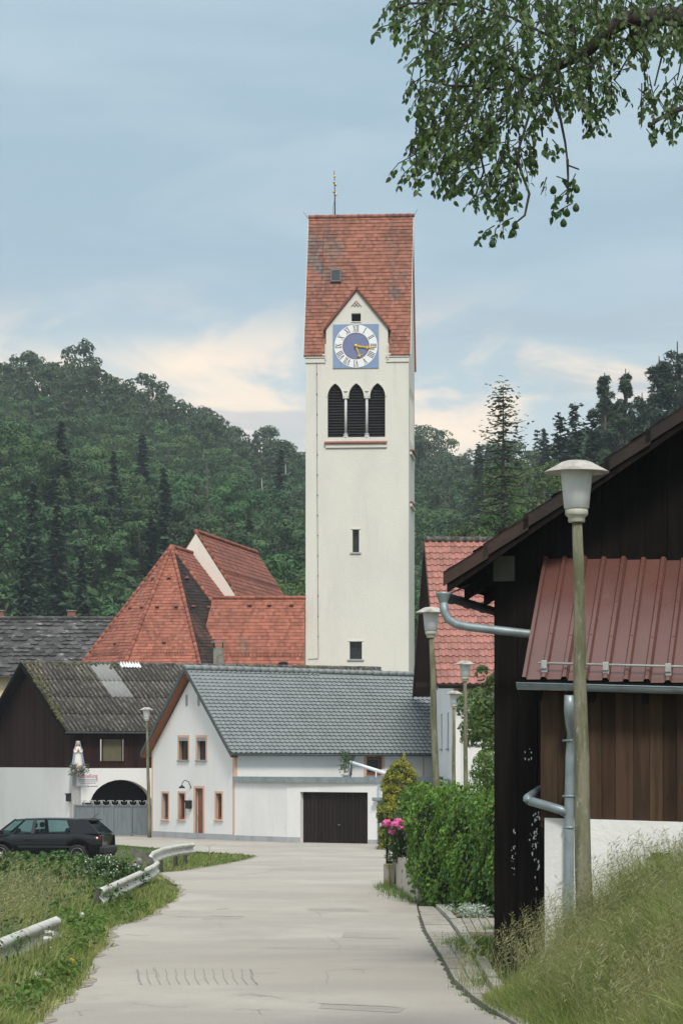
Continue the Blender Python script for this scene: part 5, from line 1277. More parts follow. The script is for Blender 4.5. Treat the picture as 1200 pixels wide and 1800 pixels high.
for y in (.3, RW / 2, RW - .3): MB().box(-OGr + .06, 0, y - .08, y + .08, RE + (RW / 2 - abs(y - RW / 2)) * s_ - .5, RE + (RW / 2 - abs(y - RW / 2)) * s_ - .3).build('purlin_end', 'gable_wood', rh_)

# ------------------------------------------------------------------ near black barn with lean-to (right)
NB = (1.656, 29.44); TH = -math.asin(.242); NG = gz(29.4) - .05
nbn = thing('weathered_barn', 'near blackened wooden barn with tiled verge filling the right edge', 'barn', (NB[0], NB[1], 0), TH)
ux, uy = (.970, -.242), (.242, .970)
nx_ = lambda px, y=0.: along(px, (NB[0] + uy[0] * y, NB[1] + uy[1] * y), ux)
def nz_(px, py, y=0.): x = nx_(px, y); return zpx(py, NB[1] + uy[1] * y + ux[1] * x)
VS = .672; TipX, TipZ = -.42, 2.01 + EYE
zroof = lambda x: TipZ + (x - TipX) * VS if x < 6.9 else TipZ + (13.8 - x - TipX) * VS
# vertical boards of the gable
x = 0.; rb = random.Random(4)
while x < 12:
    w_ = rb.choice((.2, .24, .27, .22)); t = rb.uniform(0, .018)
    big = x < .6
    m = MB(); zb0 = NG - .15; m.slab([(x + .003, -t, zb0), (x + w_ - .003, -t, zb0), (x + w_ - .003, -t, zroof(x + w_) - .12), (x + .003, -t, zroof(x) - .12)], (0, .04, 0)); m.build('plank', 'dark_wood', nbn); x += w_
b = MB(); b.box(-.005, .06, .03, .2, NG - .2, zroof(0) - .12); b.build('corner_post', 'dark_wood', nbn)
b = MB(Matrix.Rotation(R(-90), 4, 'Z') @ Matrix.Translation((-9, 0, 0)))
for k in range(40): x0 = k * .225; b.box(x0, x0 + .22, -.02 + random.uniform(0, .012), .02, NG - .3, TipZ + .15)
b.build('side_boarding', 'dark_wood', nbn, kind='stuff')
b = MB(); b.box(.1, 13.7, 9, 9.05, NG - .3, 6); b.box(13.75, 13.8, .05, 9, NG - .3, 6); b.build('back_wall', 'dark_wood', nbn)
# boarded patch high on the wall near the eave, and white paint flecks
m = MB(); m.box(nx_(868), nx_(905), -.045, -.02, nz_(885, 1022), nz_(885, 978)); m.build('patch_board', 'post_wood', nbn)
b = MB(); rb = random.Random(12)
for (cx, cy, sx, sy, n) in ((902, 1500, 2, 42, 16), (941, 1478, 4, 38, 26), (943, 1436, 4, 8, 14), (928, 1325, 6, 12, 6), (944, 1545, 3, 25, 8)):
    for k in range(n):
        px, py = cx + rb.gauss(0, sx), cy + rb.uniform(-sy, sy); xx, zz = nx_(px), nz_(px, py); r_ = rb.uniform(.003, .011); h_ = r_ * rb.uniform(1, 3.4)
        b.add([(xx - r_, -.0215, zz), (xx, -.0215, zz - h_), (xx + r_ * .8, -.0215, zz - h_ * .2), (xx + r_ * .3, -.0215, zz + h_ * .8)], [(0, 1, 2, 3)])
b.build('paint_flecks', 'white_frame', nbn, kind='stuff')
# roof: deck, rafters' underside, verge tiles
yF = -.5
b = MB(); b.slab([(TipX, yF, TipZ - .05), (6.9, yF, zroof(6.9) - .05), (6.9, 9.4, zroof(6.9) - .05), (TipX, 9.4, TipZ - .05)], (0, 0, -.07)); b.slab([(6.9, yF, zroof(6.9) - .05), (14.2, yF, TipZ - .05), (14.2, 9.4, TipZ - .05), (6.9, 9.4, zroof(6.9) - .05)], (0, 0, -.07)); b.build('roof_deck', 'dark_wood', nbn)
b = MB(); b.slab([(TipX, yF - .03, TipZ - .21), (6.9, yF - .03, zroof(6.9) - .21), (6.9, yF - .03, zroof(6.9) - .04), (TipX, yF - .03, TipZ - .04)], (0, .028, 0)); b.build('bargeboard', 'dark_wood', nbn)
nv = 17; dl = (6.9 - TipX) / nv
for k in range(nv):
    xa, xb = TipX + dl * k - .035, TipX + dl * (k + 1) + .02; za, zb = TipZ + (xa - TipX) * VS, TipZ + (xb - TipX) * VS; lift = .035
    m = MB(); m.slab([(xa, yF - .06, za - .115), (xb, yF - .06, zb - .15), (xb, yF - .06, zb + .0), (xa, yF - .06, za + lift)], (0, .025, 0))
    m.slab([(xa, yF - .06, za + lift), (xb, yF - .06, zb + .0), (xb, yF + .32, zb + .0), (xa, yF + .32, za + lift)], (0, 0, -.025)); m.build('verge_tile', 'stained_tile', nbn)
b = MB(); dxr = 6.9 - TipX; tiled_face(b, [(TipX - .03, 9.4, TipZ), (TipX - .03, yF + .3, TipZ), (6.9, yF + .3, zroof(6.9)), (6.9, 9.4, zroof(6.9))], .3, .34, 'wave'); b.build('roof_tiles', 'stained_tile', nbn, kind='stuff')
for k in range(9):
    y = .2 + k * 1.1; m = MB(); m.slab([(TipX + .04, y, TipZ - .13), (1.5, y, zroof(1.5) - .13), (1.5, y, zroof(1.5) - .27), (TipX + .04, y, TipZ - .25)], (0, .1, 0)); m.build('rafter', 'dark_wood', nbn)
# eaves gutter running back, with stop end, hopper and swan-neck pipe
b = MB(); gxx = TipX - .06; gzv = TipZ - .21; half_gutter(b, (gxx, yF + .12, gzv), (gxx, 9.4, gzv - .03), .075); b.add([(gxx + .075 * math.cos(math.pi * k / 8), yF + .12, gzv - .075 * math.sin(math.pi * k / 8)) for k in range(9)], [tuple(range(9))]); b.build('gutter', 'dark_zinc', nbn)
for k in range(8): y = yF + .5 + k * .9; m = MB(); m.tube([(gxx + .08 * math.cos(math.pi * q / 8), y, gzv - .085 * math.sin(math.pi * q / 8)) for q in range(9)] + [(gxx + .2, y, gzv + .12)], .008, 5); m.build('gutter_bracket', 'dark_zinc', nbn)
def W(px, py, y): return Vector((nx_(px, y), y, nz_(px, py, y)))
hp = W(779, 1050, -.75)
b = MB(); b.lathe([(.035, -.16), (.045, -.06), (.078, .03), (.082, .05), (.07, .052), (.06, .03)], (hp.x, hp.y, hp.z), 14); b.build('hopper', 'zinc', nbn)
pth = [hp + Vector((0, 0, -.05)), W(781, 1075, -.75), W(787, 1088, -.74), W(800, 1097, -.72), W(822, 1102, -.66), W(865, 1107, -.55), W(935, 1115, -.42), W(990, 1122, -.3)]
b = MB(); b.tube(pth, .046, 12); b.build('swan_neck_pipe', 'zinc', nbn)
# lower diagonal pipe from behind the lean-to
# ---- lean-to
lt_ = thing('lean_to', 'lean-to shed with dark red ribbed metal roof and brown boards against the barn', 'shed', (NB[0], NB[1], 0), TH)
LX0 = .541; ER, TR = -1.35, -.03; zt = EYE + 2.165; zl = EYE + .83; DR = -.034
rise = (zt - zl) / (TR - ER)
pitch = .212; SW = pitch * 2
def sheet_mesh(np_, first):
    mb = MB(); hN = .036; vs = []; fs = []; prof = []
    for k in range(np_):
        o = k * pitch; prof += [(o, 0), (o + pitch - .075, 0), (o + pitch - .055, hN), (o + pitch - .02, hN), (o + pitch - .0, 0)]
    if first: prof = [(-.045, -.06), (-.045, hN), (-.01, hN), (.0, 0)] + prof
    L_ = math.hypot(TR - ER, zt - zl)
    for x, z in prof: vs += [(x, 0, z), (x, L_, z), (x, 0, z - .004), (x, .0, z - .004)]
    n = len(prof)
    for k in range(n - 1): fs += [(4 * k, 4 * k + 4, 4 * k + 5, 4 * k + 1), (4 * k, 4 * k + 2, 4 * k + 6, 4 * k + 4)]
    mb.add(vs, fs)
    for k in range(np_):
        for yy in (.12, .62, 1.16, 1.7): mb.lathe([(.009, 0), (.009, .004), (.005, .009)], (k * pitch + pitch - .037, yy + (.0 if k % 2 else .03), hN), 6)
    return mb
e3, f3, n3 = frame3((0, ER, zl), (1, ER, zl), (0, TR, zt)); q3 = Matrix(((e3.x, f3.x, n3.x), (e3.y, f3.y, n3.y), (e3.z, f3.z, n3.z))).to_quaternion()
LN = 5.1; ns = int(LN / SW)
for k in range(ns):
    o = sheet_mesh(2, k == 0).build('roof_sheet', 'metal_roof', lt_); x0 = LX0 + .045 + k * SW; o.rotation_mode = 'QUATERNION'; o.rotation_quaternion = q3; o.location = (x0, ER, zl + DR * (x0 - LX0) + .02)
LXE = LX0 + ns * SW
b = MB(); 
for k in range(5):
    y = ER + .08 + k * .3; z = zl + (y - ER) * rise; b.slab([(LX0 + .03, y, z - .07), (LXE, y, z - .07 + DR * (LXE - LX0)), (LXE, y, z - .012 + DR * (LXE - LX0)), (LX0 + .03, y, z - .012)], (0, .05, 0))
b.build_each('batten', 'dark_wood', lt_)
b = MB()
for k in range(9): x = LX0 + .12 + k * .55; b.slab([(x, ER + .05, zl - .10 + DR * (x - LX0)), (x, 0, zl - .1 + (0 - ER) * rise - .02 + DR * (x - LX0)), (x, 0, zl - .2 + (0 - ER) * rise + DR * (x - LX0)), (x, ER + .05, zl - .20 + DR * (x - LX0))], (.07, 0, 0))
b.build_each('rafter', 'dark_wood', lt_)
# flashing along the top
b = MB(); b.slab([(LX0, TR - .1, zt - .02), (LXE, TR - .1, zt - .02 + DR * (LXE - LX0)), (LXE, 0, zt + .10 + DR * (LXE - LX0)), (LX0, 0, zt + .10)], (0, 0, .006))
# profile fillers closing the eave
b = MB(); b.slab([(LX0, ER + .02, zl - .05), (LXE, ER + .02, zl - .05 + DR * (LXE - LX0)), (LXE, ER + .02, zl + .035 + DR * (LXE - LX0)), (LX0, ER + .02, zl + .035)], (0, .03, 0)); b.build('eave_filler', 'void', lt_)
b = MB(); gy_ = ER - .07; gz0_ = zl - .02
half_gutter(b, (LX0 - .04, gy_, gz0_), (LXE, gy_, gz0_ + DR * (LXE - LX0)), .068, 10); b.tube([(LX0 - .04, gy_ - .068, gz0_), (LXE, gy_ - .068, gz0_ + DR * (LXE - LX0))], .008, 6)
b.add([(LX0 - .04, gy_ + .068 * math.cos(math.pi * k / 8), gz0_ - .068 * math.sin(math.pi * k / 8)) for k in range(9)], [tuple(range(9))]); b.build('gutter', 'zinc', lt_)
# snow guard pipe on brackets
def onroof(x, t, h=0.): y = ER + t * (TR - ER); return Vector((x, y - h * .7, zl + (y - ER) * rise + DR * (x - LX0) + h * .72 + .02))
tS = .075; b = MB(); b.tube([onroof(LX0 + .16, tS, .10), onroof(LXE, tS, .10)], .0125, 8); b.build('snow_guard_pipe', 'galvanised', lt_)
for k in range(8):
    x = LX0 + .045 + pitch * (1 + 3 * k) - .037; m = MB(); a = onroof(x, tS, 0.02); m.bbox(a.x - .03, a.x + .03, a.y - .06, a.y + .06, a.z - .04, a.z + .02, .005); c = onroof(x, tS, .10); m.bbox(c.x - .03, c.x + .03, c.y - .022, c.y + .022, c.z - .06, c.z + .028, .005); m.build('snow_guard_bracket', 'galvanised', lt_)
# wall boards and whitewashed plinth
WY = -1.06; wx0 = nx_(950, WY); PL = nz_(957, 1437, WY) ; rb = random.Random(9); x = wx0; kk = 0
while x < LXE - .3:
    w_ = rb.choice((.145, .17, .15, .18, .135)); w_ = min(w_, LXE - .25 - x); t = (kk % 2) * .018 + rb.uniform(0, .004); kk += 1
    m = MB(); m.bbox(x + .002, x + w_ + .004, WY - t - .022, WY - t, PL - .035 + rb.uniform(-.008, .008) + DR * .9 * (x - wx0), zl - .02, .004); m.build('plank', 'warm_wood', lt_); x += w_
b = MB(); b.box(wx0, LXE - .2, WY + .003, WY + .05, PL - .2, zl + .15); b.build('backing', 'dark_wood', lt_)
b = MB(Matrix.Translation((wx0, 0, 0)) @ Matrix.Rotation(R(-90), 4, 'Z')); 
b.M = Matrix.Translation((wx0, 0, 0)) @ Matrix.Rotation(R(-90), 4, 'Z')
b.slab([(.02, -.0, PL - .1), (-WY, 0, PL - .1), (-WY, 0, zl + .1), (.02, 0, zt - .1)], (0, .02, 0)); b.build('side_wall', 'warm_wood', lt_)
px0 = nx_(957.5, WY - .02); vn = (nx_(1143, WY), nx_(1183, WY), nz_(1160, 1531, WY), nz_(1160, 1499, WY))
b = MB(Matrix.Translation((px0, WY - .05, 0))); b.wall([(0, NG - .9), (LXE - .2 - px0, NG - .9), (LXE - .2 - px0, PL - .005 + DR * 3.5), (0, PL - .005)], [[(vn[0] - px0, vn[2]), (vn[1] - px0, vn[2]), (vn[1] - px0, vn[3]), (vn[0] - px0, vn[3])]], .14)
b.M = Matrix.Translation((px0 + .002, 0, 0)) @ Matrix.Rotation(R(-90), 4, 'Z'); b.wall([(.03, NG - .9), (-WY + .045 , NG - .9), (-WY + .045, PL - .01), (.03, PL - .01)], [], .1); b.build_each('plinth', 'white_plaster', lt_)
MB().box(vn[0] - .02, vn[1] + .02, WY + .0, WY + .02, vn[2] - .02, vn[3] + .02).build('vent', 'post_wood', lt_)
# down pipes
PY = WY - .115
def W2(px, py, y=PY): return Vector((nx_(px, y), y, nz_(px, py, y)))
b = MB(); b.tube([W2(1001, 1222, ER - .07), W2(1001, 1250, ER - .05), W2(1003, 1270, ER + .05), W2(1005, 1290, PY - .0), W2(1002, 1330), W2(1000, 1430), W2(999, 1600), W2(999, 1720)], [.056, .060, .060, .052, .052, .053, .053, .053], 14); dp = b.build('downpipe', 'zinc', lt_)
for py in (1302, 1400, 1455): q = W2(1001, py); m = MB(); m.lathe([(.058, -.012), (.062, 0), (.058, .012)], tuple(q), 14); m.bbox(q.x - .075, q.x - .055, q.y - .01, q.y + .08, q.z - .012, q.z + .012, .003); m.build('pipe_clip', 'zinc', lt_)
b = MB(); b.tube([W2(999, 1432), W2(985, 1424), W2(930, 1408, PY + .02)], .048, 12); b.tube([W2(930, 1408, PY + .02), W2(927, 1404, PY + .05), W2(935, 1398, PY + .3), W2(958, 1384, PY + .9)], .048, 12)
b.lathe([(.048, -.02), (.055, -.01), (.048, .03)], tuple(W2(928, 1406, PY + .03)), 12); b.build('branch_pipe', 'zinc', lt_)

# ------------------------------------------------------------------ street lamps
def lamp(label, px, pyt, Y, top_px=None, base_px=None, hw_px=None):
    top = px_to(px, pyt, Y); s = 1.0; gxb = (base_px - 600) / F * Y; base = Vector((gxb, Y, ground_z(gxb, Y) - .1))
    t = thing('street_lamp', label, 'street lamp', base, 0, 'street lamps along the lane'); T = top - base; lean = Vector((T.x, 0, 0)); H = T.z
    cx = lambda z: T.x * z / H
    b = MB(); n = 9; zp = H - .565
    pth = [(cx(zp * k / n) + .006 * math.sin(k * 1.9), 0, zp * k / n) for k in range(n + 1)]; b.tube(pth, [.088 - .041 * (k / n) for k in range(n + 1)], 14); b.build('pole', 'concrete_pole', t)
    c = (cx(H), 0, zp); 
    MB().lathe([(.072, -.01), (.080, .0), (.080, .035), (.100, .055), (.108, .062), (.108, .11), (.102, .118), (.06, .12)], c, 24).build('collar', 'lamp_collar', t)
    MB().lathe([(.104, .118), (.118, .125), (.150, .47), (.150, .49), (.06, .492)], c, 28).build('glass_shade', 'lamp_glass', t)
    MB().lathe([(.13, .482), (.24, .472), (.292, .462), (.302, .458), (.304, .463), (.296, .472), (.20, .523), (.152, .552), (.145, .556), (.10, .570), (.03, .576)], c, 36).build('hat', 'lamp_hat', t)
    return t
lamp('nearest street lamp, standing before the red metal lean-to roof', 1013, 811, 25.7, base_px=1028)
lamp('street lamp whose pole rises from the creeper hedge beside the swan-neck pipe', 757, 1068, 51.6, base_px=772)
lamp('street lamp before the tall white house front, taller of the distant pair', 817, 1162, 76, base_px=819)
lamp('short street lamp before the slim windows of the tall white house', 797.5, 1215, 91, base_px=797)
lamp('street lamp between the grey gate and the white house gable', 257.5, 1244, 115.2, base_px=263)

# ------------------------------------------------------------------ hedge of creeper, flower bed, fence (right of the lane)
def to_world(x, Y, z): return Vector((x, Y, z))
HA, HB = Vector((1.52, 52.2, 0)), Vector((3.9, 41.2, 0))
hd_ = thing('creeper_hedge', 'dense green creeper hedge on the garden wall against the dark barn', 'hedge', (HA.x, HA.y, gz(52)), math.atan2(HB.y - HA.y, HB.x - HA.x))
hl_ = (HB - HA).length; hgt = 2.15
hx_f = lambda x: hgt + .10 * math.sin(x * 1.1 + .5) + .06 * math.sin(x * 3.7)
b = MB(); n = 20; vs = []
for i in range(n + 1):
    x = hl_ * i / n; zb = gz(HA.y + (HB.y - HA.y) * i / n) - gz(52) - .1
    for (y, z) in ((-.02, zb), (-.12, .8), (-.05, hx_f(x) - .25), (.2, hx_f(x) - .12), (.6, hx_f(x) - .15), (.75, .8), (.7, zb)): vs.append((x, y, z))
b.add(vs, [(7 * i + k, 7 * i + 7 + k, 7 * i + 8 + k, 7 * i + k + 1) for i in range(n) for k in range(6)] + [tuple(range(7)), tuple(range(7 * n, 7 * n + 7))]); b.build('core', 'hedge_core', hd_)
def leaf_shape(s, w=.42, n=1, bend=.18):
    """pointed leaf along +x, 8 triangles folded along the midrib"""
    pr = [(0, 0), (.12, .55), (.38, 1.), (.68, .72), (1., 0)]
    vs = [(x * s, 0, -bend * s * x * x) for x, _ in pr] + [(x * s, q * w * s, -bend * s * x * x + .10 * s * q * w * 2) for x, q in pr[1:4]] + [(x * s, -q * w * s, -bend * s * x * x + .10 * s * q * w * 2) for x, q in pr[1:4]]
    fs = [(0, 1, 5), (1, 2, 6, 5), (2, 3, 7, 6), (3, 4, 7), (0, 8, 1), (1, 8, 9, 2), (2, 9, 10, 3), (3, 10, 4)]
    return vs, fs
def orient(d, nrm):
    d = d.normalized(); nrm = (nrm - d * nrm.dot(d)).normalized(); s = nrm.cross(d); return Matrix(((d.x, s.x, nrm.x), (d.y, s.y, nrm.y), (d.z, s.z, nrm.z)))
def np_leaves(P, D, Nn, S, w=.42, bend=.18):
    """many folded leaves as quads: base, side, tip, side + midrib point"""
    D = D / np.linalg.norm(D, axis=1)[:, None]; Nn = Nn - D * (Nn * D).sum(1)[:, None]; Nn /= np.linalg.norm(Nn, axis=1)[:, None]; B = np.cross(Nn, D)
    S = S[:, None]; pr = [(0, 0, 0), (.35, 0, 0), (.72, 0, -bend * .5), (1, 0, -bend), (.22, .8, .1), (.62, .8, .03), (.22, -.8, .1), (.62, -.8, .03)]
    V = np.stack([P + D * S * a + B * S * w * q + Nn * S * c for a, q, c in pr], 1); n = len(P); o = np.arange(n)[:, None] * 8
    T4 = [(0, 1, 4, 4), (1, 2, 5, 4), (2, 3, 5, 5), (0, 6, 1, 1), (1, 6, 7, 2), (2, 7, 3, 3)]
    tri = np.concatenate([o + np.array([(0, 1, 4)]), o + np.array([(1, 5, 4)]), o + np.array([(1, 2, 5)]), o + np.array([(2, 3, 5)]), o + np.array([(0, 6, 1)]), o + np.array([(1, 6, 7)]), o + np.array([(1, 7, 2)]), o + np.array([(2, 7, 3)])])
    return V.reshape(-1, 3), tri
rng = np.random.default_rng(31)
N_ = 21000; x = rng.random(N_) * hl_; zz = rng.random(N_); top = rng.random(N_) < .18
hz = np.array([hx_f(q) for q in x]); zb = np.interp(HA.y + (HB.y - HA.y) * x / hl_, [41, 48, 53], [gz(41), gz(48), gz(53)]) - gz(52)
bul = .10 * np.sin(x * 2.3 + zz * 5) + .08 * np.sin(x * 5.1 - zz * 9) + .05 * np.sin(zz * 14 + x)
y = np.where(top, rng.uniform(-.1, .6, N_), -.16 - .10 * np.sin(np.pi * zz) + bul + rng.uniform(-.08, .06, N_)); z = np.where(top, hz - .06 + .06 * np.sin(x * 7) + rng.uniform(-.1, .08, N_), zb + zz * (hz - zb))
e_ = rng.random(N_) < .06; x = np.where(e_, rng.uniform(-.25, .05, N_), x); y = np.where(e_, rng.uniform(-.15, .6, N_), y)
P = np.stack([x, y, z], 1); D = rng.normal(size=(N_, 3)) * .5; D[:, 2] -= .75; D[:, 1] -= .25
Nn = rng.normal(size=(N_, 3)) * .38; Nn[:, 1] -= 1; Nn[:, 2] += .5 + .6 * top
S = rng.uniform(.04, .090, N_)
V, Fc = np_leaves(P, D, Nn, S); tn = np.tile(rng.random(N_), 8)
au = (x > hl_ * .62) & (rng.random(N_) < .06); mi = np.tile(au.astype(int), 8)
link('leaves', np_mesh('leaves', V, Fc, ['creeper_leaf', 'creeper_autumn'], tn, mi), hd_, kind='stuff')
vs, fs = leaf_shape(.085); lmb = MB(); lmb.add(vs, fs); o = lmb.build('leaf', 'creeper_leaf'); lme = o.data; bpy.data.objects.remove(o)
for k in range(240):
    xx = random.uniform(0, hl_ * .75); q = random.random(); zz_ = gz(HA.y + (HB.y - HA.y) * xx / hl_) - gz(52) + .05 + q * (hx_f(xx) - .1)
    o = link('leaf', lme, hd_, loc=(xx, -.33 - .10 * math.sin(3.14 * q), zz_)); d = Vector((random.gauss(0, .4), -.35, -.9)); nn = Vector((random.gauss(0, .3), -1, .5))
    o.rotation_mode = 'QUATERNION'; o.rotation_quaternion = orient(d, nn).to_quaternion(); s_ = random.uniform(.7, 1.15); o.scale = (s_, s_, s_)
# silvery bed plant
p = gp(825, 1616); sl_ = thing('silver_foliage_plant', 'low silvery-leaved plant at the foot of the creeper hedge', 'plant', p)
c = np.stack([rng.normal(size=60) * .17, rng.normal(size=60) * .3, rng.random(60) * .17 + .04], 1)
V, Fc, T = leaf_cloud(c, np.full((60, 3), .07), np.full(60, 16), .026, rng, .6); link('foliage', np_mesh('foliage', V, Fc, 'silver_leaf', T), sl_, kind='stuff')
MB().lathe([(.30, 0), (.27, .08), (.1, .12)], (0, 0, -.02), 12, sy=1.5).build('stems', 'soil', sl_)
p = gp(858, 1600); wf = thing('white_flowers', 'few small white flowers beside the silvery plant by the barn', 'flowers', p)
c = np.stack([rng.normal(size=14) * .12, rng.normal(size=14) * .12, rng.random(14) * .15 + .2], 1); V, Fc, T = leaf_cloud(c, np.full((14, 3), .035), np.full(14, 8), .026, rng); link('petals', np_mesh('petals', V, Fc, 'white_petal', T), wf, kind='stuff')
V, Fc, T = leaf_cloud(c - [0, 0, .12], np.full((14, 3), .09), np.full(14, 20), .03, rng); link('leaves', np_mesh('leaves', V, Fc, 'shrub_leaf', T), wf, kind='stuff')
# bed soil
m = MB(); q = [gp(792, 1613, .05), gp(868, 1606, .08), (3.4, 44.6, gz(44.6) + .08), (3.4, 47.2, gz(47) + .08), gp(776, 1596, .04)]
m.add([tuple(a) for a in q], [(0, 1, 2, 3, 4)]); m.build('flower_bed_soil', 'soil', kind='structure')

# low wall, post and dark wooden fence
fe = thing('garden_fence', 'dark wooden fence boards on low pale wall behind pink peonies', 'fence', (1.50, 52.4, gz(52.4)), 0); fo = Vector(fe.location)
PF = Vector((.93 + .0, 60.2, 0)); d = Vector((PF.x + .28 - 1.50, PF.y - 52.4, 0)); Lf = d.length; af = math.atan2(d.y, d.x)
Mf = Matrix.Rotation(af, 4, 'Z'); b = MB(Mf); z1_ = gz(60) - gz(52.4); wh = .70
b.slab([(-.6, .09, -.2), (Lf, .09, z1_ - .2), (Lf, .09, z1_ + wh), (-.6, .09, wh)], (0, -.18, 0)); b.build('low_wall', 'low_wall', fe)
b = MB(Matrix.Translation((PF.x + .14 - fo.x, PF.y - fo.y, 0))); b.bbox(-.14, .14, -.14, .14, z1_ - .3, z1_ + .50, .02); b.build('concrete_post', 'post_concrete', fe)
Hb = 1.30; nb = 20
for k in range(nb):
    x = .1 + (Lf - .3) * k / nb; w_ = .23; m = MB(Mf); zb = z1_ * x / Lf + wh + .05; zt_ = zb + (Hb - wh) * (1 + .10 * math.sin(k * .9))
    pts = [(x, 0, zb), (x + w_, 0, zb)] + [(x + w_ / 2 + w_ / 2 * math.cos(a), 0, zt_ - .1 + .1 * math.sin(a)) for a in np.linspace(0, math.pi, 7)]
    m.slab(pts, (0, .025 * (1 if k % 2 else -1), 0)); m.build('board', 'dark_wood', fe)
for zz_ in (.15, .48): m = MB(Mf); m.slab([(.05, .02, wh + zz_), (Lf - .1, .02, z1_ + wh + zz_), (Lf - .1, .02, z1_ + wh + zz_ + .06), (.05, .02, wh + zz_ + .06)], (0, .05, 0)); m.build('rail', 'dark_wood', fe)
b = MB(Mf); b.tube([(.5, -.1, .2), (.5, -.1, 1.25)], .016, 6); b.build('stake', 'low_wall', fe)
# gate leaf with crossing laths, facing the camera, standing on the post side
gt = thing('lattice_gate', 'dark garden gate with crossing ornamental laths above mossy concrete post', 'gate', (PF.x + .05, PF.y + .05, gz(60) + .50)); gw, gh_ = .42, 1.02
b = MB(); b.bbox(0, .05, 0, .05, 0, gh_, .006); b.bbox(gw - .05, gw, 0, .05, 0, gh_ * .97, .006); b.build('stile', 'dark_wood', gt)
for k in range(3):
    z = .08 + k * .30; m = MB(); 
    m.slab([(.04, .01, z), (.1, .01, z), (gw - .04, .01, z + .28), (gw - .1, .01, z + .28)], (0, .02, 0)); m.slab([(gw - .1, .032, z), (gw - .04, .032, z), (.1, .032, z + .28), (.04, .032, z + .28)], (0, .02, 0)); m.build('lath', 'dark_wood', gt)
m = MB(); m.bbox(.05, gw - .05, .01, .04, 0, .06, .004); m.bbox(.05, gw - .05, .01, .04, gh_ - .1, gh_ - .04, .004); m.build('rail', 'dark_wood', gt)
# peonies: each flower head a part
pe = thing('peony_bush', 'pink peonies leaning over the dark garden fence left of the hedge', 'flowers', (1.25, 58.6, gz(58.6))); po = Vector(pe.location)
V, Fc, T = leaf_cloud(np.array([(0., 0, 0)]), np.array([(.08, .08, .055)]), np.array([70]), .040, rng, .6, 1.0, .3); fm = np_mesh('flower_head', V, Fc, 'peony', T); stems = MB()
lc = []
for px, py, s_ in ((680, 1448, 1.1), (691, 1451, .9), (699, 1445, 1.), (706, 1446, 1.0), (705, 1456, .85), (689, 1463, 1.), (719, 1446, .95), (727, 1446, .95), (732, 1447, .8), (695, 1449, .8), (715, 1449, .7)):
    q = px_to(px, py, 57.6 + random.uniform(-.3, .3)) - po; o = link('flower_head', fm, pe, loc=q); s_ *= 1.1; o.scale = (s_, s_, s_); o.rotation_euler = (random.uniform(-.4, .6), random.uniform(-.4, .4), random.random() * 6)
    r_ = Vector((q.x * .5 + random.uniform(-.1, .1), .2, .1)); stems.tube([r_, (r_ + q) / 2 + Vector((0, -.05, .1)), q], .009, 5)
    for t in (.45, .6, .75, .88): lc.append(r_.lerp(q, t))
stems.build('stem', 'shrub_leaf', pe); lc = np.array([tuple(a) for a in lc]); V, Fc, T = leaf_cloud(lc, np.full((len(lc), 3), .10), np.full(len(lc), 16), .06, rng, .4, .35); link('leaves', np_mesh('leaves', V, Fc, 'shrub_leaf', T), pe, kind='stuff')

# golden conifer and darker bush by the garage
p = px_to(710, 1480, 96); th = thing('golden_conifer', 'rounded golden green conifer with one upright tip beside the garage', 'shrub', (px_to(704, 1480, 96).x, 96, gz(96)))
def H_(py): return zpx(py, 96) - gz(96)
cs = []; rd = []; cn = []
for k in range(300):
    z = rng.random() ** .8 * H_(1342); t = z / H_(1342); r_ = 0.86 * (1 - .50 * t ** 2.2) * (.88 + .12 * math.sin(z * 6)) if t < .85 else .45 * math.sqrt(max(0, (1 - t) / .15)) ; a = rng.random() * 6.28; r_ *= rng.uniform(.88, 1.02)
    cs.append((r_ * math.cos(a), r_ * math.sin(a), z)); rd.append((.13, .13, .16)); cn.append(75)
for z in np.arange(H_(1348), H_(1326), .045): cs.append((.10 + rng.normal() * .02, 0, z)); rd.append((.06, .05, .07)); cn.append(16)
V, Fc, T = leaf_cloud(np.array(cs), np.array(rd), np.array(cn), .062, rng, .8, .5, .5, .8); link('foliage', np_mesh('foliage', V, Fc, 'thuja', T), th)
b = MB(); b.tube([(0, 0, -.1), (0, 0, 1.5), (.08, 0, H_(1330))], [.09, .06, .01], 7); b.build('trunk', 'bark', th)
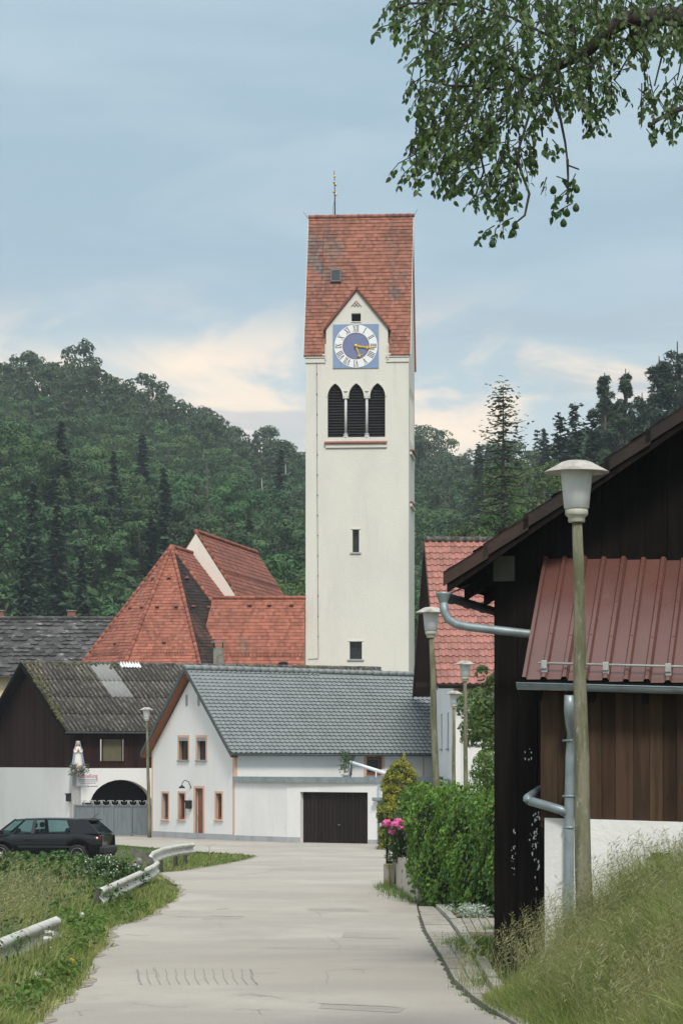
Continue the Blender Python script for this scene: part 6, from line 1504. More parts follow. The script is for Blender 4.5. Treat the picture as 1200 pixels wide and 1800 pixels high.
def bush(name, label, px, pyb, Y, w, h, n, per, leaf, m, seed=1, cat='shrub', zb=None, dy=1., flowers=None, lean=0., group=None):
    r_ = np.random.default_rng(seed); x = (px - 600) / F * Y; z = ground_z(x, Y) if zb is None else zb
    t = thing(name, label, cat, (x, Y, z), 0, group)
    a = r_.random(n) * 6.283; u = r_.random(n); rr_ = np.sqrt(r_.uniform(.1, 1, n)) * np.sqrt(np.clip(1 - (np.clip(u - .35, 0, 1) / .68) ** 2, .05, 1)); c = np.stack([w * rr_ * np.cos(a) + lean * u, w * dy * rr_ * np.sin(a), h * (.06 + .88 * u)], 1)
    V, Fc, T = leaf_cloud(c, np.full((n, 3), .16 * (w + h) / 2 + .04), np.full(n, per), leaf, r_, .45); link('foliage', np_mesh('foliage', V, Fc, m, T), t, kind=None)
    b = MB()
    for k in range(9): q = c[k * n // 9]; b.tube([(0, 0, -.1), (q[0] * .4, q[1] * .4, q[2] * .55), tuple(q)], [.03 + .01 * h, .02, .006], 5)
    b.build('stems', 'bark', t)
    if flowers: V, Fc, T = leaf_cloud(c[r_.random(n) < .5] + [0, -.05, .12 * h], np.full(((r_.random(1) >= 0).sum() * 0 + 1, 3), .1).repeat(1, 0), np.array([1]), .03, r_) if False else leaf_cloud(c[: n // 2] + [0, -.06, .10 * h], np.full((n // 2, 3), .10 * (w + h)), np.full(n // 2, 10), .020, r_, .7, 1.); link('blossoms', np_mesh('blossoms', V, Fc, flowers, T), t, kind='stuff')
    return t
bush('dark_bush', 'dark green bush between golden conifer and creeper hedge', 727, 1480, 84, .62, 2.15, 60, 60, .055, 'shrub_leaf', 3)
bush('garden_bush', 'loose leafy bush behind the hedge under the second lamp', 748, 1480, 70, .45, 2.1, 36, 50, .05, 'shrub_leaf', 4)
bush('leafy_shrub', 'light green leafy shrub at the barn edge below the white window', 862, 1480, 66, .6, 3.0, 70, 55, .06, 'bright_leaf', 5)
bush('leafy_shrub', 'glossy shrub rising over the hedge near the short lamp', 852, 1480, 72, .42, 2.9, 40, 45, .055, 'shrub_leaf', 6)
t, mm = tree('garden_tree', broadleaf('crown', 5.6, 1.45, 44, 110, .085, np.random.default_rng(77), 'bright_leaf', .42, .7), 'slender green garden tree before the window of the tall white house', None, (px_to(900, 1340, 79).x, 79, gz(79)))
t, mm = tree('garden_tree', broadleaf('crown', 5.4, 1.0, 34, 90, .07, np.random.default_rng(78), 'bright_leaf', .55, .75), 'small tree with drooping boughs tight against the dark barn edge', None, (px_to(872, 1340, 62).x + .45, 62, gz(62)))

# ------------------------------------------------------------------ cars
def make_car(name, label, paint, loc, rz):
    """compact two-door hatchback, nose towards -x, origin under the middle"""
    t = thing(name, label, 'car', loc, rz); L_, Wd = 4.02, .845
    st = []      # x, sill z, belt z, roof z or None, half width, roof half width
    def sect(x):
        belt = np.interp(x, [-2.01, -1.9, -1.0, -.75, 1.5, 1.86, 2.01], [.52, .66, .84, .90, .94, .93, .86])
        hw = np.interp(x, [-2.01, -1.85, -1.3, 1.4, 1.9, 2.01], [.66, .78, .845, .845, .80, .74])
        sill = .22
        for cx in (-1.27, 1.23):
            if abs(x - cx) < .37: sill = max(sill, .30 + math.sqrt(max(0, .37 ** 2 - (x - cx) ** 2)) * .98)
        return belt, hw, sill
    xs = sorted(set(list(np.linspace(-2.01, 2.01, 45)) + [-1.27 + q for q in (-.37, -.36, .36, .37)] + [1.23 + q for q in (-.37, -.36, .36, .37)]))
    vs = []; fs = []
    for x in xs:
        be, hw, si = sect(x); mid = max(si + .01, .50)
        hood = be + (.05 if -1.9 < x < 1.9 else 0)
        ring = [(hw * .93, si), (hw, mid), (hw * .985, (mid + be) / 2), (hw * .93, be), (hw * .5, hood), (0, hood + .015)]
        ring = ring + [(-a, z) for a, z in ring[::-1][1:]]
        vs += [(x, a, z) for a, z in ring]
    m = 11
    for i in range(len(xs) - 1):
        for k in range(m - 1): q = i * m + k; fs.append((q, q + 1, q + m + 1, q + m))
    fs += [tuple(range(m)), tuple(range((len(xs) - 1) * m, len(xs) * m))[::-1]]
    b = MB(); b.smooth = True; b.add(vs, fs); body = b.build('body', paint, t)
    # greenhouse: roof panel and pillars around real glass
    xr = np.linspace(-.86, 1.50, 12); roof = lambda x: 1.42 - .05 * ((x - .2) / 1.2) ** 2
    rw = lambda x: .60 - .03 * abs(x - .2)
    b = MB(); b.smooth = True; vs = []
    for x in xr: z = roof(x); w_ = rw(x); vs += [(x, a * w_, z - .035 * abs(a) ** 3) for a in (-1, -.6, 0, .6, 1)] + [(x, a * w_, z - .06) for a in (1, 0, -1)]
    m = 8; fs = []
    for i in range(len(xr) - 1):
        for k in range(m): q = i * m + k; fs.append((q, i * m + (k + 1) % m, (i + 1) * m + (k + 1) % m, q + m))
    fs += [tuple(range(8)), tuple(range(len(xr) * 8 - 8, len(xr) * 8))]; b.add(vs, fs); b.build('roof', paint, t)
    def pillar(s, xa, za, wa, xb, zb, wb, w0, w1, th=.05, nm='pillar', mt=None):
        m_ = MB(); ya, yb = s * wa, s * wb; m_.slab([(xa, ya, za), (xa + w0, ya, za), (xb + w1, yb, zb), (xb, yb, zb)], (0, -s * th, 0)); m_.build(nm, mt or paint, t)
    for s in (-1, 1):
        hw_b = .785
        pillar(s, -1.55, .86, hw_b - .05, -.88, 1.385, .60, .10, .07)          # A
        pillar(s, -.30, .93, hw_b, -.26, 1.385, .60, .12, .09, mt='black_trim')           # B
        pillar(s, 1.0, .94, hw_b, .80, 1.385, .585, .93, .66)                # wide C
        
        m_ = MB(); m_.slab([(-1.45, s * hw_b * .985, .90), (-.29, s * hw_b * .985, .93), (-.25, s * .602, 1.36), (-.82, s * .602, 1.36)], (0, -s * .006, 0)); m_.build('side_window', 'car_glass', t)
        m_ = MB(); m_.slab([(-.19, s * hw_b * .985, .935), (1.02, s * hw_b * .985, .945), (.82, s * .60, 1.355), (-.18, s * .60, 1.36)], (0, -s * .006, 0)); m_.build('side_window', 'car_glass', t)
        m_ = MB(); m_.box(-.7, 1.5, s * .835 - .01, s * .835 + .015, .50, .56); m_.build('rub_strip', 'black_trim', t)
        m_ = MB(); m_.tube([(-.50, s * .86, .76), (-.46, s * .885, .765), (-.34, s * .885, .765), (-.30, s * .86, .76)], .014, 6); m_.build('door_handle', 'black_trim', t)
        m_ = MB(); m_.add([(-.22, s * .8465, .35), (-.215, s * .8465, .35), (-.215, s * .80, .92), (-.22, s * .80, .92)], [(0, 1, 2, 3)]); m_.build('door_gap', 'void', t)
        m_ = MB(); m_.bbox(-1.30, -1.16, min(s * .84, s * .98), max(s * .84, s * .98), .92, 1.05, .03); m_.build('wing_mirror', paint, t)
        for cx in (-1.27, 1.23):
            Mw = Matrix.Translation((cx, s * .70, .30)) @ Matrix.Rotation(R(90) * -s, 4, 'X')
            wk = MB(Mw).lathe([(.20, -.02), (.285, -.02), (.30, .02), (.30, .14), (.285, .17), (.21, .17), (.2, .15)], (0, 0, 0), 26).build('wheel', 'rubber', t)
            m_ = MB(Mw); m_.lathe([(.205, .02), (.205, .16), (.19, .165), (.185, .09), (.05, .08)], (0, 0, 0), 26); m_.build('rim', 'alloy', wk)
            m_ = MB(Mw)
            for q in range(12): a = 2 * math.pi * q / 12; m_.tube([(.04 * math.cos(a), .04 * math.sin(a), .145), (.19 * math.cos(a), .19 * math.sin(a), .13)], .013, 5)
            m_.lathe([(.05, .1), (.05, .16), (.03, .165)], (0, 0, 0), 12); m_.build('spokes', 'alloy', wk)
            m_ = MB(Mw); m_.lathe([(.345, -.1), (.345, .08)], (0, 0, 0), 20); m_.build('wheel_arch', 'void', t)
        m_ = MB(); m_.bbox(1.88, 1.975, min(s * .60, s * .79), max(s * .60, s * .79), .70, .88, .02); m_.build('tail_light', 'tail_red', t)
        m_ = MB(); m_.bbox(-2.0, -1.9, min(s * .42, s * .68), max(s * .42, s * .68), .58, .70, .02); m_.build('headlight', 'chrome', t)
        m_ = MB(); m_.bbox(-.75, -.35, min(s * .12, s * .60), max(s * .12, s * .60), .35, .60, .06); m_.slab([(-.40, s * .16, .55), (-.40, s * .58, .55), (-.28, s * .56, 1.06), (-.28, s * .18, 1.06)], (.10, 0, .0)); m_.bbox(-.34, -.22, min(s * .26, s * .48), max(s * .26, s * .48), 1.10, 1.27, .04); m_.build('front_seat', 'seat_cloth', t)
        m_ = MB(); m_.bbox(.72, .84, min(s * .22, s * .5), max(s * .22, s * .5), .97, 1.10, .04); m_.build('rear_headrest', 'seat_cloth', t)
    m_ = MB(); m_.bbox(.3, .75, -.62, .62, .35, .62, .05); m_.slab([(.66, -.62, .6), (.66, .62, .6), (.78, .6, .98), (.78, -.6, .98)], (.12, 0, 0)); m_.build('rear_seat', 'seat_cloth', t)
    m_ = MB(); m_.slab([(-1.52, -.70, .89), (-1.52, .70, .89), (-.88, .56, 1.375), (-.88, -.56, 1.375)], (.006, 0, 0)); m_.build('windscreen', 'car_glass', t)
    m_ = MB(); m_.slab([(1.93, -.68, .95), (1.93, .68, .95), (1.50, .52, 1.35), (1.50, -.52, 1.35)], (-.006, 0, 0)); m_.build('rear_window', 'car_glass', t)
    m_ = MB(); m_.slab([(1.915, -.70, .93), (1.915, .70, .93), (1.90, .68, .965), (1.90, -.68, .965)], (.01, 0, 0)); m_.slab([(1.45, -.56, 1.345), (1.45, .56, 1.345), (1.62, .54, 1.34), (1.62, -.54, 1.34)], (0, 0, .03)); m_.build_each('tailgate_frame', paint, t)
    m_ = MB(); m_.bbox(1.90, 2.07, -.80, .80, .30, .55, .05); m_.bbox(-2.08, -1.92, -.78, .78, .28, .52, .05); m_.build_each('bumper', 'black_trim', t)
    m_ = MB(); m_.bbox(1.985, 2.005, -.26, .26, .62, .74, .004); m_.build('number_plate', 'plate_white', t)
    m_ = MB(); m_.lathe([(.17, 0), (.18, .015), (.17, .03), (.155, .015)], (0, 0, 0), 18); me_ = m_.build('steering_wheel', 'black_trim', t); me_.location = (-.90, -.36, .93); me_.rotation_euler = (0, R(-65), 0)
    m_ = MB(); m_.bbox(-1.5, -1.1, -.68, .68, .70, .92, .05); m_.build('dashboard', 'black_trim', t)
    m_ = MB(); m_.tube([(1.4, .25, 1.39), (1.6, .25, 1.56)], .008, 5); m_.build('aerial', 'black_trim', t)
    return t
cz_ = .03
cx_ = px_to(200, 1340, 84.5).x
car = make_car('parked_car', 'black two-door hatchback parked on the left before the white barn wall', 'black_paint', (cx_ - 2.22, 86.0, cz_), R(-11))
m = MB(); m.lathe([(.02, -.055), (.05, -.03), (.055, .02), (.02, .05)], (-.0, 0, 0), 10); o = m.build('hanging_ornament', 'thuja', car); o.location = (-.26, -.5, 1.24)
car2 = make_car('parked_car', 'dark blue car parked nose first behind the lattice gate', 'dark_blue_paint', (px_to(713, 1340, 98).x, 100.2, gz(100)), R(90))

# ------------------------------------------------------------------ guard rails
def guard_rail(label, pts, posts, beam_m='rail_white', step=.5, drop_end=0):
    """pts: (x, Y, top z) of the beam; W-profile swept along"""
    P = [Vector(p) for p in pts]; t = thing('guard_rail', label, 'guard rail', (P[0].x, P[0].y, gz(P[0].y))); o = Vector(t.location)
    # resample
    Q = [P[0]]
    for a, c in zip(P, P[1:]):
        n = max(1, int((c - a).length / step)); Q += [a.lerp(c, (k + 1) / n) for k in range(n)]
    prof = [(.0, 0), (.055, -.035), (.062, -.075), (.03, -.115), (.0, -.14), (.0, -.17), (.03, -.195), (.062, -.235), (.055, -.275), (.0, -.31)]
    b = MB(); vs = []; n = len(prof)
    nr = []
    for i, p in enumerate(Q):
        d = Q[min(i + 1, len(Q) - 1)] - Q[max(i - 1, 0)]; s = Vector((d.y, -d.x, 0)).normalized(); nr.append(s)
        vs += [p - o + s * a + Vector((0, 0, z)) for a, z in prof]; 
    for i, p in enumerate(Q): vs += [p - o + nr[i] * (a - .012) + Vector((0, 0, z - .004)) for a, z in prof]
    N2 = len(Q) * n; fs = []
    for i in range(len(Q) - 1):
        for k in range(n - 1): q = i * n + k; fs += [(q, q + 1, q + n + 1, q + n), (N2 + q, N2 + q + n, N2 + q + n + 1, N2 + q + 1)]
        for k in (0, n - 1): q = i * n + k; fs.append((q, q + n, N2 + q + n, N2 + q))
    for i in (0, len(Q) - 1):
        for k in range(n - 1): q = i * n + k; fs.append((q, N2 + q, N2 + q + 1, q + 1))
    b.smooth = True; b.add(vs, fs); bm = b.build('beam', beam_m, t)
    m = MB(); k = 0; acc = 0
    for i in range(2, len(Q) - 1, 5):
        for z in (-.07, -.24):
            c = Q[i] - o + nr[i] * .062 + Vector((0, 0, z)); m.bbox(c.x - .011, c.x + .011, c.y - .011, c.y + .011, c.z - .011, c.z + .011, .003)
    m.build('bolts', 'iron', bm, kind='stuff')
    m = MB()
    for i in range(4, len(Q) - 1, 8):    # overlap joints
        m2 = []
        for j in (0, 1): m2 += [Q[i] + (Q[i + 1] - Q[i]) * (.0 if j == 0 else .10) - o + nr[i] * (a + .004) + Vector((0, 0, z)) for a, z in prof]
        m.add(m2, [(q, q + 1, q + n + 1, q + n) for q in range(n - 1)])
    if m.v: m.build('joint', beam_m, bm)
    for (x, Y) in posts:
        i = min(range(len(Q)), key=lambda j: (Q[j].x - x) ** 2 + (Q[j].y - Y) ** 2); c = Q[i] - o - nr[i] * .09; zg = ground_z(Q[i].x, Q[i].y) - o.z - .15
        MB().bbox(c.x - .055, c.x + .055, c.y - .06, c.y + .06, zg, c.z - .02, .008).build('post', 'post_wood', t)
    return t
def gpt(px, py, Y): return px_to(px, py, Y)
guard_rail('nearest guard rail end rising out of the tall grass at lower left', [gpt(-90, 1700, 23.5), gpt(0, 1650, 27.5), gpt(60, 1626, 31), gpt(99, 1611, 33.5)], [(-3.4, 27.5), (-4, 24)])
G2 = [gpt(176, 1561, 45.5), gpt(196, 1553, 48), gpt(225, 1540, 52.5), gpt(252, 1528, 57.5), (px_to(270, 1519, 61).x, 61, px_to(270, 1519, 61).z), gpt(276, 1513, 63.5)]
guard_rail('middle guard rail curving uphill beside the lane between both bushes', G2, [(gpt(180, 1561, 46).x, 46), (gpt(215, 1545, 50.5).x, 50.5), (gpt(250, 1528, 57).x, 57)])
guard_rail('far guard rail on three posts by the lawn before the white house', [gpt(262, 1505, 65.5), gpt(268, 1497, 67), gpt(285, 1490, 69.5), gpt(310, 1485, 73), gpt(339, 1482, 76.5)], [(gpt(270, 1497, 67).x, 67), (gpt(287, 1490, 70).x, 70), (gpt(310, 1485, 73.5).x, 73.5), (gpt(329, 1483, 75.6).x, 75.6)])
# bent dark end piece and rubble behind the middle rail
be = thing('bent_rail_end', 'crumpled dark metal rail end lying between the two white rails', 'scrap metal', (gpt(240, 1520, 63).x, 63, ground_z(-4.7, 63)))
b = MB(); z0_ = gpt(240, 1520, 63).z - be.location.z; vs = []
for i in range(9):
    t_ = i / 8; x = -.15 + .52 * t_; z = z0_ + .24 - .30 * t_ ** 1.6 + .03 * math.sin(i * 2); 
    for a, q in ((-.16, .0), (-.08, .12), (0, .03), (.07, .13), (.15, .02)): vs.append((x + q * .3, a, z + q))
b.add(vs, [(5 * i + k, 5 * i + 5 + k, 5 * i + 6 + k, 5 * i + k + 1) for i in range(8) for k in range(4)]); b.build('sheet', 'post_wood', be)
b = MB(); b.bbox(-.05, .05, -.05, .05, -.1, z0_ + .05, .01); b.build('post', 'post_wood', be)
rb = random.Random(5)
for k in range(9):
    px, py = 218 + rb.random() * 36, 1522 + rb.random() * 14; Y = 58 + rb.random() * 4; q = px_to(px, py, Y); r_ = rb.uniform(.08, .17); zg = ground_z(q.x, Y)
    m = MB(); m.lathe([(r_ * .6, -r_ * .5), (r_, -.1 * r_), (r_ * .8, r_ * .5), (r_ * .3, r_ * .75)], (0, 0, 0), 7, False, 1, .8); o = m.build('stone', 'stone', None, 'grey stone in the small overgrown heap beside the crumpled rail end', None, 'stone', 'stones of the overgrown heap'); o.location = (q.x, Y, zg + .1 + .16 * (k % 3)); o.rotation_euler = (rb.random(), rb.random(), rb.random() * 6)
# T-shaped wooden marker on the lawn
p = gp(368, 1502); tm = thing('wooden_marker', 'small T-shaped weathered wooden marker on the lawn by the far rail', 'marker', (p.x, p.y, ground_z(p.x, p.y)))
b = MB(); b.bbox(-.02, .02, -.02, .02, -.05, .27, .004); b.build('stake', 'low_wall', tm); b = MB(); b.slab([(-.16, -.02, .25), (.16, -.02, .29), (.16, -.02, .32), (-.16, -.02, .28)], (0, .05, 0)); b.build('crossbar', 'low_wall', tm)
# gazing ball among the bushes
p = px_to(26, 1514, 62); gb = thing('garden_ball', 'shiny pale blue ball on a stick among bushes before the black car', 'garden ornament', (p.x, 62, ground_z(p.x, 62))); hb = p.z - gb.location.z
MB().lathe([(.02, -.1)] + [(.105 * math.cos(a), .105 * math.sin(a)) for a in np.linspace(-1.3, 1.5, 12)], (0, 0, hb), 20).build('ball', 'statue_blue', gb); b = MB(); b.tube([(0, 0, -.1), (0, 0, hb - .09)], .015, 6); b.build('stick', 'iron', gb)

# ------------------------------------------------------------------ bushes left
for i, (px, Y, w, h, m) in enumerate([(48, 60, .85, .50, 'shrub_leaf'), (105, 58.5, .8, .58, 'shrub_leaf'), (150, 59.5, .7, .48, 'shrub_leaf'), (70, 56, .7, .44, 'bright_leaf')]):
    bush('hedge_bush', ['leftmost low bush before the black car', 'taller rounded low bush before the black car', 'low bush before the rear wheel of the black car', 'pale green bush in front of the other low bushes'][i], px, 0, Y, w, h, 60, 46, .055, m, 40 + i, 'bush', None, .8, None)
bush('flowering_bush', 'low bush speckled with tiny white blossoms before the stone heap', 195, 0, 56.5, .72, .56, 60, 40, .045, 'shrub_leaf', 51, 'bush', None, .8, 'white_petal')
# ------------------------------------------------------------------ grass
def sample(n, f, rng):
    out = []
    while len(out) < n: p = f(rng); out += [p] if p else []
    return np.array([(x, y, ground_z(x, y)) for x, y in out])
rng = np.random.default_rng(101)
# left verge and meadow: tall grass, shorter towards the road edge
def f_left(r):
    Y = 20.5 + 66 * r.random() ** 1.5; e = road_l(Y); w = Y / F * 600 + 1.2
    x = e + .04 * r.normal() - r.random() ** 1.15 * max(.3, e + w)
    if x < -Y * .131 - .3: return None
    if Y > 57 and Y < 62 and x > -Y * .1 and r.random() < .3: return None
    return (x, Y)
def rd_dist(P): return np.array([road_l(y) - x for x, y, _ in P])
P = sample(52000, f_left, rng); d = rd_dist(P); Yv = P[:, 1]
far_l = np.clip((Yv - 50) / 12, 0, 1); hmap = np.clip(.10 + .42 * np.clip(d / 1.5, 0, 1), 0, .55) * (1 - .60 * far_l) * (.7 + .6 * (np.sin(P[:, 0] * 1.7 + Yv * .6) * .5 + .5))
# keep the grass low round the rails
hmap = np.where((Yv < 35) & (d > .2), np.minimum(hmap, .5), hmap); hmap = np.where((Yv > 44) & (Yv < 70) & (d < 1.1), np.minimum(hmap, .17), hmap); hmap = np.where((Yv > 43) & (d > 1.1), np.minimum(hmap, .20), hmap); hmap = np.where(Yv > 68, np.minimum(hmap, .12), hmap)
Pn = sample(5200, lambda r: (lambda Y: (road_l(Y) - .30 - r.random() * 1.3, Y))(23.5 + 9.5 * r.random()), rng); P = np.concatenate([P, Pn]); hmap = np.concatenate([hmap, np.full(len(Pn), .36)])
V, Fc, T, tips = blades(P, hmap, .0065 + .00012 * P[:, 1], rng, .75, (.10, -.02), 3)
link('meadow_grass', np_mesh('meadow_grass', V, Fc, 'grass_blade', T), kind='stuff', label='tall and short green grass of the left verge', cat='grass')
# dry seed stalks in the meadow
sel = rng.choice(np.where((d > .9) & (Yv > 26) & (Yv < 46))[0], 620); Ps = P[sel]; V1, F1, T1, tp = blades(Ps, np.full(len(Ps), .80), .004, rng, .45, (.12, 0), 3)
V2, F2, T2 = seed_heads(tp, rng, .14, .007, 7); V, Fc, T = join_np([(V1, F1, T1), (V2, F2, T2)]); link('seeding_grass', np_mesh('seeding_grass', V, Fc, 'dry_grass', T), kind='stuff', label='pale seeding grass stalks over the left meadow', cat='grass')
# leafy weeds low along the left verge
def weeds(name, f, n, r0, leaf, m, lab, seed, hz=(.03, .2), per=16):
    r = np.random.default_rng(seed); c = sample(n, f, r); c[:, 2] += r.uniform(*hz, n); V, Fc, T = leaf_cloud(c, np.stack([r.uniform(.5, 1.2, n) * r0] * 2 + [r.uniform(.5, 1, n) * r0 * .7], 1), np.full(n, per), leaf, r, .6, .8, .3)
    link(name, np_mesh(name, V, Fc, m, T), kind='stuff', label=lab, cat='weeds')
weeds('broad_weeds', lambda r: (lambda Y: (road_l(Y) - .1 - abs(r.normal()) * .55, Y))(22 + 26 * r.random() ** 1.3), 420, .16, .040, 'verge_blade', 'leafy low weeds along the left road edge', 61)
weeds('meadow_weeds', lambda r: (lambda Y: (road_l(Y) - .6 - abs(r.random()) * (Y * .12), Y))(26 + 34 * r.random()), 420, .24, .048, 'shrub_leaf', 'leafy weeds among the tall meadow grass', 62, (.1, .42), 18)
# lawn patch beyond the rail and sparse lawn
def f_lawn(r):
    Y = 74 + 30 * r.random(); e = road_l(Y); x = e - r.random() * 9
    return (x, Y) if e > -9 and x > -Y * .128 else None
P = sample(16000, f_lawn, rng); V, Fc, T, _ = blades(P, np.full(len(P), .075), .013, rng, .6, (0, 0), 2); link('lawn_grass', np_mesh('lawn_grass', V, Fc, 'verge_blade', T), kind='stuff', label='short mown lawn between the lane and the parked car', cat='grass')
# right bank: long wind-combed grass
def f_right(r):
    Y = 13.5 + 15.2 * r.random() ** .8; e = road_r(max(Y, 14)) + .04 + .36 * smooth(24.3, 27.2, Y); x = e + r.random() ** .9 * 3.4
    if x > Y * .131 + .4: return None
    if Y > 26.0 and r.random() < .5: return None
    if Y > 27.4 or (Y > 26 and x < e + .1): return None
    return (x, Y)
P = sample(62000, f_right, rng); e = np.array([road_r(max(y, 14)) + .04 + .36 * smooth(24.3, 27.2, y) for y in P[:, 1]]); d = P[:, 0] - e
hmap = (.10 + .42 * np.clip(d / .8, 0, 1)) * (.65 + .5 * (np.sin(P[:, 0] * 3.1 + P[:, 1] * 1.2) * .5 + .5)); hmap *= np.clip((28.6 - P[:, 1]) / 2, .5, 1)
V, Fc, T, tips = blades(P, hmap, .0042, rng, .95, (-.22, -.10), 4, .7); link('bank_grass', np_mesh('bank_grass', V, Fc, 'grass_blade', T), kind='stuff', label='long soft grass leaning over the right bank', cat='grass')
sel = rng.choice(np.where((d > .35) & (P[:, 1] > 16))[0], 2000); V1, F1, T1, tp = blades(P[sel], np.full(len(sel), .66), .0020, rng, .55, (-.18, -.05), 4, .7)
V2, F2, T2 = seed_heads(tp, rng, .12, .0030, 9); Pc = sample(420, lambda r: (1.15 + 1.5 * r.random(), 25.2 + 3.0 * r.random()), rng); V3, F3, T3, tq = blades(Pc, np.full(420, .62), .0024, rng, .6, (-.15, 0), 4, .7); V4, F4, T4 = seed_heads(tq[::2], rng, .12, .0032, 8)
V, Fc, T = join_np([(V1, F1, T1), (V2, F2, T2), (V3, F3, T3), (V4, F4, T4)]); link('seeding_grass', np_mesh('seeding_grass', V, Fc, 'dry_grass', T), kind='stuff', label='feathery seeding grass stalks on the right bank before the plinth', cat='grass')
def f_rb(r):
    Y = 14 + 11 * r.random(); e = road_r(max(Y, 14)) + .4; return (e + .6 + r.random() * 2.0, Y)
weeds('bank_weeds', f_rb, 420, .17, .030, 'shrub_leaf', 'dark leafy weeds in the lower part of the right bank', 63, (.05, .35), 26)
# tufts along the kerb, the fence foot and the joints
def tufts(spots, n, h, w, m, name, lab, sp=.08):
    Pn = []
    for (px, py, s_) in spots:
        c = gp(px, py); k = int(n * s_); a = rng.normal(size=(k, 2)) * sp * s_; Pn += [(c.x + q[0], c.y + q[1] * 2.2, gz(c.y + q[1] * 2.2)) for q in a]
    V, Fc, T, _ = blades(np.array(Pn), np.full(len(Pn), h), w, rng, .8, (0, 0), 3); link(name, np_mesh(name, V, Fc, m, T), kind='stuff', label=lab, cat='grass')
tufts([(684, 1562, 1), (692, 1566, 1.4), (704, 1572, 1.4), (716, 1578, 1.6), (728, 1582, 1.2), (738, 1588, 1), (672, 1560, .5)], 170, .16, .006, 'verge_blade', 'fence_tufts', 'short grass tufts at the foot of the low garden wall', .14)
tufts([(818, 1665, 1.6), (832, 1658, 2), (848, 1662, 2.2), (862, 1672, 2.0), (826, 1674, 1), (845, 1680, 1.6), (872, 1700, 1.6), (868, 1690, 1.8), (880, 1735, 2), (880, 1720, 1.8), (860, 1640, .8)], 230, .13, .0045, 'verge_blade', 'kerb_grass', 'bright green grass patch behind the kerb stones', .10)
tufts([(762, 1668, .4), (772, 1690, .4), (790, 1722, .5), (800, 1738, .5), (815, 1752, .7), (830, 1765, .8), (850, 1778, .9), (738, 1606, .3), (745, 1640, .3), (800, 1612, .4), (815, 1640, .4), (836, 1700, .5), (870, 1785, 1.2), (900, 1795, 1.4), (810, 1700, .3), (770, 1622, .3)], 60, .055, .004, 'verge_blade', 'joint_weeds', 'tiny weeds in the joints of the kerbside slabs', .05)
# umbel flowers, dandelion clocks and yellow blooms in the left meadow
def flower(name, label, px, py, Y, r_, kind, m, grp=None):
    q = px_to(px, py, Y); zg = ground_z(q.x, Y); h = max(.08, q.z - zg); t = thing(name, label, 'flower', (q.x, Y, zg), 0, grp)
    b = MB(); b.tube([(0, 0, -.03), (.02, 0, h * .5), (0, 0, h)], .0035, 4); b.build('stem', 'verge_blade', t)
    rr_ = np.random.default_rng(int(px * 7 + py)); nb = 9 if kind == 'umbel' else 3
    c = np.stack([rr_.normal(size=nb) * r_ * .55, rr_.normal(size=nb) * r_ * .55, h + rr_.normal(size=nb) * r_ * .12], 1) if kind == 'umbel' else np.array([[0, 0, h]])
    V, Fc, T = leaf_cloud(c, np.full((len(c), 3), r_ * (.3 if kind == 'umbel' else .9)), np.full(len(c), 12 if kind == 'umbel' else 60), r_ * .24, rr_, .5); link('flower_head', np_mesh('flower_head', V, Fc, m, T), t)
for px, py in ((62, 1645), (72, 1640), (83, 1650), (52, 1655), (90, 1640), (76, 1662), (96, 1672), (86, 1668), (86, 1677), (44, 1662), (58, 1668), (99, 1646)): flower('umbel_flower', 'white umbel flower in the cluster beside the near rail end', px, py, 30.5 + random.random() * 3, .055, 'umbel', 'white_petal', 'white umbels beside the near rail')
for i, (px, py, Y) in enumerate(((144, 1609, 38), (66, 1714, 26.5))): flower('dandelion_clock', ['white dandelion clock high on the verge near the middle rail', 'white dandelion clock low in the grass below the near rail'][i], px, py, Y, .042, 'ball', 'white_petal')
for i, (px, py) in enumerate(((125, 1688), (129, 1690))): flower('yellow_bloom', 'small yellow bloom in the verge grass near the road edge', px, py, 28.5, .022, 'ball', 'yellow_petal', 'yellow blooms on the verge')

# ------------------------------------------------------------------ forest on the hills
rng = np.random.default_rng(202)
bl = []
for i in range(6):
    h = [13, 12, 14.5, 12.5, 12, 14][i]; cm, b = broadleaf('crown', h, [5.0, 4.6, 5.4, 5.2, 4.2, 4.8][i], 56, 150, .25, rng, 'wood_leaf', .10, [.42, .5, .45, .5, .45, .5][i])
    o = b.build('trunk', 'bark'); tm_ = o.data; bpy.data.objects.remove(o); bl.append((cm, tm_))
cf = []
for i in range(3):
    cm, b = conifer('crown', [20, 17, 22][i], [3.4, 3.0, 3.1][i], [30, 26, 34][i], 9, .34, rng, 'conifer_leaf', .06, .35, 9)
    o = b.build('trunk', 'bark'); tm_ = o.data; bpy.data.objects.remove(o); cf.append((cm, tm_))
def put(name, pr, label, group, x, y, z, rz, s):
    t = thing(name, label, 'tree', (x, y, z), rz, group); t.scale = (s[0], s[0], s[1]); link('crown', pr[0], t); link('trunk', pr[1], t); return t
cnt = 0
def where(px, top, yy, v_, w_):
    side = 'at the left edge' if px < 110 else 'on the left hill' if px < 300 else 'between left hill and tower' if px < 560 else 'just right of the tower' if px < 830 else 'on the right hill'
    lvl = 'on the skyline' if yy > 590 else 'high up' if yy > 500 else 'halfway up' if yy > 400 else 'on the lower slope' if yy > 300 else 'at the wood edge'
    return f"{('tall', 'stocky', 'slim')[v_]} dark spruce {side}, {lvl}", f"{('round', 'compact', 'broad', 'wide low', 'narrow', 'domed')[w_]} broadleaf crown {side}, {lvl}"
far = []
y = 236.
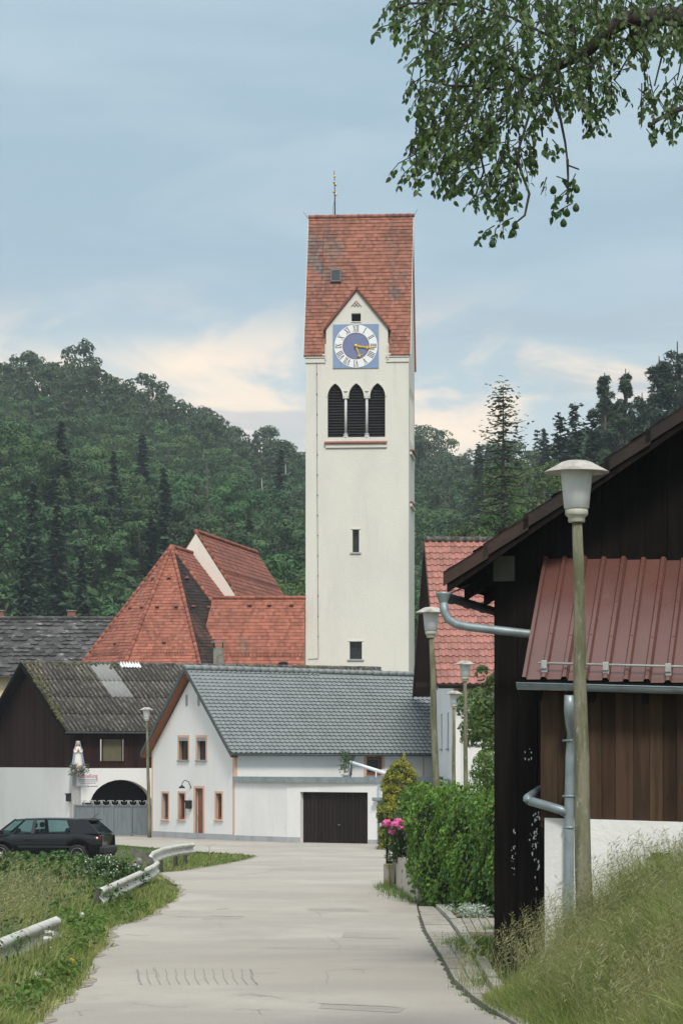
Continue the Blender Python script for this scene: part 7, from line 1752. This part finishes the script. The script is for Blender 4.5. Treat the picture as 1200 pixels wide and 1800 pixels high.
while y < 668:
    dy = 10.6 + (y - 236) * .016; half = y * .1315 + 7; x = -half + rng.random() * 8
    while x < half:
        yy = y + rng.normal() * 2.8; px = x / yy * F + 600; zg = hill_h(x, yy) - .6
        top = 1340 - (zg + 13 - EYE) / yy * F
        hid = (545 < px - 5000 / yy * 4 and px + 5000 / yy * 4 < 722) or (top > 1090 and px < 190) or (px > 985 and top > 930 - (px - 985) * .75 + 0) or (top > 1165) or (x > 14 and yy < 420 and hill_h(x, yy) < 4 and top > 960)
        if not hid:
            leftfront = yy < 330 and x < -8
            pc = .55 if leftfront and x < -16 else (.72 if (yy < 430 and x > 19) else (.07 if yy < 400 else .015))
            v_, w_ = int(rng.integers(3)), int(rng.integers(6)); lab1, lab2 = where(px, top, yy, v_, w_); con = rng.random() < pc; rz = rng.random() * 6.28
            if yy > 505: far.append((x, yy, zg, rz, rng.uniform(.85, 1.2), con))
            elif con: put('conifer_tree', cf[v_], lab1, 'spruces in the hillside wood', x, yy, zg, rz, (rng.uniform(.8, 1.2), rng.uniform(.7, 1.0))); cnt += 1
            else: put('wood_tree', bl[w_], lab2, 'broadleaf trees in the hillside wood', x, yy, zg, rz, (rng.uniform(.85, 1.2), rng.uniform(.8, 1.12))); cnt += 1
        x += 7.6 * (1 + (y - 236) * .0003) * rng.uniform(.8, 1.25)
    y += dy
# the crest further off reads as one mass of crowns
protoV = []
for k in range(4):
    nb = 40; a_ = rng.random(nb) * 6.283; u = rng.random(nb); rr_ = 4.6 * np.sqrt(rng.uniform(.2, 1.1, nb)) * np.sqrt(np.clip(1 - (np.clip(u - .35, 0, 1) / .66) ** 2, .02, 1)); c = np.stack([rr_ * np.cos(a_), rr_ * np.sin(a_), 2 + 11 * u], 1)
    protoV.append(leaf_cloud(c, np.stack([rng.uniform(.9, 1.6, nb)] * 2 + [rng.uniform(.7, 1.2, nb)], 1), np.full(nb, 46), .36, rng, .5, .8, .72, 1.1, None, .38))
conV = conifer('crown', 17, 2.8, 22, 8, .34, rng, 'conifer_leaf', .06, .35, 7)[0]; nv_ = len(conV.vertices); cv = np.empty(nv_ * 3, np.float32); conV.vertices.foreach_get('co', cv); cv = cv.reshape(-1, 3)
PB, PC = [], []
for (x, yy, zg, rz, s_, con) in far:
    ca, sa = math.cos(rz), math.sin(rz); Rm = np.array([[ca, sa, 0], [-sa, ca, 0], [0, 0, 1]]) * s_; o_ = np.array([x, yy, zg]); tt = rng.uniform(-.22, .22)
    if con: PC.append((cv @ Rm + o_, np.arange(nv_).reshape(-1, 4), rng.random(nv_ // 4)))
    else: V, Fc, T = protoV[rng.integers(4)]; PB.append((V @ (Rm * np.array([1, 1, rng.uniform(.85, 1.15)])) + o_, Fc, np.clip(T * .7 + .15 + tt, 0, 1)))
V, Fc, T = join_np(PB); link('far_wood', np_mesh('far_wood', V, Fc, 'wood_leaf', T), kind='stuff', label='far mass of broadleaf crowns along the hill crest', cat='wood')
if PC: V, Fc, T = join_np(PC); link('far_spruces', np_mesh('far_spruces', V, Fc, 'conifer_leaf', T), kind='stuff', label='far spruce tops mixed into the wood on the crest', cat='wood')
print('far', len(far))
print('hill trees', cnt)
# undergrowth between the crowns so no bare slope shows
U = []
r = np.random.default_rng(9)
n = 2600; yy = 230 + 430 * r.random(n); xx = (r.random(n) * 2 - 1) * (yy * .133 + 6); c = np.array([(a, b_, hill_h(a, b_) + 1.4) for a, b_ in zip(xx, yy)])
V, Fc, T = leaf_cloud(c, np.stack([r.uniform(3, 5, n), r.uniform(3, 5, n), r.uniform(2, 4.5, n)], 1), np.full(n, 26), .62, r, .8); link('undergrowth', np_mesh('undergrowth', V, Fc, 'wood_leaf', T), kind='stuff', label='undergrowth covering the wooded hillside', cat='undergrowth')
# bare dead trunks that catch the light
for i, (px, py0, py1, Y) in enumerate(((503, 822, 882, 470), (462, 848, 866, 450))):
    a, c = px_to(px, py1, Y), px_to(px, py0, Y); t = thing('dead_trunk', ['tall bare pale trunk left of the tower in the wood', 'short bare pale trunk in the wood left of the tower'][i], 'tree trunk', (a.x, Y - 6, hill_h(a.x, Y)))
    b = MB(); zt = c.z - hill_h(a.x, Y); b.tube([(0, 0, -1), (.1, 0, zt * .6), (0, 0, zt)], [.22, .16, .05], 6); b.build('trunk', 'dead_bark', t)
    b = MB(); [b.tube([(0, 0, zt * q), (s_ * 1.2, 0, zt * q + .7)], [.06, .02], 4) for q, s_ in ((.6, 1), (.72, -1), (.85, .8))]; b.build('branch', 'dead_bark', t)

# ------------------------------------------------------------------ trees that stand out
rng = np.random.default_rng(303)
def big(name, label, pr, px, pyt, Y, h0, rz=0, sx=1., zb=None, trunk_m='bark'):
    x = (px - 600) / F * Y; zt = zpx(pyt, Y); zb = hill_h(x, Y) * (Y > 200) if zb is None else zb; s = (zt - zb) / h0
    return tree(name, pr, label, None, (x, Y, zb), rz, (s * sx, s * sx, s), trunk_m)
big('larch', 'tall thin larch with see-through crown right of the tower', conifer('crown', 24, 7.0, 44, 7, .125, rng, 'larch_leaf', .05, .16, 30, .5), 884, 668, 172, 24, 0, 1., 0)
for i, (px, py, Y, sx, lab) in enumerate([(985, 722, 262, 1.0, 'dark spruce at the left end of the right hilltop group'), (1010, 700, 268, .9, 'dark spruce second from the left in the right hilltop group'), (1040, 712, 258, 1.0, 'broad dark spruce below the slender pines on the right')]):
    big('spruce_tree', lab, conifer('crown', 20, 3.9, 32, 9, .22, rng, 'conifer_leaf', .05, .3, 16), px, py, Y, 20, i, sx)
def pine(h, cr, rng):
    nb = 60; u = rng.random(nb) ** .8; a = rng.random(nb) * 6.28; rr_ = cr * (1.05 - .98 * u) * rng.uniform(.35, 1, nb); c = np.stack([rr_ * np.cos(a), rr_ * np.sin(a), h * (.38 + .60 * u)], 1)
    V, Fc, T = leaf_cloud(c, np.stack([.26 * cr * (1.1 - .7 * u)] * 2 + [.17 * cr * (1.1 - .5 * u)], 1), np.full(nb, 70), .20, rng, .6, .35)
    b = MB(); b.tube([(0, 0, -.5), (.15, 0, h * .5), (0, 0, h)], [.3, .2, .03], 6)
    for q in c: b.tube([(0, 0, q[2] - .8), tuple(q)], [.07, .02], 4, False)
    return np_mesh('crown', V, Fc, 'conifer_leaf', T), b
for i, (px, py, Y, cr, lab) in enumerate([(1062, 655, 262, 2.6, 'slender open pine with pointed top on the right skyline'), (1099, 648, 266, 2.2, 'lone slender pine tip rising between pines on the right'), (1085, 700, 255, 3.2, 'bushy pine below the slender tips on the right'), (1128, 690, 258, 3.0, 'bushy pine left of the tallest pines at right'), (1158, 626, 250, 3.4, 'tall pine with broad crown near the right edge'), (1190, 600, 248, 3.4, 'tallest pine cut by the right edge'), (1215, 640, 255, 3.4, 'pine beyond the right edge showing its left boughs'), (1140, 740, 240, 3.2, 'low pine just above the dark barn roof')]):
    big('pine_tree', lab, pine(20, cr, rng), px, py, Y, 20, i, 1.0)
for i, (px, py, Y, cr, h, lab) in enumerate([(842, 902, 175, 2.8, 19, 'small round light green tree behind the pink-red roof'), (955, 800, 178, 5.0, 23, 'large bright green tree rising behind the dark barn roof'), (905, 870, 170, 3.2, 19, 'mid green tree between the small round tree and the large bright one'), (1010, 800, 190, 4.6, 24, 'green tree hidden partly behind the nearest lamp head')]):
    big('garden_tree', lab, broadleaf('crown', h, cr, 90, 170, .13, rng, 'bright_leaf', .30, .62), px, py, Y, h * .95, i, 1., 0)
for i, (px, py, Y, cr, h, m_, lab) in enumerate([(742, 1040, 185, 3.4, 11, 'bright_leaf', 'bright green tree in the gap right of the tower'), (752, 1000, 215, 3.6, 13, 'wood_leaf', 'dark green tree behind the gap right of the tower'), (470, 985, 215, 3.8, 12, 'bright_leaf', 'bright green tree behind the white nave gable'), (505, 960, 225, 4.0, 13, 'wood_leaf', 'mid green tree behind the nave roof nearest the tower'), (532, 1000, 205, 3.2, 11, 'bright_leaf', 'light green tree touching the left tower edge above the wing roof'), (742, 742, 600, 5.2, 16, 'wood_leaf', 'airy round tree on the skyline right of the tower')]):
    big('village_tree', lab, broadleaf('crown', h, cr, 52 if i < 5 else 120, 110, .16 if i < 5 else .22, rng, m_, .14, .6), px, py, Y, h * .98, i, 1., 0 if i < 5 else None)

# ------------------------------------------------------------------ pear tree whose bough hangs into the picture
rng = np.random.default_rng(404); YP = 17.
tx0 = 5.6; pt_ = thing('pear_tree', 'old pear tree whose leafy bough hangs into the upper right sky', 'tree', (tx0, YP, ground_z(tx0, YP))); po = Vector(pt_.location)
def pw(px, py, dy=0.): return px_to(px, py, YP + dy) - po
br = MB(); top = pw(1700, 80); br.tube([(0, 0, -.3), (-.05, 0, top.z * .5), (-.25, 0, top.z * .85), top + Vector((.1, 0, .6))], [.28, .22, .18, .14], 10)
main = [(-.25, 0, top.z * .85), pw(1500, 60, .3), pw(1320, 30, .1), pw(1210, 28), pw(1150, 28, -.05), pw(1105, 32, -.1), pw(1075, 48, -.1), pw(1050, 72, -.1), pw(1025, 95, 0), pw(990, 112, .1), pw(960, 128, .1), pw(930, 140, .2), pw(880, 158, .2)]
br.tube(main, [.15, .12, .085, .064, .058, .052, .046, .042, .035, .028, .022, .016, .008], 9)
subs = [[(1210, 185), (1180, 197), (1155, 210), (1140, 222)], [(1400, 40), (1300, 120), (1210, 185)], [(1075, 48), (1040, 20), (1000, -20), (960, -50)], [(1020, 100), (960, 60), (900, 30), (840, 10)], [(930, 140), (880, 110), (820, 80), (770, 60), (740, 45)],
        [(880, 158), (830, 150), (790, 150), (745, 140)], [(930, 140), (880, 200), (840, 250), (800, 290)], [(960, 128), (930, 200), (912, 260), (905, 320)], [(905, 260), (915, 300), (930, 340), (922, 378), (905, 392)], [(960, 128), (972, 165), (985, 210), (993, 250), (998, 290), (1017, 297)], [(997, 280), (998, 310), (997, 358)],
        [(1025, 95), (1040, 150), (1035, 190)], [(880, 110), (830, 180), (770, 230), (735, 270)], [(1105, 32), (1110, 90), (1080, 140)], [(1150, 28), (1165, 90), (1150, 150)], [(840, 10), (780, 5), (720, 5), (690, 18)], [(840, 250), (850, 300), (835, 345)], [(1210, 28), (1200, 90), (1190, 140)], [(950, 200), (953, 240)]]
SP = []
for s_ in subs:
    dy = rng.uniform(-.5, .5); q = [pw(x, y, dy * (i / len(s_))) for i, (x, y) in enumerate(s_)]; r0 = .012 if len(s_) > 3 else .009
    if s_[0][0] >= 1200 and s_[0][1] > 100 or s_[0][0] == 1400: r0 = .022
    br.tube(q, [r0 * (1 - .7 * i / len(q)) for i in range(len(q))], 6)
poly = [(672, 22), (700, -20), (830, -40), (1230, -40), (1230, 195), (1165, 205), (1125, 178), (1085, 158), (1058, 196), (1035, 205), (1015, 170), (975, 165), (955, 215), (940, 260), (925, 300), (915, 350), (870, 350), (840, 352), (790, 325), (750, 300), (722, 285), (728, 240), (738, 200), (735, 160), (712, 118), (728, 108), (765, 128), (742, 80), (715, 45), (690, 42)]
def inside(x, y):
    c = False; n = len(poly)
    for i in range(n):
        (x0, y0), (x1, y1) = poly[i], poly[i - 1]
        if (y0 > y) != (y1 > y) and x < (x1 - x0) * (y - y0) / (y1 - y0) + x0: c = not c
    return c
twigs = []
while len(twigs) < 690:
    x, y = rng.uniform(680, 1225), rng.uniform(-35, 345)
    if not inside(x, y) or not inside(x + 12, y - 10): continue
    if math.hypot((x - 1135) / 75, (y - 118) / 32) < 1 and rng.random() < .85: continue
    if x > 1040 and y > 45 and rng.random() < .35: continue
    twigs.append((x, y, 26 + 22 * rng.random()))
for x, y in [(862, 400), (850, 412), (885, 398), (905, 395), (870, 408), (895, 385), (958, 318), (985, 312), (1008, 312), (990, 338), (975, 350), (1005, 335), (996, 362), (980, 372), (965, 262), (975, 250), (960, 250), (1150, 222), (1165, 215), (1185, 205), (1140, 232), (1175, 222), (1198, 210), (1170, 232), (925, 275), (938, 290)]: twigs.append((x, y, 16))
LP, LD, LN, LS = [], [], [], []
for (x, y, ln) in twigs:
    dy = rng.normal() * .45 if ln > 20 else rng.normal() * .12
    a = rng.normal() * .9 + math.pi * (.80 if x < 900 else .5); s0 = pw(x, y, dy); d = Vector((math.cos(a) * .8, rng.normal() * .4, -abs(math.sin(a)) * .8 - .25)).normalized(); L_ = ln / 282.
    s1 = s0 + d * L_ * .6; s2 = s0 + d * L_ + Vector((0, 0, -L_ * .25)); br.tube([s0 - d * L_ * .5, s0, s1, s2], [.004, .0035, .003, .0015], 4, False)
    k = int(5 + ln / 7)
    for j in range(k):
        t = (j + .5) / k; p = s0 + (s2 - s0) * t; sd = 1 if j % 2 else -1
        dd = d * .5 + Vector((sd * .55 * d.z + rng.normal() * .35, rng.normal() * .6, -.55 + rng.normal() * .3)); LP.append(tuple(p)); LD.append(tuple(dd)); LN.append((rng.normal() * .6, rng.normal() * .6 - .5, .6 + rng.normal() * .4)); LS.append(rng.uniform(.032, .054))
br.build('branches', 'pear_bark', pt_)
LP, LD, LN, LS = map(np.array, (LP, LD, LN, LS)); LP = LP + rng.normal(size=LP.shape) * .008
nl = len(LP); own = np.zeros(nl, bool); own[-230:] = True; own[rng.choice(nl - 230, 50)] = True
V, Fc = np_leaves(LP[~own], LD[~own], LN[~own], LS[~own], .33, .2); link('leaves', np_mesh('leaves', V, Fc, 'pear_leaf', np.tile(rng.random((~own).sum()), 8)), pt_, kind='stuff')
vs, fs = leaf_shape(1., .33, bend=.2); lm = MB(); lm.smooth = True; lm.add(vs, fs); o = lm.build('leaf', 'pear_leaf'); lme = o.data; bpy.data.objects.remove(o)
for p, d, n_, s_ in zip(LP[own], LD[own], LN[own], LS[own]):
    o = link('leaf', lme, pt_, loc=tuple(p)); o.rotation_mode = 'QUATERNION'; o.rotation_quaternion = orient(Vector(d), Vector(n_)).to_quaternion(); o.scale = (s_, s_, s_)
for px, py in ((865, 428), (905, 396), (900, 410), (990, 392), (996, 374), (1013, 332), (972, 334), (936, 284), (900, 352), (880, 378), (1012, 365), (905, 283), (913, 345)):
    q = pw(px, py, rng.uniform(-.15, .15)); MB().lathe([(.003, -.026), (.016, -.020), (.022, -.004), (.018, .012), (.009, .024), (.003, .030)], tuple(q), 10).build('pear', 'pear_leaf', pt_)

# ------------------------------------------------------------------ air
hz_ = MB().box(-470, 470, -60, 1050, -3, 150).build('haze', []) if False else None
me = bpy.data.meshes.new('haze'); b = MB().box(-700, 700, -60, 1400, -3, 190); me.from_pydata(b.v, [], b.f); mh = bpy.data.materials.new('haze'); mh.use_nodes = True; nt = mh.node_tree; nt.nodes.remove(nt.nodes['Principled BSDF'])
pvn = nt.nodes.new('ShaderNodeVolumePrincipled'); pvn.inputs['Color'].default_value = (.78, .86, .93, 1); pvn.inputs['Density'].default_value = .00024; pvn.inputs['Anisotropy'].default_value = .2
nt.links.new(pvn.outputs[0], nt.nodes['Material Output'].inputs['Volume']); me.materials.append(mh); link('haze', me, kind='stuff')
